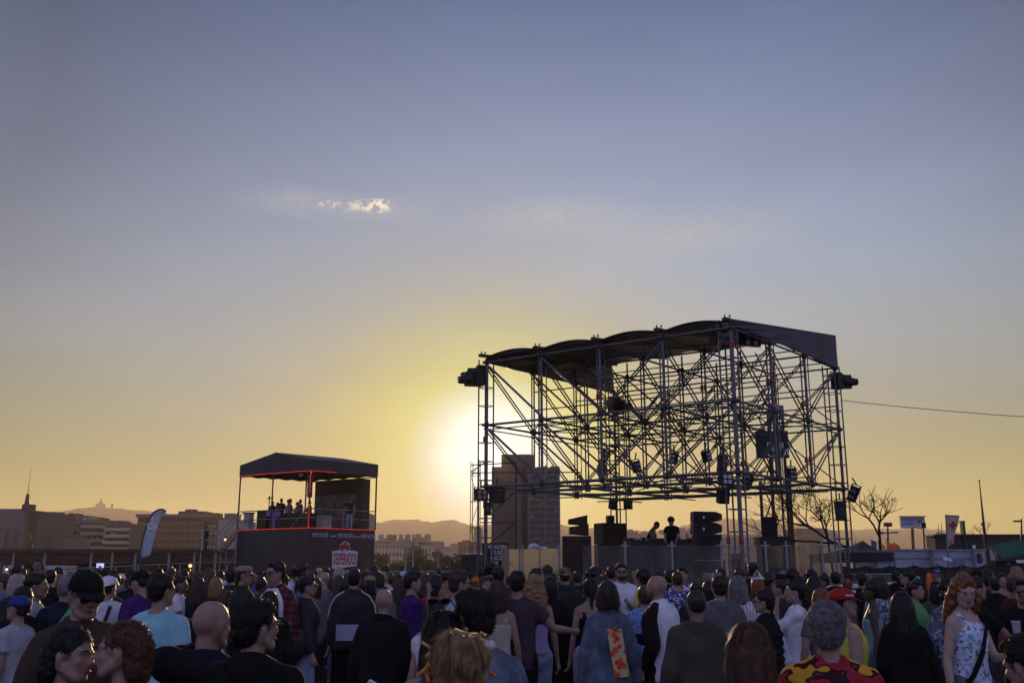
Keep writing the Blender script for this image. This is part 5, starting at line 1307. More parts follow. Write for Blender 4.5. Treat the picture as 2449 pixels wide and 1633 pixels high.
def top_mesh(pose, kind, vox, seed):
    sk = skeleton(pose); bm = bmesh.new(); U, g, sw = sk['U'], sk['g'], sk['sw']; b = pose.get('bulk', 1.0)
    inf = dict(tee=.020, tank=.012, long=.020, jacket=.028, hoodie=.032, coat=.030, blouse=.028, dress=.012, puffer=.050, vest=.024, outer=.032)[kind]
    hem = dict(tee=.83, tank=.90, long=.84, jacket=.84, hoodie=.86, coat=.52, blouse=.84, dress=.50, puffer=.86, vest=.90, outer=.80)[kind]; hem = pose.get('hem', hem)
    if g == 'm': R = [(.87, .160, .112, 0), (.95, .163, .114, -.003), (1.05, .150, .108, 0), (1.15, .152, .106, .004), (1.28, .172, .117, .006), (1.37, .170, .110, .002), (1.415, .146, .09, -.004)]
    else: R = [(.87, .166, .114, -.003), (.95, .162, .114, -.005), (1.05, .134, .100, 0), (1.13, .127, .096, .004), (1.25, .143, .108, .012), (1.32, .147, .108, .014), (1.395, .140, .084, 0)]
    loose = .15 if kind in ('tee', 'blouse', 'jacket', 'coat', 'hoodie', 'puffer', 'outer') else .0
    rings = []
    wmax = max(r[1] for r in R)
    if hem < .86:
        z = hem
        while z < .85:
            fl = (.87 - z) * (.28 if kind in ('dress', 'coat') else .02); rings.append((z, R[0][1] * b + inf + fl, R[0][2] * b + inf + fl * .8, 0)); z += .07
    for z, rx, ry, yo in R:
        if z < hem: continue
        rx2 = rx * b + (wmax * b - rx * b) * loose + inf; rings.append((z, rx2, ry * b + inf * .95 + (.01 if loose else 0), yo))
    if kind == 'tank': rings = [r for r in rings if r[0] < 1.36] ; rings.append((1.33 if g == 'f' else 1.36, .135 * sw + inf, .095 + inf, .004))
    elif kind == 'dress': rings[-1] = (1.40, .115, .088 + inf, 0)
    else:
        rings += [(1.462, (.108 if g == 'm' else .098) + inf * .6, .070 + inf * .7, -.008), (1.487, .068 + inf * .4, .062 + inf * .4, -.008)]
    rings.sort(key=lambda r: r[0])
    off = -.046 if kind == 'outer' else 0
    loft(bm, [(z, rx, ry, yo + off) for z, rx, ry, yo in rings], U)
    if kind in ('tank', 'dress'):
        for s in (-1, 1):
            w_ = .012 if pose.get('strap') else .026
            caps(bm, U((s * .075, .085, 1.34)), U((s * .085, .02, 1.455)), w_, w_ * .8); caps(bm, U((s * .085, .02, 1.455)), U((s * .078, -.075, 1.36)), w_ * .8, w_)
            if kind == 'dress': caps(bm, U((s * .11, .0, 1.36)), U((s * .095, 0, 1.44)), .045, .03)
    ar = .052 if g == 'm' else .043
    slv = dict(tee=.62, blouse=1.5, tank=0, dress=0, vest=0).get(kind, 2.0); slv = pose.get('sleeve', slv)
    if slv > 0:
        for k, (sh, e, w, f, s) in sk['arms'].items():
            i2 = inf * .9 + .004
            if kind != 'tank': caps(bm, U(Vector((s * .052 * sw, -.010, 1.470))), sh, .034 + inf * .75, ar * 1.02 + i2 * .6, 12)
            m = sh.lerp(e, min(1, slv)); m -= (e - sh).normalized() * (ar * .5 if slv < 1 else 0)
            caps(bm, sh, m, ar * 1.06 + i2 * .6, ar * (1.0 if slv >= 1 else 1.03) + i2 * (1.0 if slv >= 1 else .95), 12, flat=slv < 1)
            if slv > 1:
                w2 = e.lerp(w, min(1, slv - 1)); w2 -= (w - e).normalized() * .028
                caps(bm, e, w2, ar * .90 + i2, ar * .62 + i2 * (1.15 if kind == 'blouse' else .8), 12, flat=True)
    if kind in ('jacket', 'coat', 'puffer', 'outer'):
        for k in range(13):
            a0, a1 = 2 * PI * k / 12, 2 * PI * (k + 1) / 12
            if abs(math.sin(a0 / 2 - PI / 4 + PI / 2)) < .0: continue
            q = lambda a, z, r: U(Vector((math.cos(a) * r * 1.08, math.sin(a) * r - .012, z + .012 * (-math.sin(a)))))
            caps(bm, q(a0, 1.488, .070), q(a1, 1.488, .070), .019, .019, 6); caps(bm, q(a0, 1.512, .072), q(a1, 1.512, .072), .012, .012, 6)
    if kind == 'hoodie' or pose.get('hood'):
        for k in range(9):
            a0, a1 = PI * (.92 + 1.16 * k / 9), PI * (.92 + 1.16 * (k + 1) / 9); q = lambda a: U(Vector((math.cos(a) * .098, math.sin(a) * .075 - .018, 1.478 + .01 * math.sin(a * 2))))
            caps(bm, q(a0), q(a1), .032, .032, 8)
        ell(bm, U((0, -.105, 1.43)), (.082, .045, .068))
    if kind == 'puffer':
        for z in (.92, 1.0, 1.08, 1.16, 1.24, 1.32): loft(bm, [(z - .022, .17 * sw + inf, .115 + inf, 0), (z, .185 * sw + inf, .128 + inf, 0), (z + .022, .17 * sw + inf, .115 + inf, 0)], U, 16)
    me = remesh(bm, vox, 3 if vox < .012 else 2, 'top'); wrinkle(me, dict(tee=.008, tank=.002, puffer=.004, dress=.004).get(kind, .011), seed); return me

def bottom_mesh(pose, kind, vox, seed):
    sk = skeleton(pose); bm = bmesh.new(); U, g = sk['U'], sk['g']; inf = dict(jeans=.012, trousers=.024, wide=.04, shorts=.030, skirt=.03)[kind]
    I_ = lambda p: Vector(p)
    loft(bm, [(.80, .155, .10, 0), (.87, .172 + inf * .3, .122, -.004), (.95, .170, .120, -.004), (1.00, .158 if g == 'm' else .142, .112, 0)], I_)
    for hip, kn, an, s in sk['legs']:
        if kind == 'skirt': continue
        caps(bm, hip, hip.lerp(kn, .4), .090 + inf, .082 + inf, 12)
        if kind == 'shorts': caps(bm, hip.lerp(kn, .4), hip.lerp(kn, .88), .084 + inf, .078 + inf, 12, flat=True)
        else:
            caps(bm, hip.lerp(kn, .4), kn, .082 + inf, .056 + inf, 12); caps(bm, kn, an + V(0, 0, .05), .058 + inf, .040 + inf * 1.3, 12)
    if kind == 'skirt': loft(bm, [(.50, .24, .2, 0), (.7, .205, .165, 0), (.9, .175, .13, 0), (1.0, .145, .115, 0)], I_)
    me = remesh(bm, vox, 2, 'trousers'); wrinkle(me, .006, seed); return me
def shoe_mesh(pose, vox):
    sk = skeleton(pose); out = []
    for hip, kn, an, s in sk['legs']:
        bm = bmesh.new(); caps(bm, an + V(0, -.035, -.04), an + V(0, .15, -.055), .046, .034, 10); caps(bm, an + V(0, -.02, -.035), an + V(0, -.02, .02), .046, .044)
        out.append(remesh(bm, vox, 2, 'shoe'))
    return out

# ---- hair, hats and glasses: built round the head centre, placed with the head's matrix
def hair_mesh(style, vox, strands, seed=0):
    bm = bmesh.new(); E = lambda c, r: ell(bm, c, r); C = lambda a, b, r0, r1: caps(bm, a, b, r0, r1)
    if style in ('buzz',): E((0, -.024, .026), (.0785, .094, .092)); E((0, -.055, -.01), (.068, .058, .06))
    else:
        E((0, -.026, .036), (.0865, .099, .091)); E((0, -.055, -.015), (.074, .062, .068))
    if style == 'swept': C((0, -.085, .01), (0, -.085, -.10), .058, .048); C((-.04, -.07, 0), (-.04, -.07, -.09), .045, .04); C((.04, -.07, 0), (.04, -.07, -.09), .045, .04)
    if style == 'short': E((0, .030, .092), (.056, .045, .026))
    if style == 'crop': E((0, .02, .085), (.06, .06, .03)); E((0, -.06, -.05), (.06, .045, .04))
    if style == 'quiff': E((.01, .050, .100), (.052, .048, .036)); E((-.02, .0, .11), (.05, .06, .03))
    if style in ('messy', 'curly', 'afro'):
        rr = random.Random(seed + 5); big = dict(messy=.020, curly=.038, afro=.052)[style]
        for k in range(46 if style != 'messy' else 30):
            d = Vector((rr.gauss(0, 1), rr.gauss(-.35, 1), rr.gauss(.45, .8))).normalized()
            if d.y > .55 and d.z < .25: continue
            E((d.x * (.056 + big * .7), -.022 + d.y * (.070 + big * .6), .032 + d.z * (.066 + big * .8)), (.022 + big * .3,) * 3)
    if style == 'messy': E((.0, .045, .085), (.05, .045, .03))
    if style in ('bob', 'long', 'longwave', 'pony', 'bun', 'lowbun', 'part', 'mid'):
        E((0, .022, .085), (.06, .05, .026))
    if style in ('bob', 'mid'):
        dz = .0 if style == 'bob' else -.05
        for s in (-1, 1): C((s * .068, -.015, .02), (s * .080, -.005, -.085 + dz), .032, .034); C((s * .05, -.06, .0), (s * .055, -.06, -.10 + dz), .045, .045)
        C((0, -.08, .0), (0, -.075, -.105 + dz), .055, .050)
    if style in ('long', 'longwave', 'verylong'):
        L_ = -.34 if style != 'verylong' else -.50
        w_ = .012 if style == 'longwave' else 0
        for s in (-1, 1):
            C((s * .070, -.020, .03), (s * .086, -.020, -.10), .030, .036 + w_); C((s * .086, -.02, -.10), (s * .098, -.045, L_ * .72), .036 + w_, .034)
            C((s * .045, -.07, -.02), (s * .06, -.095, L_ * .8), .050, .040 + w_); C((s * .06, -.095, L_ * .8), (s * .055, -.11, L_ - .02), .038, .016)
        C((0, -.085, -.02), (0, -.115, L_ * .75), .055, .048); C((0, -.115, L_ * .75), (0, -.12, L_ - .05), .046, .018)
    if style == 'bun': E((.0, -.055, .125), (.045, .045, .042)); E((0, -.04, .10), (.05, .05, .03))
    if style == 'bigbun': E((0, -.050, .168), (.084, .080, .072)); E((.03, -.06, .15), (.06, .06, .05)); E((0, -.02, .09), (.078, .078, .05)); C((.075, 0, -.02), (.115, -.02, -.22), .018, .010); C((-.078, .0, -.02), (-.12, -.01, -.22), .020, .010); C((-.03, -.08, -.04), (-.09, -.07, -.2), .03, .012); C((.03, -.08, -.04), (.10, -.07, -.2), .03, .012)
    if style == 'lowbun': E((0, -.115, .0), (.042, .038, .038))
    if style == 'pony': C((0, -.10, .06), (0, -.14, .0), .028, .03); C((0, -.14, .0), (0, -.15, -.20), .034, .014)
    me = remesh(bm, vox, 1 if style in ('curly', 'afro', 'messy') else 2, 'hair')
    bm = bmesh.new(); bm.from_mesh(me); rr = random.Random(seed + 3); bm.verts.ensure_lookup_table()
    sc = 1.0
    for v in bm.verts:
        c = v.co; n = noise.noise(Vector((c.x * 60, c.y * 60, c.z * (14 if 'long' in style or style in ('bob', 'mid') else 45)))); v.co = c + v.normal * n * (.001 if style == 'buzz' else .0028 if style in ('short', 'crop', 'swept', 'quiff') else .0045) + (v.normal * noise.noise(Vector((c.x * 22, c.y * 22, c.z * 26 + 3))) * .022 if style in ('longwave', 'bigbun') else Vector((0, 0, 0)))
    bm.normal_update()
    fs = list(bm.faces)
    if strands and style != 'buzz':
        for k in range(strands):
            f = fs[rr.randrange(len(fs))]; n = f.normal; c = f.calc_center_median()
            if n.y > .5 and c.z < .06: continue
            down = Vector((0, -.1, -1)); lng = style in ('long', 'longwave', 'verylong', 'bob', 'mid', 'pony', 'bigbun')
            t = (down - n * down.dot(n)) if lng else Vector((rr.gauss(0, 1), rr.gauss(0, 1), rr.gauss(0, 1))); t -= n * t.dot(n)
            if t.length < 1e-3: continue
            t.normalize(); l = rr.uniform(.025, .075) if lng else rr.uniform(.010, .026) * (1.6 if style in ('curly', 'afro', 'messy') else 1)
            out = rr.uniform(.05, .35) if lng else rr.uniform(.4, 1.1)
            w = t.cross(n) * rr.uniform(.0008, .002) * (1 if strands > 400 else 2)
            m = c + (t + n * out).normalized() * l * .5; e = m + (t * 1.1 + n * out * rr.uniform(-.3, .6) + Vector((rr.gauss(0, .2), rr.gauss(0, .2), 0))).normalized() * l * .5
            a, b, g, h, q = (bm.verts.new(x) for x in (c - w, c + w, m + w * .7, m - w * .7, e))
            bm.faces.new((a, b, g, h)); bm.faces.new((h, g, q))
    for f in bm.faces: f.smooth = True
    out = bpy.data.meshes.new('hair'); bm.to_mesh(out); bm.free(); bpy.data.meshes.remove(me); return out

def mb_mesh(mb, name, smooth=True):
    bmesh.ops.recalc_face_normals(mb.bm, faces=mb.bm.faces); me = bpy.data.meshes.new(name); mb.bm.to_mesh(me); mb.bm.free()
    for p in me.polygons: p.use_smooth = smooth
    return me
def hat_mesh(kind):
    mb = MB(); seg = 28
    def dome(z0, rx, ry, h, cy=-.016, flat=0.0):
        rows = []
        for k in range(9):
            t = k / 8 * PI / 2; z = z0 + h * math.sin(t); r = math.cos(t) ** (1 - flat) if k < 8 else .02
            rows.append([mb.bm.verts.new(Vector((rx * r * math.cos(a), cy + ry * r * math.sin(a), z))) for a in (2 * PI * i / seg for i in range(seg))])
        skin_rows(mb.bm, rows, seg)
    def brim(a0, a1, r0, r1, z, droop, th=.004):
        n = 16; P0 = []
        top = []; bot = []
        for i in range(n + 1):
            a = a0 + (a1 - a0) * i / n; s = math.sin(PI * i / n) if abs(a1 - a0) < 6 else 1
            pi_, po = Vector((r0[0] * math.cos(a), -.016 + r0[1] * math.sin(a), z)), Vector(((r0[0] + r1 * s * .55) * math.cos(a), -.016 + (r0[1] + r1 * s) * math.sin(a), z - droop * s))
            top.append((mb.bm.verts.new(pi_), mb.bm.verts.new(po))); bot.append((mb.bm.verts.new(pi_ - V(0, 0, th)), mb.bm.verts.new(po - V(0, 0, th))))
        for i in range(n):
            mb.bm.faces.new((top[i][0], top[i + 1][0], top[i + 1][1], top[i][1])); mb.bm.faces.new((bot[i][0], bot[i][1], bot[i + 1][1], bot[i + 1][0])); mb.bm.faces.new((top[i][1], top[i + 1][1], bot[i + 1][1], bot[i][1]))
    if kind in ('cap', 'capback'):
        dome(.028, .087, .104, .090, flat=.25); sg = 1 if kind == 'cap' else -1
        brim(PI * .16 if sg > 0 else -PI * .84, PI * .84 if sg > 0 else -PI * .16, (.085, .101), .075, .034, .020); mb.ball((0, -.016, .122), (.009, .009, .005), 8, 5)
    if kind == 'flatbrim': dome(.05, .092, .108, .07, flat=.5); brim(PI * .1, PI * .9, (.09, .106), .08, .055, 0)
    if kind == 'bucket': dome(.045, .092, .110, .075, flat=.55); brim(0, 2 * PI, (.09, .108), .055, .050, .035)
    if kind == 'straw': dome(.045, .092, .110, .085, flat=.5); brim(0, 2 * PI, (.09, .108), .075, .050, .004)
    if kind == 'beanie': dome(.0, .094, .112, .135, flat=.1)
    if kind == 'paper': mb.prism([(-.07, -.11, .07), (-.07, .08, .07), (-.0, -.015, .20)], (.0, 0, 0.002)); mb.prism([(.07, -.11, .07), (.07, .08, .07), (.0, -.015, .20)], (.002, 0, 0)); mb.box((0, -.015, .075), (.15, .19, .03))
    return mb_mesh(mb, 'hat')
def glasses_mesh():
    mb = MB()
    for s in (-1, 1):
        mb.ball((s * .033, .101, .004), (.0275, .006, .021), 14, 8); mb.tube((s * .058, .096, .012), (s * .078, .0, .006), .003); mb.tube((s * .078, 0, .006), (s * .079, -.03, -.01), .003)
    mb.tube((-.012, .106, .010), (.012, .106, .010), .003); return mb_mesh(mb, 'sunglasses')
def face_parts():
    out = []
    for s in (-1, 1):
        e = MB(); e.ball((s * .0315, .0775, .004), (.0135, .009, .0065), 12, 8)
        b = MB(); b.tube((s * .016, .0955, .020), (s * .034, .0895, .027), .0030, .0034, 6); b.tube((s * .034, .0895, .027), (s * .051, .075, .021), .0034, .002, 6)
        i = MB(); i.ball((s * .0315, .0865, .004), (.0055, .0025, .0058), 10, 6)
        out.append((mb_mesh(e, 'eye'), mb_mesh(b, 'eyebrow'), mb_mesh(i, 'pupil')))
    m = MB(); m.ball((0, .0925, -.0545), (.021, .006, .0052), 12, 6); m.ball((0, .0905, -.0600), (.016, .006, .005), 12, 6)
    return out, mb_mesh(m, 'mouth')
def beard_mesh(vox):
    bm = bmesh.new(); ell(bm, (0, .046, -.078), (.056, .046, .040)); caps(bm, (-.058, .0, -.02), (-.045, .03, -.07), .018, .026); caps(bm, (.058, .0, -.02), (.045, .03, -.07), .018, .026); caps(bm, (-.022, .084, -.044), (.022, .084, -.044), .0105, .0105)
    return remesh(bm, vox, 1, 'beard')

CACHE = {}
def cached(key, fn):
    if key not in CACHE: CACHE[key] = fn()
    return CACHE[key]
SKINS = {'l': (.30, .185, .135), 'm': (.215, .128, .088), 't': (.16, .092, .06), 'd': (.06, .036, .026), 'p': (.40, .275, .215)}
HAIRC = {'k': (.008, .007, .007), 'b': (.028, .017, .011), 'n': (.065, .036, .02), 'y': (.30, .19, .09), 'g': (.20, .19, .19), 'r': (.24, .085, .032), 'a': (.10, .04, .018), 'w': (.42, .38, .33)}
for k, c in list(HAIRC.items()):
    m = mat('hair ' + dict(k='black', b='dark brown', n='brown', y='blonde', g='grey', r='auburn', a='reddish brown', w='pale')[k], c, .42, var=.45, scale=40, spec=.5)
    translucent(m, tuple(min(1, v * 1.6 + .01) for v in c), .33); MATS['hair' + k] = m
for k, c in SKINS.items(): MATS['skin' + k] = mat('skin ' + k, c, .52, var=.10, scale=18, bump=.12, bscale=90, spec=.4)
COLS = {'black': (.010, .010, .011), 'char': (.03, .03, .034), 'grey': (.11, .11, .12), 'lgrey': (.30, .31, .34), 'white': (.62, .62, .66), 'cream': (.42, .37, .29), 'navy': (.014, .018, .04), 'blue': (.05, .10, .26), 'cyan': (.27, .52, .56),
        'denim': (.075, .12, .20), 'jean': (.16, .22, .32), 'green': (.10, .28, .09), 'olive': (.055, .055, .04), 'dkgreen': (.022, .032, .026), 'brown': (.055, .04, .03), 'maroon': (.09, .02, .025), 'plum': (.062, .042, .052), 'purple': (.045, .018, .11),
        'red': (.32, .022, .02), 'yellow': (.50, .44, .06), 'orange': (.55, .12, .02), 'pink': (.30, .14, .22), 'lilac': (.34, .26, .48), 'tan': (.25, .19, .13), 'ltblue': (.30, .40, .58), 'teal': (.16, .30, .28), 'rblue': (.02, .05, .22)}
def cloth(c):
    if c in PAT: return PAT[c]
    key = 'cloth ' + c
    return MT(key, COLS[c], .88, var=.16, scale=5, bump=.35, bscale=22, sheen=.0, spec=.12)
PAT = {}
def tex_mat(name, fn, rough=.85):
    m = bpy.data.materials.new(name); m.use_nodes = True; nt = m.node_tree; b = nt.nodes['Principled BSDF']; b.inputs['Roughness'].default_value = rough; b.inputs['Specular IOR Level'].default_value = .25
    tc = N(nt, 'ShaderNodeTexCoord'); nt.links.new(fn(nt, tc.outputs['Object']), b.inputs['Base Color']); PAT[name] = m
def _vor(nt, v, sc, stops, inter='CONSTANT', feature='F1', out='Color'):
    n = N(nt, 'ShaderNodeTexVoronoi', feature=feature); n.inputs['Scale'].default_value = sc; nt.links.new(v, n.inputs['Vector']); r = ramp(nt, stops, inter)
    s = N(nt, 'ShaderNodeSeparateColor'); 
    if out == 'Color': nt.links.new(n.outputs['Color'], s.inputs[0]); nt.links.new(s.outputs[0], r.inputs[0])
    else: nt.links.new(n.outputs['Distance'], r.inputs[0])
    return r.outputs[0]
def _noi(nt, v, sc, stops, inter='LINEAR', det=3, map_=None):
    if map_: mp = N(nt, 'ShaderNodeMapping'); mp.inputs['Scale'].default_value = map_; nt.links.new(v, mp.inputs[0]); v = mp.outputs[0]
    n = N(nt, 'ShaderNodeTexNoise'); n.inputs['Scale'].default_value = sc; n.inputs['Detail'].default_value = det; nt.links.new(v, n.inputs['Vector']); r = ramp(nt, stops, inter); nt.links.new(n.outputs[0], r.inputs[0]); return r.outputs[0]
tex_mat('hawaiian print', lambda nt, v: _noi(nt, v, 4.6, [(0, (.30, .012, .018)), (.44, (.34, .02, .04)), (.47, (.03, .008, .01)), (.50, (.62, .32, .02)), (.60, (.60, .36, .03)), (.615, (.03, .008, .01)), (.64, (.38, .015, .09)), (.72, (.62, .60, .58))], 'CONSTANT', 2, (1, 1, 1.6)))
tex_mat('postcard print', lambda nt, v: _vor(nt, v, 52, [(0, (.60, .64, .72)), (.35, (.20, .36, .55)), (.5, (.62, .66, .74)), (.7, (.08, .14, .22)), (.78, (.34, .50, .66)), (.9, (.12, .22, .16))]))
tex_mat('blue floral', lambda nt, v: _vor(nt, v, 40, [(0, (.05, .06, .20)), (.5, (.55, .56, .62)), (.75, (.07, .09, .26)), (.9, (.03, .03, .08))]))
tex_mat('grey floral', lambda nt, v: _vor(nt, v, 34, [(0, (.10, .12, .18)), (.55, (.32, .36, .42)), (.8, (.05, .06, .09))]))
tex_mat('blue speckle', lambda nt, v: _vor(nt, v, 120, [(0, (.07, .14, .34)), (.7, (.22, .32, .55)), (.92, (.4, .46, .6))]))
tex_mat('tie-dye lilac', lambda nt, v: _noi(nt, v, 9, [(.3, (.16, .12, .20)), (.5, (.36, .30, .42)), (.7, (.22, .18, .32))]))
tex_mat('camo', lambda nt, v: _noi(nt, v, 14, [(0, (.03, .04, .02)), (.45, (.10, .11, .05)), (.55, (.18, .18, .10)), (.62, (.03, .03, .02))], 'CONSTANT'))
tex_mat('washed denim', lambda nt, v: _noi(nt, v, 7, [(.3, (.050, .066, .095)), (.5, (.085, .112, .155)), (.72, (.16, .20, .27))], det=6))
tex_mat('light jeans', lambda nt, v: _noi(nt, v, 5, [(.3, (.15, .21, .31)), (.6, (.27, .35, .46)), (.75, (.36, .43, .52))], det=5))
def _plaid(nt, v):
    s = N(nt, 'ShaderNodeSeparateXYZ'); nt.links.new(v, s.inputs[0]); outs = []
    for i, f in ((0, 90), (2, 90)):
        m = N(nt, 'ShaderNodeMath', operation='MULTIPLY'); m.inputs[1].default_value = f; nt.links.new(s.outputs[i], m.inputs[0]); q = N(nt, 'ShaderNodeMath', operation='SINE'); nt.links.new(m.outputs[0], q.inputs[0]); outs.append(q.outputs[0])
    a = N(nt, 'ShaderNodeMath', operation='ADD'); nt.links.new(outs[0], a.inputs[0]); nt.links.new(outs[1], a.inputs[1]); b = N(nt, 'ShaderNodeMapRange'); b.inputs[1].default_value = -2; b.inputs[2].default_value = 2; nt.links.new(a.outputs[0], b.inputs[0])
    r = ramp(nt, [(0, (.02, .012, .018)), (.45, (.11, .02, .028)), (.8, (.17, .03, .035))], 'CONSTANT'); nt.links.new(b.outputs[0], r.inputs[0]); return r.outputs[0]
tex_mat('maroon plaid', _plaid)
def _stripe(nt, v):
    s = N(nt, 'ShaderNodeSeparateXYZ'); nt.links.new(v, s.inputs[0]); m = N(nt, 'ShaderNodeMath', operation='MULTIPLY'); m.inputs[1].default_value = 190; nt.links.new(s.outputs[0], m.inputs[0]); q = N(nt, 'ShaderNodeMath', operation='SINE'); nt.links.new(m.outputs[0], q.inputs[0])
    r = ramp(nt, [(0, (.58, .57, .60)), (.72, (.26, .25, .34))], 'CONSTANT'); nt.links.new(q.outputs[0], r.inputs[0]); return r.outputs[0]
tex_mat('pinstripe', _stripe)
LENS = MT('dark sunglass lens', (.01, .01, .012), .12, spec=.9, var=0)
LIPS = MT('lips', (.22, .085, .075), .45, var=.05); EYEW = MT('eye white', (.40, .37, .35), .3, var=0); PUP = MT('pupil', (.015, .01, .008), .15, var=0)
EYES = face_parts(); GLM = glasses_mesh()

def child(root, name, me, m, M=None, label=None):
    o = bpy.data.objects.new(name, me); COL.objects.link(o); o.parent = root
    if not me.materials: me.materials.append(m)
    o.material_slots[0].link = 'OBJECT'; o.material_slots[0].material = m
    if M is not None: o.matrix_local = M
    if label: o['label'] = label
    return o
NUM = [0]
HEADW = {'buzz': .152, 'short': .165, 'crop': .165, 'quiff': .165, 'messy': .172, 'swept': .172, 'curly': .21, 'afro': .25, 'bob': .215, 'mid': .21, 'bald': .150, 'long': .19, 'longwave': .21, 'verylong': .19, 'bun': .168, 'bigbun': .20, 'lowbun': .168, 'pony': .168, 'part': .168}
EXTRA_TOP = {'bun': .045, 'bigbun': .125, 'curly': .025, 'afro': .04, 'messy': .010, 'quiff': .018, 'bald': -.012, 'buzz': -.005}
def person(x, yt, w, face, hair, top, bottom, label, D=None, skin='l', hat=None, sun=None, beard=None, closed=False, cat='person', group='people in the festival crowd', z0=None, face_on=None, name='person', prof=False, **pose):
    """x, yt: photo position of the head's top; w: width of the head there; face: 0 away, 90 left, 180 to the camera, -90 right"""
    NUM[0] += 1; seed = NUM[0]
    hs, hc = hair.split(':') if ':' in hair else (hair, 'k')
    hw = HEADW[hs] * (1 + .20 * abs(math.sin(math.radians(face + pose.get('yaw', 0)))))
    if hat in ('cap', 'capback', 'bucket', 'flatbrim', 'straw', 'beanie'): hw = max(hw, .185)
    if D is None: D = hw * 2381 / w
    if w is not None and D > 5.0: D *= 1.12
    ht = 1.753 + EXTRA_TOP.get(hs, .008)
    if hat: ht = 1.765 + (.02 if hat != 'paper' else .09)
    ht -= .0045 * abs(pose.get('pitch', 0)) + 1.75 * 0.0 + (1 - math.cos(math.radians(pose.get('lean', 0)))) * .8
    zf = (lambda D: gz(D)) if z0 is None else (lambda D: z0)
    Dq = D
    for _ in range(60):
        s = (P(x, yt, D).z - zf(D)) / ht
        if not .84 * Dq < D < 1.25 * Dq: break
        if s > 1.095: D *= .985 if yt < 1368 else 1.02
        elif s < .87: D *= 1.02 if yt < 1368 else .985
        else: break
    s = (P(x, yt, D).z - zf(D)) / ht; z0 = zf(D)
    p = P(x, yt + 10, D); lod = 0 if D < 6.2 else 1 if D < 11.5 else 2
    vox = (.0085, .013, .018)[lod]
    if lod == 2: seedc = seed % 3
    else: seedc = seed
    kp = tuple(sorted((k, str(v)) for k, v in pose.items()))
    bk = (kp, lod)
    me = cached(('body',) + bk, lambda: body_mesh(pose, vox))
    sk = skeleton(pose); hm = sk['hm']
    root = bpy.data.objects.new(name, me); COL.objects.link(root)
    if not me.materials: me.materials.append(MATS['skin' + skin])
    root.material_slots[0].link = 'OBJECT'; root.material_slots[0].material = MATS['skin' + skin]
    root.location = (p.x, D, z0); root.rotation_euler = (0, 0, math.radians(face)); root.scale = (s, s, s)
    # keep the head, not the feet, on the measured spot
    h = Matrix.Rotation(math.radians(face), 4, 'Z') @ (hm @ Vector((0, 0, 0)) * s); root.location.x -= h.x; root.location.y -= h.y
    root['label'] = label; root['category'] = cat; root['group'] = group
    fc = abs(((face + pose.get('yaw', 0)) + 180) % 360 - 180)
    if hs != 'bald' and hat not in ('beanie',):
        st = (5200, 1100, 200)[lod]
        hme = cached(('hair', hs, lod, seedc if lod < 1 else 0), lambda: hair_mesh(hs, (.008, .012, .016)[lod], st, seed))
        M = hm.copy()
        if hat: M = hm @ Matrix.Translation((0, 0, -.004)) @ Matrix.Diagonal((.92, .95, .84, 1))
        child(root, 'hair', hme, MATS['hair' + hc], M)
    tk, tcol = top.split(':')[:2]
    tm = cached(('top', tk, kp, lod, seedc), lambda: top_mesh(pose, tk, vox * 1.05, seed))
    child(root, {'tee': 't_shirt', 'tank': 'tank_top', 'long': 'sweater', 'jacket': 'jacket', 'hoodie': 'hoodie', 'coat': 'coat', 'blouse': 'blouse', 'dress': 'dress', 'puffer': 'jacket', 'vest': 'vest', 'outer': 'shirt'}[tk], tm, cloth(tcol))
    if pose.get('_', None): pass
    bkd, bcol = bottom.split(':')
    bmx = cached(('bot', bkd, kp, lod, seedc), lambda: bottom_mesh(pose, bkd, vox * 1.15, seed))
    child(root, 'skirt' if bkd == 'skirt' else 'shorts' if bkd == 'shorts' else 'trousers', bmx, cloth(bcol))
    if lod < 2:
        for sm in cached(('shoe', kp, lod), lambda: shoe_mesh(pose, vox)): child(root, 'shoe', sm, cloth('char'))
    if hat:
        hk, hcol = hat.split(':') if ':' in hat else (hat, 'black')
    if hat: child(root, 'hat', cached(('hat', hk), lambda: hat_mesh(hk)), cloth(hcol), hm)
    if sun:
        M = hm if sun == 'eyes' else hm @ Matrix.Translation((0, -.03, .095)) @ Matrix.Rotation(math.radians(38), 4, 'X')
        child(root, 'sunglasses', GLM, LENS, M)
    if fc > 40 and D < 15:
        bc = MATS['hair' + (hc if hc not in 'wyg' else 'n')]
        for eye_, brow_, pup_ in EYES[0]:
            child(root, 'eyebrow', brow_, bc, hm)
            if sun != 'eyes' and not closed:
                eo = child(root, 'eye', eye_, EYEW, hm); child(eo, 'pupil', pup_, PUP)
        child(root, 'mouth', EYES[1], LIPS, hm)
    if beard: child(root, 'beard', cached(('beard', lod), lambda: beard_mesh((.007, .009, .014)[lod])), MATS['hair' + beard], hm)
    PEOPLE.append((x, yt, D, root))
    return root
PEOPLE = []
def MW(o): return Matrix.Translation(o.location) @ Matrix.Rotation(o.rotation_euler.z, 4, 'Z') @ Matrix.Diagonal((*o.scale, 1))
def loc(root, v): return MW(root) @ Vector(v)
def handpos(root, pose, k='R'): a = skeleton(pose)['arms'][k]; return MW(root) @ (a[2] + a[3] * .09)

# ---------------------------------------------------------------- the people one can tell apart
_ = person; ROOT = {}
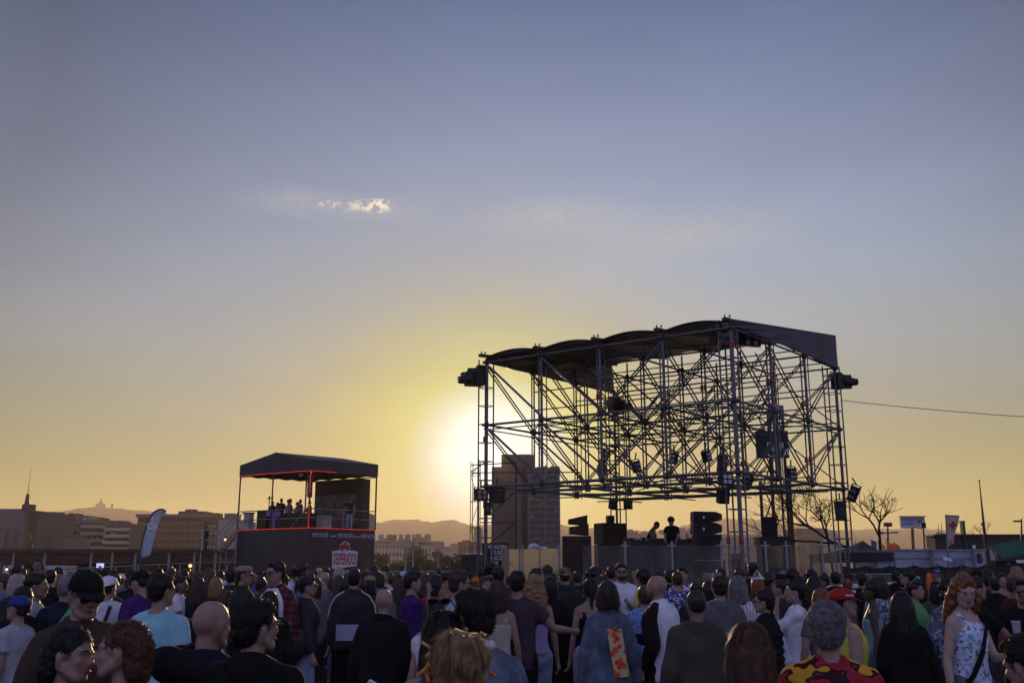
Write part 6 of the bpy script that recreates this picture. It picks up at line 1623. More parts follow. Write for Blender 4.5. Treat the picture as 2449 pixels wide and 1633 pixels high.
# foreground, nearest row
ROOT['curly'] = _(618, 1432, 104, -8, 'crop:k', 'jacket:black', 'trousers:black', 'man in black jacket with dark curly hair and glasses, his arm round the bald man', D=4.7, sun='eyes', L=(.36, .30, 1.49), yaw=-38, hood=1)
_(510, 1457, 112, -25, 'bald', 'jacket:navy', 'trousers:black', 'bald man seen from behind in a dark navy jacket, hugged by the curly-haired man', D=4.95, yaw=-8, pitch=8)
ROOT['capman'] = _(209, 1379, 86, -140, 'short:k', 'jacket:brown', 'trousers:black', 'smiling man in black cap, dark sunglasses and brown jacket behind the kissing women', hat='cap:black', sun='eyes', pitch=14, bulk=1.05, D=5.05)
_(178, 1508, 100, -102, 'swept:k', 'long:black', 'trousers:black', 'woman with black bobbed hair in black, kissing the auburn-haired woman', closed=True, D=4.3, g='f', pitch=4, roll=-8, prof=True)
_(292, 1491, 108, 96, 'swept:a', 'long:black', 'trousers:black', 'woman with auburn-brown hair in black, kissing the black-haired woman', closed=True, D=4.25, g='f', pitch=2, roll=6, prof=True)
_(1128, 1408, 118, 22, 'crop:k', 'outer:washed denim', 'jeans:denim', 'man with thick black hair and blue denim jacket over a white collar', D=4.8, yaw=25, skin='t', bulk=1.05)
_(1056, 1458, 96, 12, 'mid:k', 'tank:char', 'jeans:char', 'bare-armed woman with dark hair and sunglasses on her head in a charcoal top', D=4.75, g='f', sun='head', yaw=8)
ROOT['bun'] = _(1098, 1503, 132, 6, 'bigbun:y', 'tee:olive', 'trousers:char', 'woman with messy blonde bun held by orange clips, nearest the camera', D=2.9, g='f', R='down', L=(.26, .40, 1.52), skin='p')
_(1785, 1485, 112, 8, 'long:a', 'long:grey', 'jeans:char', 'woman with long auburn-brown hair and grey top seen from behind, in the front row', g='f', D=4.6)
_(1975, 1438, 96, -4, 'crop:g', 'blouse:hawaiian print', 'jeans:denim', 'grey-haired man in a red and yellow printed shirt seen from behind', yaw=-14, D=4.8)
_(2446, 1520, 90, 30, 'short:k', 'long:black', 'trousers:black', 'dark figure cut off by the bottom right corner', D=4.3, R='far', L=(.42, .38, 1.05), lean=18)
# second row
_(44, 1417, 58, 80, 'short:b', 'tee:lgrey', 'jeans:char', 'man in royal blue cap and pale grey t-shirt at the far left', hat='cap:rblue', prof=True, bulk=1.05)
_(391, 1371, 62, -14, 'short:k', 'tee:cyan', 'jeans:denim', 'man in light cyan t-shirt seen from behind, with dark hair', yaw=-20, sun='eyes')
_(1453, 1389, 50, -4, 'bob:b', 'jacket:washed denim', 'skirt:char', 'woman with brown bob and denim jacket bearing an orange floral back patch', g='f', hem=.76, D=8.2)
ROOT['patch'] = PEOPLE[-1][3]
_(1569, 1377, 46, 62, 'bald', 'outer:white', 'trousers:black', 'bald bearded man in white and black track jacket, turned left', beard='r', prof=True, skin='l', D=8.9, R='hold', L='pocket', sleeve=0)
ROOT['track'] = PEOPLE[-1][3]
_(1663, 1412, 50, 4, 'buzz:b', 'hoodie:olive', 'jeans:char', 'close-cropped man in olive jacket with a grey hood seen from behind', skin='m')
_(1766, 1375, 56, -12, 'mid:g', 'blouse:pinstripe', 'jeans:denim', 'grey-haired woman in white pinstriped blouse seen from behind', g='f', yaw=-20)
_(2016, 1396, 56, -82, 'short:k', 'vest:yellow', 'jeans:navy', 'man in red cap with a yellow and black vest, facing right', hat='cap:red', prof=True, sun='eyes', sleeve=.0, D=7.2)
_(2153, 1413, 46, 0, 'verylong:k', 'coat:black', 'trousers:black', 'woman with very long black hair and a wide black coat seen from behind', g='f', bulk=1.15, D=7.9)
_(2306, 1398, 56, 208, 'longwave:r', 'dress:postcard print', 'shorts:grey', 'red-haired woman in a white and blue printed sleeveless dress looking down', skin='p', g='f', pitch=20, yaw=-30, R='down', L='hold', D=7.3)
ROOT['red'] = PEOPLE[-1][3]
_(1237, 1364, 42, -6, 'short:k', 'tee:plum', 'trousers:black', 'man in plum t-shirt pointing right with one arm, seen from behind', R=(.52, .26, 1.18), D=9.4)
_(848, 1359, 32, 0, 'short:k', 'jacket:char', 'trousers:black', 'man in charcoal track jacket with a pale band across the lower back', D=11.2, bulk=1.12)
ROOT['band'] = PEOPLE[-1][3]
_(920, 1410, 46, -6, 'bald', 'jacket:black', 'trousers:black', 'shaven-headed man in a black jacket seen from behind, beside the banded track jacket', D=8.1, yaw=-8, bulk=1.1)
_(1102, 1363, 48, -75, 'short:n', 'tee:ltblue', 'jeans:denim', 'brown-haired man in sunglasses and light blue shirt looking right', sun='eyes', prof=True, D=8.9)
_(658, 1346, 38, 150, 'short:k', 'outer:maroon plaid', 'jeans:denim', 'man in sunglasses smoking, maroon plaid shirt open over a white t-shirt', sun='eyes', pitch=6, yaw=-10, R='hip', D=10.4)
ROOT['plaid'] = PEOPLE[-1][3]
_(587, 1347, 36, -60, 'short:b', 'jacket:dkgreen', 'trousers:black', 'man in tan flat-brimmed cap and dark green jacket beside the smoking man', hat='flatbrim:tan', D=11.8, yaw=-20, sun='eyes')
_(543, 1409, 42, -70, 'long:n', 'tank:cream', 'jeans:denim', 'woman with long brown hair and sunglasses in profile facing right, behind the bald hugged man', g='f', prof=True, sun='eyes')
_(988, 1365, 34, -70, 'quiff:k', 'tee:purple', 'shorts:blue speckle', 'man in deep purple t-shirt with tall dark quiff facing right', R='mouth', prof=True, D=11.0)
_(1278, 1374, 38, 4, 'longwave:y', 'tank:lilac', 'jeans:light jeans', 'woman with long fair hair, lilac strap top and light jeans seen from behind', g='f', strap=1, D=9.9)
_(1316, 1377, 38, -6, 'mid:k', 'coat:black', 'trousers:black', 'person with collar-length black hair and a long black coat, right of the fair-haired woman', D=10.4)
_(1412, 1382, 34, 0, 'pony:k', 'tank:black', 'wide:tie-dye lilac', 'woman in black sleeveless top and lilac tie-dye trousers, sunglasses on her head', g='f', D=10.2, sun='head')
_(1422, 1356, 34, -70, 'quiff:k', 'jacket:black', 'trousers:black', 'man with swept dark hair and black jacket facing right in front of the stage', prof=True, D=12)
_(1486, 1345, 26, 178, 'short:k', 'tee:white', 'jeans:denim', 'bearded man in white t-shirt and sunglasses facing the camera, arms folded', sun='eyes', beard='k', L='chest', R='hold', D=13.0)
_(1538, 1360, 30, 6, 'curly:k', 'tee:yellow', 'trousers:black', 'man with dark curly hair and a yellow t-shirt seen from behind', D=13.0)
_(1541, 1400, 36, 6, 'short:n', 'blouse:blue speckle', 'trousers:char', 'person in blue speckled shirt seen from behind, left of the bald bearded man', D=9.8)
_(1619, 1367, 24, 0, 'short:b', 'blouse:blue floral', 'jeans:denim', 'shorter of two people in blue floral shirts, seen from behind', D=13.6)
_(1632, 1355, 24, 150, 'short:k', 'blouse:blue floral', 'jeans:denim', 'taller of two people in blue floral shirts, turned to the camera', D=14.2)
_(1720, 1376, 42, 0, 'short:b', 'hoodie:grey', 'jeans:denim', 'brown-haired man in grey hoodie seen from behind, left of the grey-haired woman', D=9.6)
_(1824, 1401, 42, 70, 'bun:k', 'puffer:black', 'trousers:black', 'dark-haired woman with glasses and padded black jacket facing left', g='f', sun='eyes', prof=True, D=8.9)
_(1898, 1377, 38, 80, 'bun:k', 'blouse:white', 'jeans:white', 'woman with hair bun, hoop earring and white denim jacket holding a plastic bag', g='f', prof=True, D=9.4, L='mouth', R='hold')
ROOT['white'] = PEOPLE[-1][3]
_(1865, 1386, 28, 60, 'short:k', 'jacket:char', 'trousers:black', 'dark-haired man in charcoal behind the woman in white denim', D=12, prof=True)
_(1961, 1405, 38, 10, 'mid:r', 'tee:grey', 'jeans:denim', 'person with ginger-brown hair and grey top beside the red cap', D=9.3)
_(2080, 1382, 34, 70, 'bun:k', 'tank:teal', 'jeans:denim', 'bare-shouldered dark woman in teal top facing left', g='f', skin='d', prof=True, D=10.6, R='hold')
_(2103, 1378, 30, 10, 'mid:b', 'blouse:grey floral', 'trousers:char', 'person with brown hair and grey patterned shirt right of the bare-shouldered woman', D=12)
_(2167, 1360, 28, 65, 'short:k', 'tee:char', 'trousers:black', 'tall man with glasses and charcoal t-shirt facing left before the containers', sun='eyes', prof=True, D=13.6)
_(2189, 1388, 34, -125, 'short:k', 'tee:green', 'jeans:olive', 'laughing short-haired woman in green top with green sunglasses on her head', g='f', sun='head', D=11)
_(2237, 1371, 28, -150, 'mid:r', 'jacket:char', 'trousers:black', 'ginger-haired woman with blue sunglasses on her head and orange scarf', g='f', sun='head', D=13.5)
_(2268, 1385, 42, 0, 'afro:k', 'blouse:grey floral', 'trousers:char', 'person with big dark curly hair and blue-grey floral shirt', D=9.9)
_(2331, 1377, 36, -80, 'lowbun:k', 'tee:black', 'trousers:char', 'woman in black top with hair bun reaching an arm out to the right', g='f', prof=True, R=(.2, .52, .98), D=8.9)
_(2444, 1384, 40, 150, 'short:k', 'tee:black', 'trousers:black', 'man in sunglasses and black t-shirt at the far right edge', sun='eyes', D=9.0, L='hold', R='down', skin='m')
_(2397, 1370, 22, 170, 'short:b', 'tank:black', 'jeans:grey', 'person in black sleeveless top facing the camera near the green kiosk', D=15)
_(2428, 1353, 24, 20, 'long:y', 'blouse:teal', 'trousers:char', 'blonde long-haired woman in a teal patterned top near the right edge', g='f', D=15)
# left middle crowd
_(162, 1378, 46, 8, 'buzz:g', 'jacket:navy', 'trousers:black', 'grey cropped man in navy jacket with a bright green shoulder strap', D=8.6, bulk=1.1)
ROOT['green'] = PEOPLE[-1][3]
_(91, 1369, 48, -75, 'short:k', 'tee:lgrey', 'jeans:denim', 'dark-haired man in pale collar facing right, left of the green strap', prof=True, D=8.9, skin='m')
_(43, 1371, 40, 10, 'bob:w', 'long:char', 'trousers:black', 'pale-haired woman above the royal blue cap', g='f', D=10.6)
_(60, 1405, 46, 0, 'messy:k', 'jacket:black', 'trousers:black', 'dark tousled person between the blue cap and the green strap', D=8.4)
_(262, 1370, 44, -10, 'short:k', 'hoodie:white', 'jeans:denim', 'person in white backwards cap and white hoodie with a dark backpack strap', hat='capback:white', D=9.6)
ROOT['hood'] = PEOPLE[-1][3]
_(290, 1368, 25, 0, 'short:b', 'tee:grey', 'jeans:denim', 'person in small white cap just right of the white backwards cap', hat='cap:white', D=16.5)
_(336, 1376, 44, 60, 'short:k', 'tee:purple', 'trousers:black', 'man in backwards black cap bent left over a purple-black shirt', hat='capback:black', pitch=20, prof=True, D=9.6)
_(433, 1375, 28, -85, 'crop:k', 'tee:white', 'jeans:black', 'young man in white t-shirt with bent forearm right of the cyan t-shirt', R='hold', L='hold', prof=True, skin='t', D=12.6)
_(189, 1366, 36, 0, 'short:b', 'long:char', 'trousers:black', 'brown-haired head above the black cap of the smiling man', D=13)
_(475, 1379, 30, 0, 'long:b', 'coat:navy', 'trousers:black', 'long-haired woman in dark navy coat right of the young man in white', g='f', D=12.6)
_(471, 1364, 24, 30, 'short:n', 'jacket:brown', 'trousers:black', 'man in cap-like brown hair above the navy coat', D=16)
_(518, 1379, 32, 0, 'mid:y', 'long:char', 'trousers:black', 'fair-haired person in dark top left of the pale blue cap', g='f', D=13)
_(541, 1383, 26, -40, 'short:k', 'long:black', 'trousers:black', 'person in pale blue patterned cap below the tan cap', hat='cap:ltblue', D=15)
_(527, 1364, 22, 0, 'short:b', 'long:grey', 'trousers:black', 'short brown-haired person left of the buzz-cut head in grey', D=18)
_(553, 1359, 28, 10, 'crop:k', 'jacket:char', 'trousers:black', 'dark cropped head just left of the tan cap', D=14)
_(626, 1375, 30, 0, 'bun:k', 'jacket:black', 'trousers:black', 'dark-haired head tucked below the cigarette of the smoking man', D=12.6)
_(644, 1412, 42, 20, 'mid:k', 'long:black', 'trousers:black', 'black-haired person directly behind the curly-haired man', D=9.2)
_(690, 1352, 24, 60, 'messy:n', 'tee:white', 'jeans:denim', 'tousled brown-haired young man right of the smoking man', prof=True, D=17)
_(724, 1345, 30, -60, 'afro:k', 'long:black', 'trousers:black', 'person with a rounded dark afro before the small platform', skin='d', D=17)
_(738, 1376, 38, -80, 'short:k', 'jacket:char', 'shorts:light jeans', 'man in dark jacket, sunglasses and light denim shorts carrying a black bag', sun='eyes', prof=True, D=10.6, R='bag')
_(773, 1368, 26, 70, 'bald', 'tee:grey', 'jeans:char', 'bald man with glasses and grey t-shirt turned left before the small platform', sun='eyes', prof=True, D=13.8)
_(763, 1357, 15, 0, 'short:w', 'tee:grey', 'jeans:char', 'small pale-haired head below the left print of the small platform', D=26)
_(780, 1356, 16, 30, 'short:k', 'jacket:char', 'jeans:char', 'small dark head just left of the logo on the small platform', D=24)
_(752, 1361, 15, 0, 'short:k', 'long:black', 'jeans:char', 'small round dark head left of the pale-haired one', D=25)
_(811, 1354, 24, 0, 'bob:w', 'jacket:char', 'trousers:black', 'pale blonde head directly below the logo on the small platform', D=18)
_(812, 1374, 26, -20, 'long:n', 'blouse:pink', 'jeans:denim', 'long-haired woman in pink top left of the banded track jacket', g='f', D=14.6)
_(826, 1384, 26, 0, 'bob:k', 'long:black', 'trousers:black', 'dark-bobbed head touching the left shoulder of the banded track jacket', D=14)
_(885, 1372, 28, 0, 'mid:k', 'long:black', 'trousers:black', 'person in beige flat-brimmed cap and black top, between track jacket and shaven head', hat='flatbrim:tan', D=13.6)
_(922, 1351, 18, 0, 'short:k', 'jacket:black', 'trousers:black', 'person in grey beanie at the edge of the small platform', hat='beanie:char', D=22)
_(895, 1351, 17, 0, 'short:k', 'jacket:black', 'trousers:black', 'small dark head under the right corner of the small platform', D=23)
_(873, 1361, 20, 0, 'short:n', 'jacket:brown', 'trousers:black', 'brown-haired head right of the track jacket, far back', D=20)
_(900, 1362, 24, 20, 'messy:b', 'jacket:black', 'trousers:black', 'tousled brown head above the beige flat-brimmed cap', D=16)
_(958, 1385, 26, 0, 'verylong:b', 'coat:grey', 'trousers:char', 'woman with long dark hair and a grey-blue coat left of the purple t-shirt', g='f', D=12.4)
_(965, 1362, 20, 0, 'short:w', 'tee:white', 'jeans:denim', 'person in pale blue cap far behind the purple t-shirt', hat='cap:ltblue', D=20)
_(1018, 1370, 24, 0, 'long:n', 'long:char', 'trousers:black', 'long brown-haired woman between the purple t-shirt and the red top', g='f', D=15.5)
_(1043, 1372, 30, -8, 'mid:k', 'blouse:red', 'jeans:denim', 'dark-haired woman in a bright red patterned top seen from behind', g='f', D=12)
_(1049, 1358, 13, 0, 'short:k', 'jacket:black', 'trousers:black', 'tiny dark head in the gap right of the red top', D=30)
_(1064, 1367, 26, 0, 'short:k', 'jacket:black', 'trousers:black', 'low dark head behind the blonde hair left of the sunglassed man', D=15)
_(1071, 1390, 26, 0, 'longwave:y', 'tee:white', 'jeans:denim', 'woman with bright blonde hair close behind the light blue shirt', g='f', D=11)
_(1038, 1430, 42, 20, 'bob:k', 'tank:black', 'jeans:denim', 'woman with short black bob just left of the thick black hair', g='f', D=8.0)
_(1120, 1350, 14, 0, 'short:k', 'jacket:black', 'trousers:black', 'tiny dark head at the foot of the lattice mast', D=28)
_(1153, 1358, 22, 0, 'short:k', 'jacket:black', 'trousers:black', 'round dark head left of the base of the left scaffold column', D=17)
_(1173, 1345, 26, 0, 'messy:k', 'jacket:black', 'trousers:black', 'tall dark tousled head overlapping the foot of the left scaffold column', D=17)
_(1192, 1354, 32, 0, 'crop:k', 'jacket:brown', 'trousers:black', 'broad dark cropped head right of the left scaffold column', D=12.4, bulk=1.1)
_(1161, 1377, 32, -150, 'mid:n', 'tee:cream', 'jeans:denim', 'brown-haired woman facing the camera right of the sunglassed man', g='f', D=11.6)
_(1188, 1387, 42, 10, 'mid:n', 'tank:cream', 'jeans:denim', 'woman with straight mid-brown hair left of the plum t-shirt', g='f', D=9.2)
_(1137, 1375, 20, 0, 'short:r', 'tee:orange', 'jeans:denim', 'person in bright orange cap right of the sunglassed man', hat='cap:orange', D=16)
_(1285, 1357, 24, -60, 'short:k', 'jacket:black', 'trousers:black', 'dark profile before the middle yellowed wind screen', skin='m', prof=True, D=16)
_(1310, 1351, 26, 0, 'messy:k', 'jacket:black', 'trousers:black', 'tall dark head before the right yellowed wind screen', D=17)
_(1318, 1364, 28, -60, 'short:k', 'jacket:black', 'trousers:black', 'person in dark cap below the tall head at the yellowed screens', hat='cap:char', D=14)
_(1352, 1352, 32, -10, 'short:k', 'jacket:dkgreen', 'trousers:black', 'person in camouflage bucket hat in front of the left subwoofer', hat='bucket:camo', D=13)
_(1380, 1366, 26, 0, 'buzz:k', 'jacket:black', 'trousers:black', 'close-cropped dark head right of the camouflage hat', skin='t', D=14.5)
_(1461, 1356, 24, 0, 'messy:k', 'long:black', 'trousers:black', 'dark tousled head just left of the bearded man in white', D=17)
_(1447, 1371, 20, 90, 'short:k', 'tee:red', 'jeans:denim', 'small dark head with reddish top above the brown bob', D=18)
_(1575, 1363, 26, 0, 'short:b', 'jacket:char', 'trousers:black', 'brown head directly behind the bald bearded man', D=15.5)
_(1600, 1362, 26, 0, 'crop:k', 'jacket:black', 'trousers:black', 'black cropped head left of the two floral shirts', D=15)
_(1664, 1392, 34, 0, 'short:k', 'long:char', 'trousers:black', 'dark head directly above the olive jacket', D=11.5)
_(1694, 1388, 30, 0, 'mid:k', 'long:black', 'trousers:black', 'black-haired head between the olive jacket and the grey hoodie', D=12.5)
_(1724, 1358, 28, 0, 'short:k', 'jacket:black', 'trousers:black', 'dark head at the foot of the tall speaker stack', D=15)
_(1768, 1360, 26, 0, 'messy:b', 'jacket:black', 'trousers:black', 'dark tousled head at the foot of the near scaffold column', D=16)
_(1799, 1344, 26, 20, 'crop:k', 'long:black', 'trousers:black', 'tall dark man right of the near scaffold column', skin='d', D=16)
_(1812, 1371, 30, -30, 'mid:r', 'long:char', 'trousers:black', 'ginger person in a pointed white paper hat', hat='paper:white', D=13)
_(1894, 1361, 30, 0, 'curly:k', 'jacket:black', 'trousers:black', 'dark curly head above the woman in white denim', D=14.5)
_(1866, 1368, 24, 0, 'short:k', 'jacket:black', 'trousers:black', 'person in black hat left of the dark curly head', hat='bucket:black', D=16)
_(1940, 1361, 30, 0, 'messy:k', 'jacket:black', 'trousers:black', 'dark tousled head right of the woman in white denim, far back', D=14.5)
_(1946, 1376, 36, 0, 'long:k', 'long:black', 'trousers:black', 'long black-haired woman behind the ginger-brown head', g='f', D=11.4)
_(1996, 1366, 26, 0, 'short:k', 'jacket:black', 'trousers:black', 'dark head above the red cap at the right scaffold foot', D=15)
_(2025, 1383, 22, 0, 'short:r', 'tee:grey', 'jeans:denim', 'reddish-brown head peeping over the red cap', D=15)
_(2188, 1376, 22, 0, 'short:b', 'jacket:black', 'trousers:black', 'dark head directly behind the laughing woman in green', D=15.5)
_(2237, 1388, 32, 0, 'mid:k', 'jacket:olive', 'trousers:black', 'black-haired person in olive between the green top and the big curly hair', D=11.5)
_(2281, 1370, 30, 0, 'afro:k', 'jacket:black', 'trousers:black', 'person with wide dark afro before the barred white cabin', skin='d', D=15)
_(2333, 1360, 22, 80, 'short:k', 'jacket:black', 'trousers:black', 'dark-capped person at the end of the white cabin', hat='cap:black', D=17)
_(2318, 1376, 36, -30, 'long:b', 'jacket:black', 'trousers:black', 'dark-haired woman behind the red-haired woman', g='f', D=11.5)
_(313, 1358, 22, 0, 'short:b', 'jacket:char', 'trousers:black', 'brown head below the lower tip of the feather flag', D=19)
_(344, 1355, 22, 0, 'messy:k', 'jacket:black', 'trousers:black', 'dark tousled head right of the feather flag pole', D=20)
_(379, 1358, 28, 0, 'short:k', 'jacket:char', 'trousers:black', 'dark head above the cyan t-shirt, left of centre', D=15)
_(318, 1373, 26, 20, 'short:k', 'jacket:black', 'trousers:black', 'dark head between white cap and backwards black cap', D=15)
_(42, 1350, 26, 0, 'short:b', 'jacket:brown', 'trousers:black', 'brown-haired head above the pale-haired woman at the left', D=17)
_(90, 1334, 22, -160, 'short:b', 'tee:red', 'trousers:black', 'raised reddish figure standing higher than the crowd near the parked vans', D=24, skin='m')
_(5, 1393, 26, 0, 'bob:y', 'tee:ltblue', 'jeans:denim', 'fair-haired person cut by the left edge', g='f', D=15)
_(122, 1362, 30, 0, 'short:k', 'jacket:black', 'trousers:black', 'black head between the pale collar and the grey cropped man', D=13.5)
_(205, 1362, 24, 0, 'short:k', 'jacket:black', 'trousers:black', 'dark-haired person holding up a glowing phone screen', R='up', D=17)
ROOT['phone'] = PEOPLE[-1][3]
_(140, 1355, 22, 0, 'mid:b', 'jacket:char', 'trousers:black', 'brown-haired head left of the raised glowing phone', g='f', D=19)
_(240, 1357, 22, 0, 'short:k', 'jacket:black', 'trousers:black', 'dark head right of the raised glowing phone', D=19)
_(410, 1356, 24, 0, 'short:n', 'jacket:brown', 'trousers:black', 'light brown head between the cyan and white t-shirts, far back', D=18)
_(448, 1357, 20, 0, 'short:k', 'jacket:black', 'trousers:black', 'dark head below the warm lamps, right of the cyan t-shirt', D=21)
_(498, 1357, 22, 0, 'mid:b', 'jacket:char', 'trousers:black', 'brown head below the person on the landing', g='f', D=20)
_(2060, 1371, 26, 0, 'short:k', 'jacket:black', 'trousers:black', 'dark head before the crowd barrier under the black tent', D=15)
_(2143, 1364, 22, -40, 'short:k', 'jacket:black', 'trousers:black', 'dark head at the right leg of the black tent', D=18)
_(2360, 1358, 22, 0, 'short:b', 'jacket:char', 'trousers:black', 'brown-haired head below the orange counter', D=19)
_(2376, 1382, 26, 0, 'short:k', 'jacket:black', 'trousers:black', 'dark head left of the person in the black sleeveless top', D=14)

# ---- far crowd filling the gaps, each described by its looks and a neighbour one can find
HAIRS = [('short', 'k', 'short black hair'), ('mid', 'b', 'collar-length dark brown hair'), ('long', 'n', 'long brown hair'), ('messy', 'b', 'tousled brown hair'), ('bob', 'k', 'a black bob'), ('crop', 'g', 'cropped grey hair'), ('bun', 'k', 'a dark bun'), ('short', 'n', 'short brown hair'), ('long', 'y', 'long blonde hair'), ('curly', 'k', 'dark curls')]
TOPS = [('jacket', 'black', 'black jacket'), ('tee', 'white', 'white t-shirt'), ('hoodie', 'char', 'charcoal hoodie'), ('long', 'navy', 'navy sweater'), ('tee', 'grey', 'grey t-shirt'), ('jacket', 'olive', 'olive jacket'), ('tee', 'black', 'black t-shirt'), ('long', 'maroon', 'maroon sweater'), ('jacket', 'denim', 'denim jacket'), ('tee', 'lgrey', 'pale grey t-shirt'), ('tee', 'cream', 'cream t-shirt'), ('hoodie', 'blue', 'blue hoodie')]
MARK = [(20, 'the far left edge'), (75, 'the parked vans'), (150, 'the long dark shed'), (235, 'the smiling man in the black cap'), (300, 'the small white cap'), (340, 'the feather flag'), (400, 'the cyan t-shirt'), (455, 'the warm lamps'), (510, 'the access stairs'), (575, 'the left corner of the small platform'), (640, 'the smoking man'), (700, 'the dark side of the small platform'), (760, 'the printed front of the small platform'), (820, 'the red and white logo'), (880, 'the right corner of the small platform'), (950, 'the golden bushes'), (1000, 'the cream block with chimneys'), (1060, 'the broad dark tree'), (1110, 'the lattice mast'), (1165, 'the left scaffold column'), (1225, 'the left yellowed screen'), (1290, 'the right yellowed screen'), (1350, 'the left subwoofer stack'), (1400, 'the side-fill speaker'), (1480, 'the bearded man in white'), (1550, 'the yellow t-shirt'), (1610, 'the disc jockeys'), (1680, 'the tall speaker stack'), (1750, 'the near scaffold column'), (1830, 'the wide flight case'), (1900, 'the woman in white denim'), (1960, 'the spreading leafless tree'), (2020, 'the right scaffold column'), (2080, 'the black tent'), (2150, 'the orange flags'), (2210, 'the billboard'), (2265, 'the red cross flag'), (2320, 'the barred white cabin'), (2380, 'the orange counter'), (2430, 'the green kiosk')]
POSES = [dict(), dict(yaw=22), dict(yaw=-25, L='hold'), dict(R='hold', pitch=8), dict(R='pocket', legs='shift', roll=5), dict(L='mouth', yaw=12)]
rf = random.Random(77); used_l = set(); nf = 0
for row, (D0, D1, step, y0) in enumerate(((12.5, 14.5, 130, 1378), (16, 19, 60, 1369), (21, 24, 38, 1364))):
    x = rf.uniform(-10, 15)
    while x < 2460:
        xx = x + rf.uniform(-9, 9); x += step * rf.uniform(.8, 1.25)
        D = rf.uniform(D0, D1)
        if 1180 < xx < 2040 and row == 2: D = rf.uniform(19.5, 22)
        if xx > 2040 and rf.random() < .45: continue
        yt = y0 + rf.uniform(-4, 7); ok = True
        for (px, py, pd, _r) in PEOPLE:
            if abs(P(px, 1368, pd).x - P(xx, 1368, D).x) < .42 and abs(pd - D) < .5: ok = False
        if not ok: continue
        for t_ in range(60):
            h = rf.choice(HAIRS); tp = rf.choice(TOPS); mk = min(MARK, key=lambda m: abs(m[0] - xx)); lab = '%s, %s, %s row below %s' % (h[2], tp[2], ('nearer', 'middle', 'farthest')[row], mk[1])
            if (lab not in used_l) and not (tp[1] == 'white' and rf.random() < .5): break
        used_l.add(lab); nf += 1
        person(xx, yt, None, rf.choice((0, 0, 0, 15, -15, 40, -40, 75, -75, 100, -110, 180)), h[0] + ':' + h[1], tp[0] + ':' + tp[1], rf.choice(('jeans:denim', 'trousers:black', 'trousers:char')), lab, D=D, skin=rf.choice('llmmt'), g='f' if h[0] in ('long', 'bob', 'bun', 'mid') else 'm', **rf.choice(POSES))

# ---------------------------------------------------------------- people on the stages
SG = 'people up on the stages'
_(1605, 1243, None, 165, 'curly:k', 'tee:black', 'trousers:black', 'curly-haired disc jockey in black t-shirt leaning over the equipment table', D=34.3, z0=DZ, R='table', L='table', pitch=25, lean=8, group=SG)
_(1571, 1254, None, -110, 'buzz:k', 'tank:black', 'trousers:black', 'close-cropped disc jockey bending over the left end of the equipment table', D=34.4, z0=DZ, R='table', L='table', pitch=25, lean=22, group=SG, skin='t')
PLP = [(.93, .42, 'short:k', 'jacket:black', 20, 'leftmost of the guests on the small platform, in black'), (.88, .45, 'bob:k', 'jacket:black', -40, 'dark guest standing left of the middle post of the small platform'), (.80, .42, 'crop:k', 'tee:char', 0, 'tallest guest in the middle group on the small platform'), (.73, .46, 'messy:k', 'tee:lgrey', -60, 'guest in pale top left of the red vest on the small platform'),
       (.67, .42, 'curly:b', 'vest:red', -80, 'guest in red and white on the small platform'), (.60, .45, 'short:k', 'tee:char', 100, 'small dark guest right of the red vest on the small platform'), (.53, .42, 'short:b', 'tee:grey', 60, 'guest in grey near the corner post of the small platform'), (.36, .38, 'short:k', 'jacket:brown', 90, 'dark guest right at the corner post of the small platform')]
for k, (a, b, h, tp, f, lb) in enumerate(PLP):
    p = T(a, b, Z2); hh = (1.72, 1.66, 1.86, 1.78, 1.80, 1.62, 1.74, 1.60)[k]
    person_at = p + V(0, 0, hh); fy = person_at.y * CT + (person_at.z - CAM_H) * ST; up_ = -person_at.y * ST + (person_at.z - CAM_H) * CT
    _(1224.5 + F * person_at.x / fy, 816.5 - F * up_ / fy, None, f, h, tp, 'trousers:black', lb, D=p.y, z0=Z2, group=SG, L='hold' if k % 2 else 'down', R='hold' if k % 3 == 0 else 'down')
p = T(.02, .62, Z2); person_at = p + V(0, 0, 1.78); fy = person_at.y * CT + (person_at.z - CAM_H) * ST; up_ = -person_at.y * ST + (person_at.z - CAM_H) * CT
_(1224.5 + F * person_at.x / fy, 816.5 - F * up_ / fy, None, 5, 'short:k', 'tee:navy', 'jeans:light jeans', 'man in navy t-shirt and light jeans standing before the video wall', D=p.y, z0=Z2, group=SG)
p = P(495, 1316, 57.5)
_(495, 1257, None, -70, 'short:k', 'jacket:navy', 'trousers:char', 'man in dark blue standing on the stair landing left of the small platform', D=57.5, z0=p.z, group=SG)
_(1180 - 90, 1323, None, 0, 'short:k', 'jacket:char', 'trousers:black', 'dark figure beside the dark cabin left of the stage', D=44) if False else None

# ================================================================ things people wear or carry
def strap(root, pts, w, m, name='strap', th=.006):
    """flat band following body-space points"""
    mb = MB(); pts = [Vector(p) for p in pts]
    for a, b in zip(pts, pts[1:]):
        d = (b - a).normalized(); out = ((a + b) / 2 - V(0, 0, ((a + b) / 2).z)); out = (out - d * out.dot(d)).normalized(); s = d.cross(out) * w / 2
        mb.prism([a - s - out * th, a + s - out * th, b + s - out * th, b - s - out * th], out * th * 2)
    me = mb_mesh(mb, name, False); return child(root, name, me, m)
def on_back(x, z, off=.17, bulk=1.0):
    y = -math.sqrt(max(.0, 1 - (x / .24) ** 2)) * off; return (x, y, z)
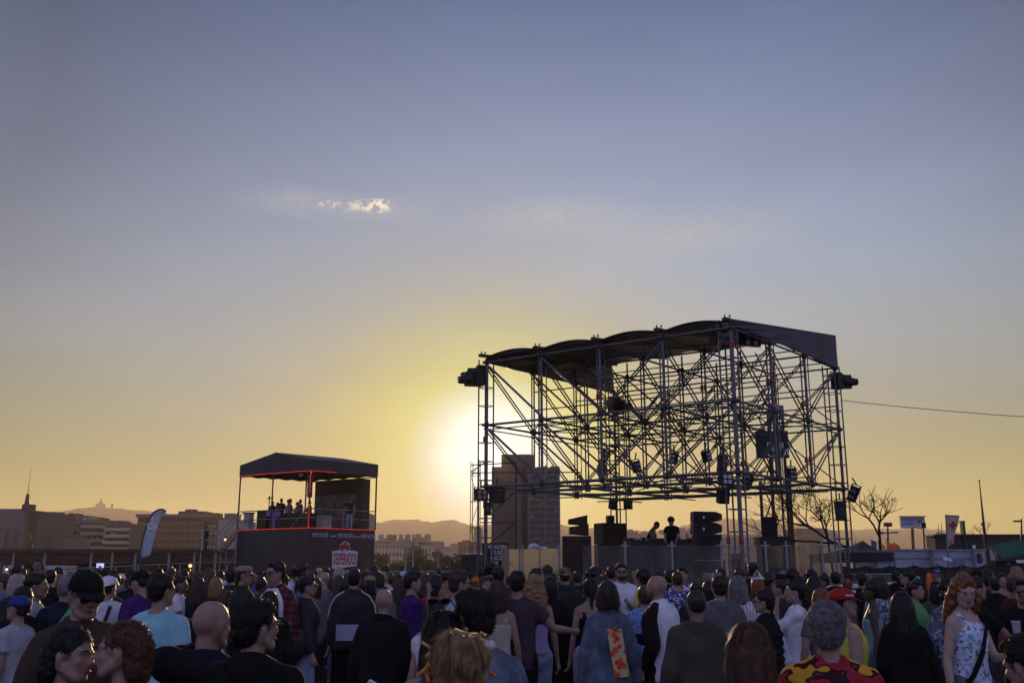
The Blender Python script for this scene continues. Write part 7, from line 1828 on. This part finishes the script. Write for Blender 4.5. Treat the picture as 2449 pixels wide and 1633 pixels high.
# orange floral patch on the denim jacket
r = ROOT['patch']; mb = MB()
tex_mat('poppy patch', lambda nt, v: _vor(nt, v, 19, [(0, (.02, .02, .02)), (.13, (.02, .02, .02)), (.17, (.62, .08, .03)), (.50, (.66, .12, .03)), (.56, (.55, .46, .26))], 'LINEAR', 'F1', 'Distance'))
mb.grid(lambda u, v: on_back(-.02 + .13 * u + .06 * (v), 1.36 - .40 * v, .184), 8, 10); child(r, 'floral_patch', mb_mesh(mb, 'patch'), PAT['poppy patch'])
# pale band on the track jacket, with shoulder piping
r = ROOT['band']; mb = MB(); mb.grid(lambda u, v: on_back(-.17 + .34 * u, 1.13 - .18 * v, .185), 12, 4); child(r, 'pale_band', mb_mesh(mb, 'band'), cloth('lilac') if 0 else MT('pale band', (.34, .35, .50), .8))
for s in (-1, 1): strap(r, [(s * .10, -.08, 1.50), (s * .20, -.06, 1.44), (s * .262, -.05, 1.34), (s * .285, -.05, 1.2)], .012, cloth('white'), 'piping')
# green shoulder strap
strap(ROOT['green'], [on_back(.10, 1.47, .13), on_back(.04, 1.35, .185), on_back(-.04, 1.18, .185), on_back(-.10, 1.02, .185)], .05, MT('bright green strap', (.07, .42, .12), .6), 'shoulder_strap')
strap(ROOT['hood'], [on_back(.12, 1.46, .14), on_back(.10, 1.30, .19), on_back(.02, 1.10, .19)], .035, cloth('char'), 'backpack_strap')
strap(ROOT['hood'], [on_back(-.12, 1.46, .14), on_back(-.11, 1.30, .19), on_back(-.02, 1.12, .19)], .035, cloth('char'), 'backpack_strap')
# white tee under the plaid shirt, black panel of the track jacket
def inner(root, col, key):
    pose = dict(key); me = top_mesh(pose, key.get('kind', 'tee') if 0 else KIND, .014, 9); return child(root, 't_shirt', me, cloth(col))
KIND = 'vest'; inner(ROOT['plaid'], 'white', dict(pitch=6, yaw=-10, R='hip')); KIND = 'long'; inner(ROOT['track'], 'black', dict(R='hold', L='pocket'))
for s, nm in ((1, 'a'), (-1, 'b')):
    q = s
strap(ROOT['track'], [(.14, .15, 1.34), (.12, .165, 1.22)], .045, cloth('black'), 'emblem')
# white collar on the man in the denim jacket
for (x_, y_, D_, r_) in PEOPLE[:]:
    if 'thick black hair' in r_['label']:
        mb = MB()
        for k in range(12): a0, a1 = 2 * PI * k / 12, 2 * PI * (k + 1) / 12; mb.tube((math.cos(a0) * .074, math.sin(a0) * .068 - .02, 1.515), (math.cos(a1) * .074, math.sin(a1) * .068 - .02, 1.515), .022, seg=8)
        child(r_, 'collar', mb_mesh(mb, 'collar'), cloth('white'))
        me = top_mesh(dict(yaw=25, bulk=1.05), 'vest', .010, 3); child(r_, 't_shirt', me, cloth('white'))
# crossbody strap and badge on the red-haired woman
strap(ROOT['red'], [(-.13, .02, 1.46), (-.09, .115, 1.38), (.02, .15, 1.20), (.12, .12, 1.02), (.17, .04, .92)], .035, cloth('black'), 'crossbody_strap')
strap(ROOT['red'], [(-.13, .02, 1.46), (-.11, -.09, 1.36), (.0, -.13, 1.15), (.17, -.02, .92)], .035, cloth('black'), 'crossbody_strap')
sb = loc(ROOT['red'], (.21, .05, .86)); t = thing('shoulder_bag', 'small black shoulder bag at the hip of the red-haired woman', 'bag', sb)
mb = MB(); mb.ball(sb, (.13, .07, .11), 14, 10); mb.build('body', MT('black leather', (.015, .014, .014), .45), t, True); mb = MB(); mb.box(sb + V(.03, -.08, -.02), (.10, .01, .13)); mb.build('badge', MT('yellow and white pass', (.42, .40, .10), .5, col2=(.6, .6, .62), scale=14), t)
# orange hair clips and glasses pushed into the bun of the nearest woman
r = ROOT['bun']; hmB = skeleton(dict(g='f', R='down', L=(.26, .40, 1.52)))['hm']; OC = MT('orange tortoise clip', (.62, .17, .02), .25, coat=.5)
for pts in (((-.075, -.02, .11), (-.10, -.03, .06), (-.09, -.06, .03)), ((-.09, -.05, .075), (-.12, -.05, .05)), ((.095, -.04, .05), (.11, -.05, .045))):
    mb = MB(); pp = [hmB @ (Vector(p) + V(0, 0, .06)) for p in pts]
    for a, b in zip(pp, pp[1:]): mb.tube(a, b, .007, .006, 8)
    mb.ball(pp[0], .008, 8, 6); child(r, 'hair_clip', mb_mesh(mb, 'clip'), OC)
mb = MB(); a, b, c = hmB @ Vector((-.08, -.06, .18)), hmB @ Vector((-.115, -.06, .205)), hmB @ Vector((-.10, -.065, .16)); mb.tube(a, b, .006, .004, 8); mb.tube(a, c, .006, .006, 8); child(r, 'hair_clip', mb_mesh(mb, 'clip'), MT('brass clip', (.5, .35, .12), .3, .6))
# phone in her hand
hp = handpos(r, dict(g='f', R='down', L=(.26, .40, 1.52)), 'L'); ph = thing('smartphone', 'white smartphone held low by the woman with the blonde bun', 'phone', hp)
Rm = Matrix.Rotation(.5, 3, 'Y') @ Matrix.Rotation(-.9, 3, 'X'); mb = MB(); mb.box(hp + V(-.03, .03, .03), (.072, .009, .145), rot=Rm); o = mb.build('body', MT('white phone', (.6, .6, .64), .3), ph); bv = o.modifiers.new('b', 'BEVEL'); bv.width = .004; bv.segments = 2
mb = MB(); mb.box(hp + V(-.03, .03, .03) + Rm @ V(0, -.0055, 0), (.064, .002, .120), rot=Rm); mb.build('display', MT('phone glass', (.12, .15, .22), .08), ph)
# glowing phone raised in the far left crowd
hp = handpos(ROOT['phone'], dict(R='up'), 'R'); SCR = bpy.data.materials.new('phone screen'); SCR.use_nodes = True; _b = SCR.node_tree.nodes['Principled BSDF']; _b.inputs['Emission Color'].default_value = (.62, .62, 1, 1); _b.inputs['Emission Strength'].default_value = .8
p = P(202, 1357, hp.y); ph = thing('smartphone', 'glowing phone screen raised above the heads in the left crowd', 'phone', hp); mb = MB(); mb.box(hp + V(0, 0, .02), (.15, .01, .09)); mb.build('body', BLACK, ph); mb = MB(); mb.box(hp + V(0, -.007, .02), (.14, .004, .08)); mb.build('display', SCR, ph)
# cigarette of the man in plaid
r = ROOT['plaid']; hmP = skeleton(dict(pitch=6, yaw=-10, R='hip'))['hm']; a, b = r.matrix_world @ (hmP @ Vector((.012, .098, -.058))), r.matrix_world @ (hmP @ Vector((.045, .17, -.075)))
ci = thing('cigarette', 'white cigarette in the mouth of the man in the maroon plaid shirt', 'cigarette', a); MB().tube(a, b, .005, seg=8).build('paper', WHITE, ci); MB().tube(b, b + (b - a) * .06, .005, seg=8).build('ember', WLAMP, ci)
# plastic bag and black bag of the woman in white denim
r = ROOT['white']; Yb = r.location.y - .32; hw_ = P(1864, 1498, Yb)
t = thing('plastic_bag', 'pale blue knotted plastic bag hanging before the woman in white denim', 'bag', hw_); bm = bmesh.new()
PLAS = glassmat('plastic film', (.45, .52, .62), .78, .25)
caps(bm, hw_ + V(0, 0, .02), hw_ + V(0, 0, -.12), .012, .05); caps(bm, hw_ + V(0, 0, -.12), hw_ + V(.03, 0, -.33), .055, .10, 14); me = remesh(bm, .012, 2, 'bag'); wrinkle(me, .012, 4, 1.6)
for v in me.vertices: v.co -= hw_
o = bpy.data.objects.new('body', me); COL.objects.link(o); o.parent = t; me.materials.append(PLAS)
bb = loc(r, (.10, .16, 1.0)); t = thing('shoulder_bag', 'round black shoulder bag on the front of the woman in white denim', 'bag', bb); MB().ball(bb, (.11, .08, .10), 14, 10).build('body', MT('black leather', (.015, .014, .014), .45), t, True); MB().tube(bb + V(0, 0, .09), loc(r, (-.08, .10, 1.42)), .006).build('strap', BLACK, t)
er = skeleton(dict(g='f', L='mouth', R='hold'))['hm']; mb = MB()
for k in range(12): a0, a1 = 2 * PI * k / 12, 2 * PI * (k + 1) / 12; mb.tube(er @ V(.084, .022 * math.sin(a0), -.062 + .022 * math.cos(a0)), er @ V(.084, .022 * math.sin(a1), -.062 + .022 * math.cos(a1)), .003, seg=6); mb.tube(er @ V(-.084, .022 * math.sin(a0), -.062 + .022 * math.cos(a0)), er @ V(-.084, .022 * math.sin(a1), -.062 + .022 * math.cos(a1)), .003, seg=6)
child(r, 'hoop_earrings', mb_mesh(mb, 'earrings'), MT('silver', (.7, .7, .7), .25, 1.0))
# bag of the man in light shorts, red bag at the right, cups
for (x_, y_, D_, r_) in PEOPLE[:]:
    l_ = r_['label']
    if 'carrying a black bag' in l_:
        q = loc(r_, (.22, -.16, 1.02)); t = thing('backpack', 'big black bag slung behind the man in light denim shorts', 'bag', q); MB().ball(q, (.21, .15, .22), 16, 12).build('body', MT('black nylon', (.014, .014, .016), .6, bump=.5, bscale=8), t, True); MB().tube(q + V(0, 0, .18), loc(r_, (.05, -.02, 1.49)), .015).build('strap', BLACK, t)
    if 'reaching an arm out' in l_:
        q = loc(r_, (-.08, .22, 1.12)); t = thing('red_bag', 'dark red bag carried against the woman with the hair bun at the right', 'bag', q); MB().ball(q, (.14, .12, .17), 16, 12).build('body', MT('red fabric bag', (.20, .012, .012), .7, bump=.4, bscale=10), t, True); MB().tube(q + V(0, 0, .14), loc(r_, (-.08, 0, 1.46)), .012).build('strap', BLACK, t)
    if 'far right edge' in l_:
        q = handpos(r_, dict(L='hold', R='down', yaw=0), 'L') if 0 else P(2433, 1520, r_.location.y - .35); t = thing('plastic_cup', 'clear plastic cup held near the right edge of the photo', 'cup', q); MB().tube(q, q + V(0, 0, .13), .032, .042, 14).build('body', glassmat('cup plastic', (.5, .5, .55), .6, .15), t); MB().tube(q + V(0, 0, .13), q + V(0, 0, .134), .045, .045, 14).build('rim', WHITE, t)
# red cap crest: small white marks
for (x_, y_, D_, r_) in PEOPLE[:]:
    if 'man in red cap' in r_['label']:
        hm = skeleton({})['hm']; mb = MB()
        for k in range(5): mb.box(hm @ V(.088, -.02 + k * .014, .060), (.006, .009, .012))
        mb.box(hm @ V(.0, .088, .088), (.05, .012, .02)); child(r_, 'cap_marks', mb_mesh(mb, 'marks', False), cloth('white'))
    if 'orange scarf' in r_['label']:
        mb = MB(); mb.ball((.13, .0, 1.62), (.05, .05, .16), 12, 8); child(r_, 'scarf', mb_mesh(mb, 'scarf'), MT('bright orange cloth', (.60, .13, .02), .7))
    if 'green sunglasses' in r_['label']:
        for c_ in r_.children:
            if c_.name.startswith('sunglasses'): c_.material_slots[0].material = MT('green frame', (.15, .5, .12), .3)
    if 'blue sunglasses' in r_['label']:
        for c_ in r_.children:
            if c_.name.startswith('sunglasses'): c_.material_slots[0].material = MT('blue frame', (.12, .16, .6), .3)

# ================================================================ finish
bpy.data.scenes.remove(TMP)
build_world()
SC.view_settings.view_transform = 'Standard'; SC.view_settings.look = 'None'
SC.view_settings.exposure = 0; SC.view_settings.gamma = 1
SC.cycles.use_denoising = True
SC.cycles.max_bounces = 6; SC.cycles.diffuse_bounces = 3; SC.cycles.volume_bounces = 1; SC.cycles.transparent_max_bounces = 12
SC.cycles.sample_clamp_indirect = 6
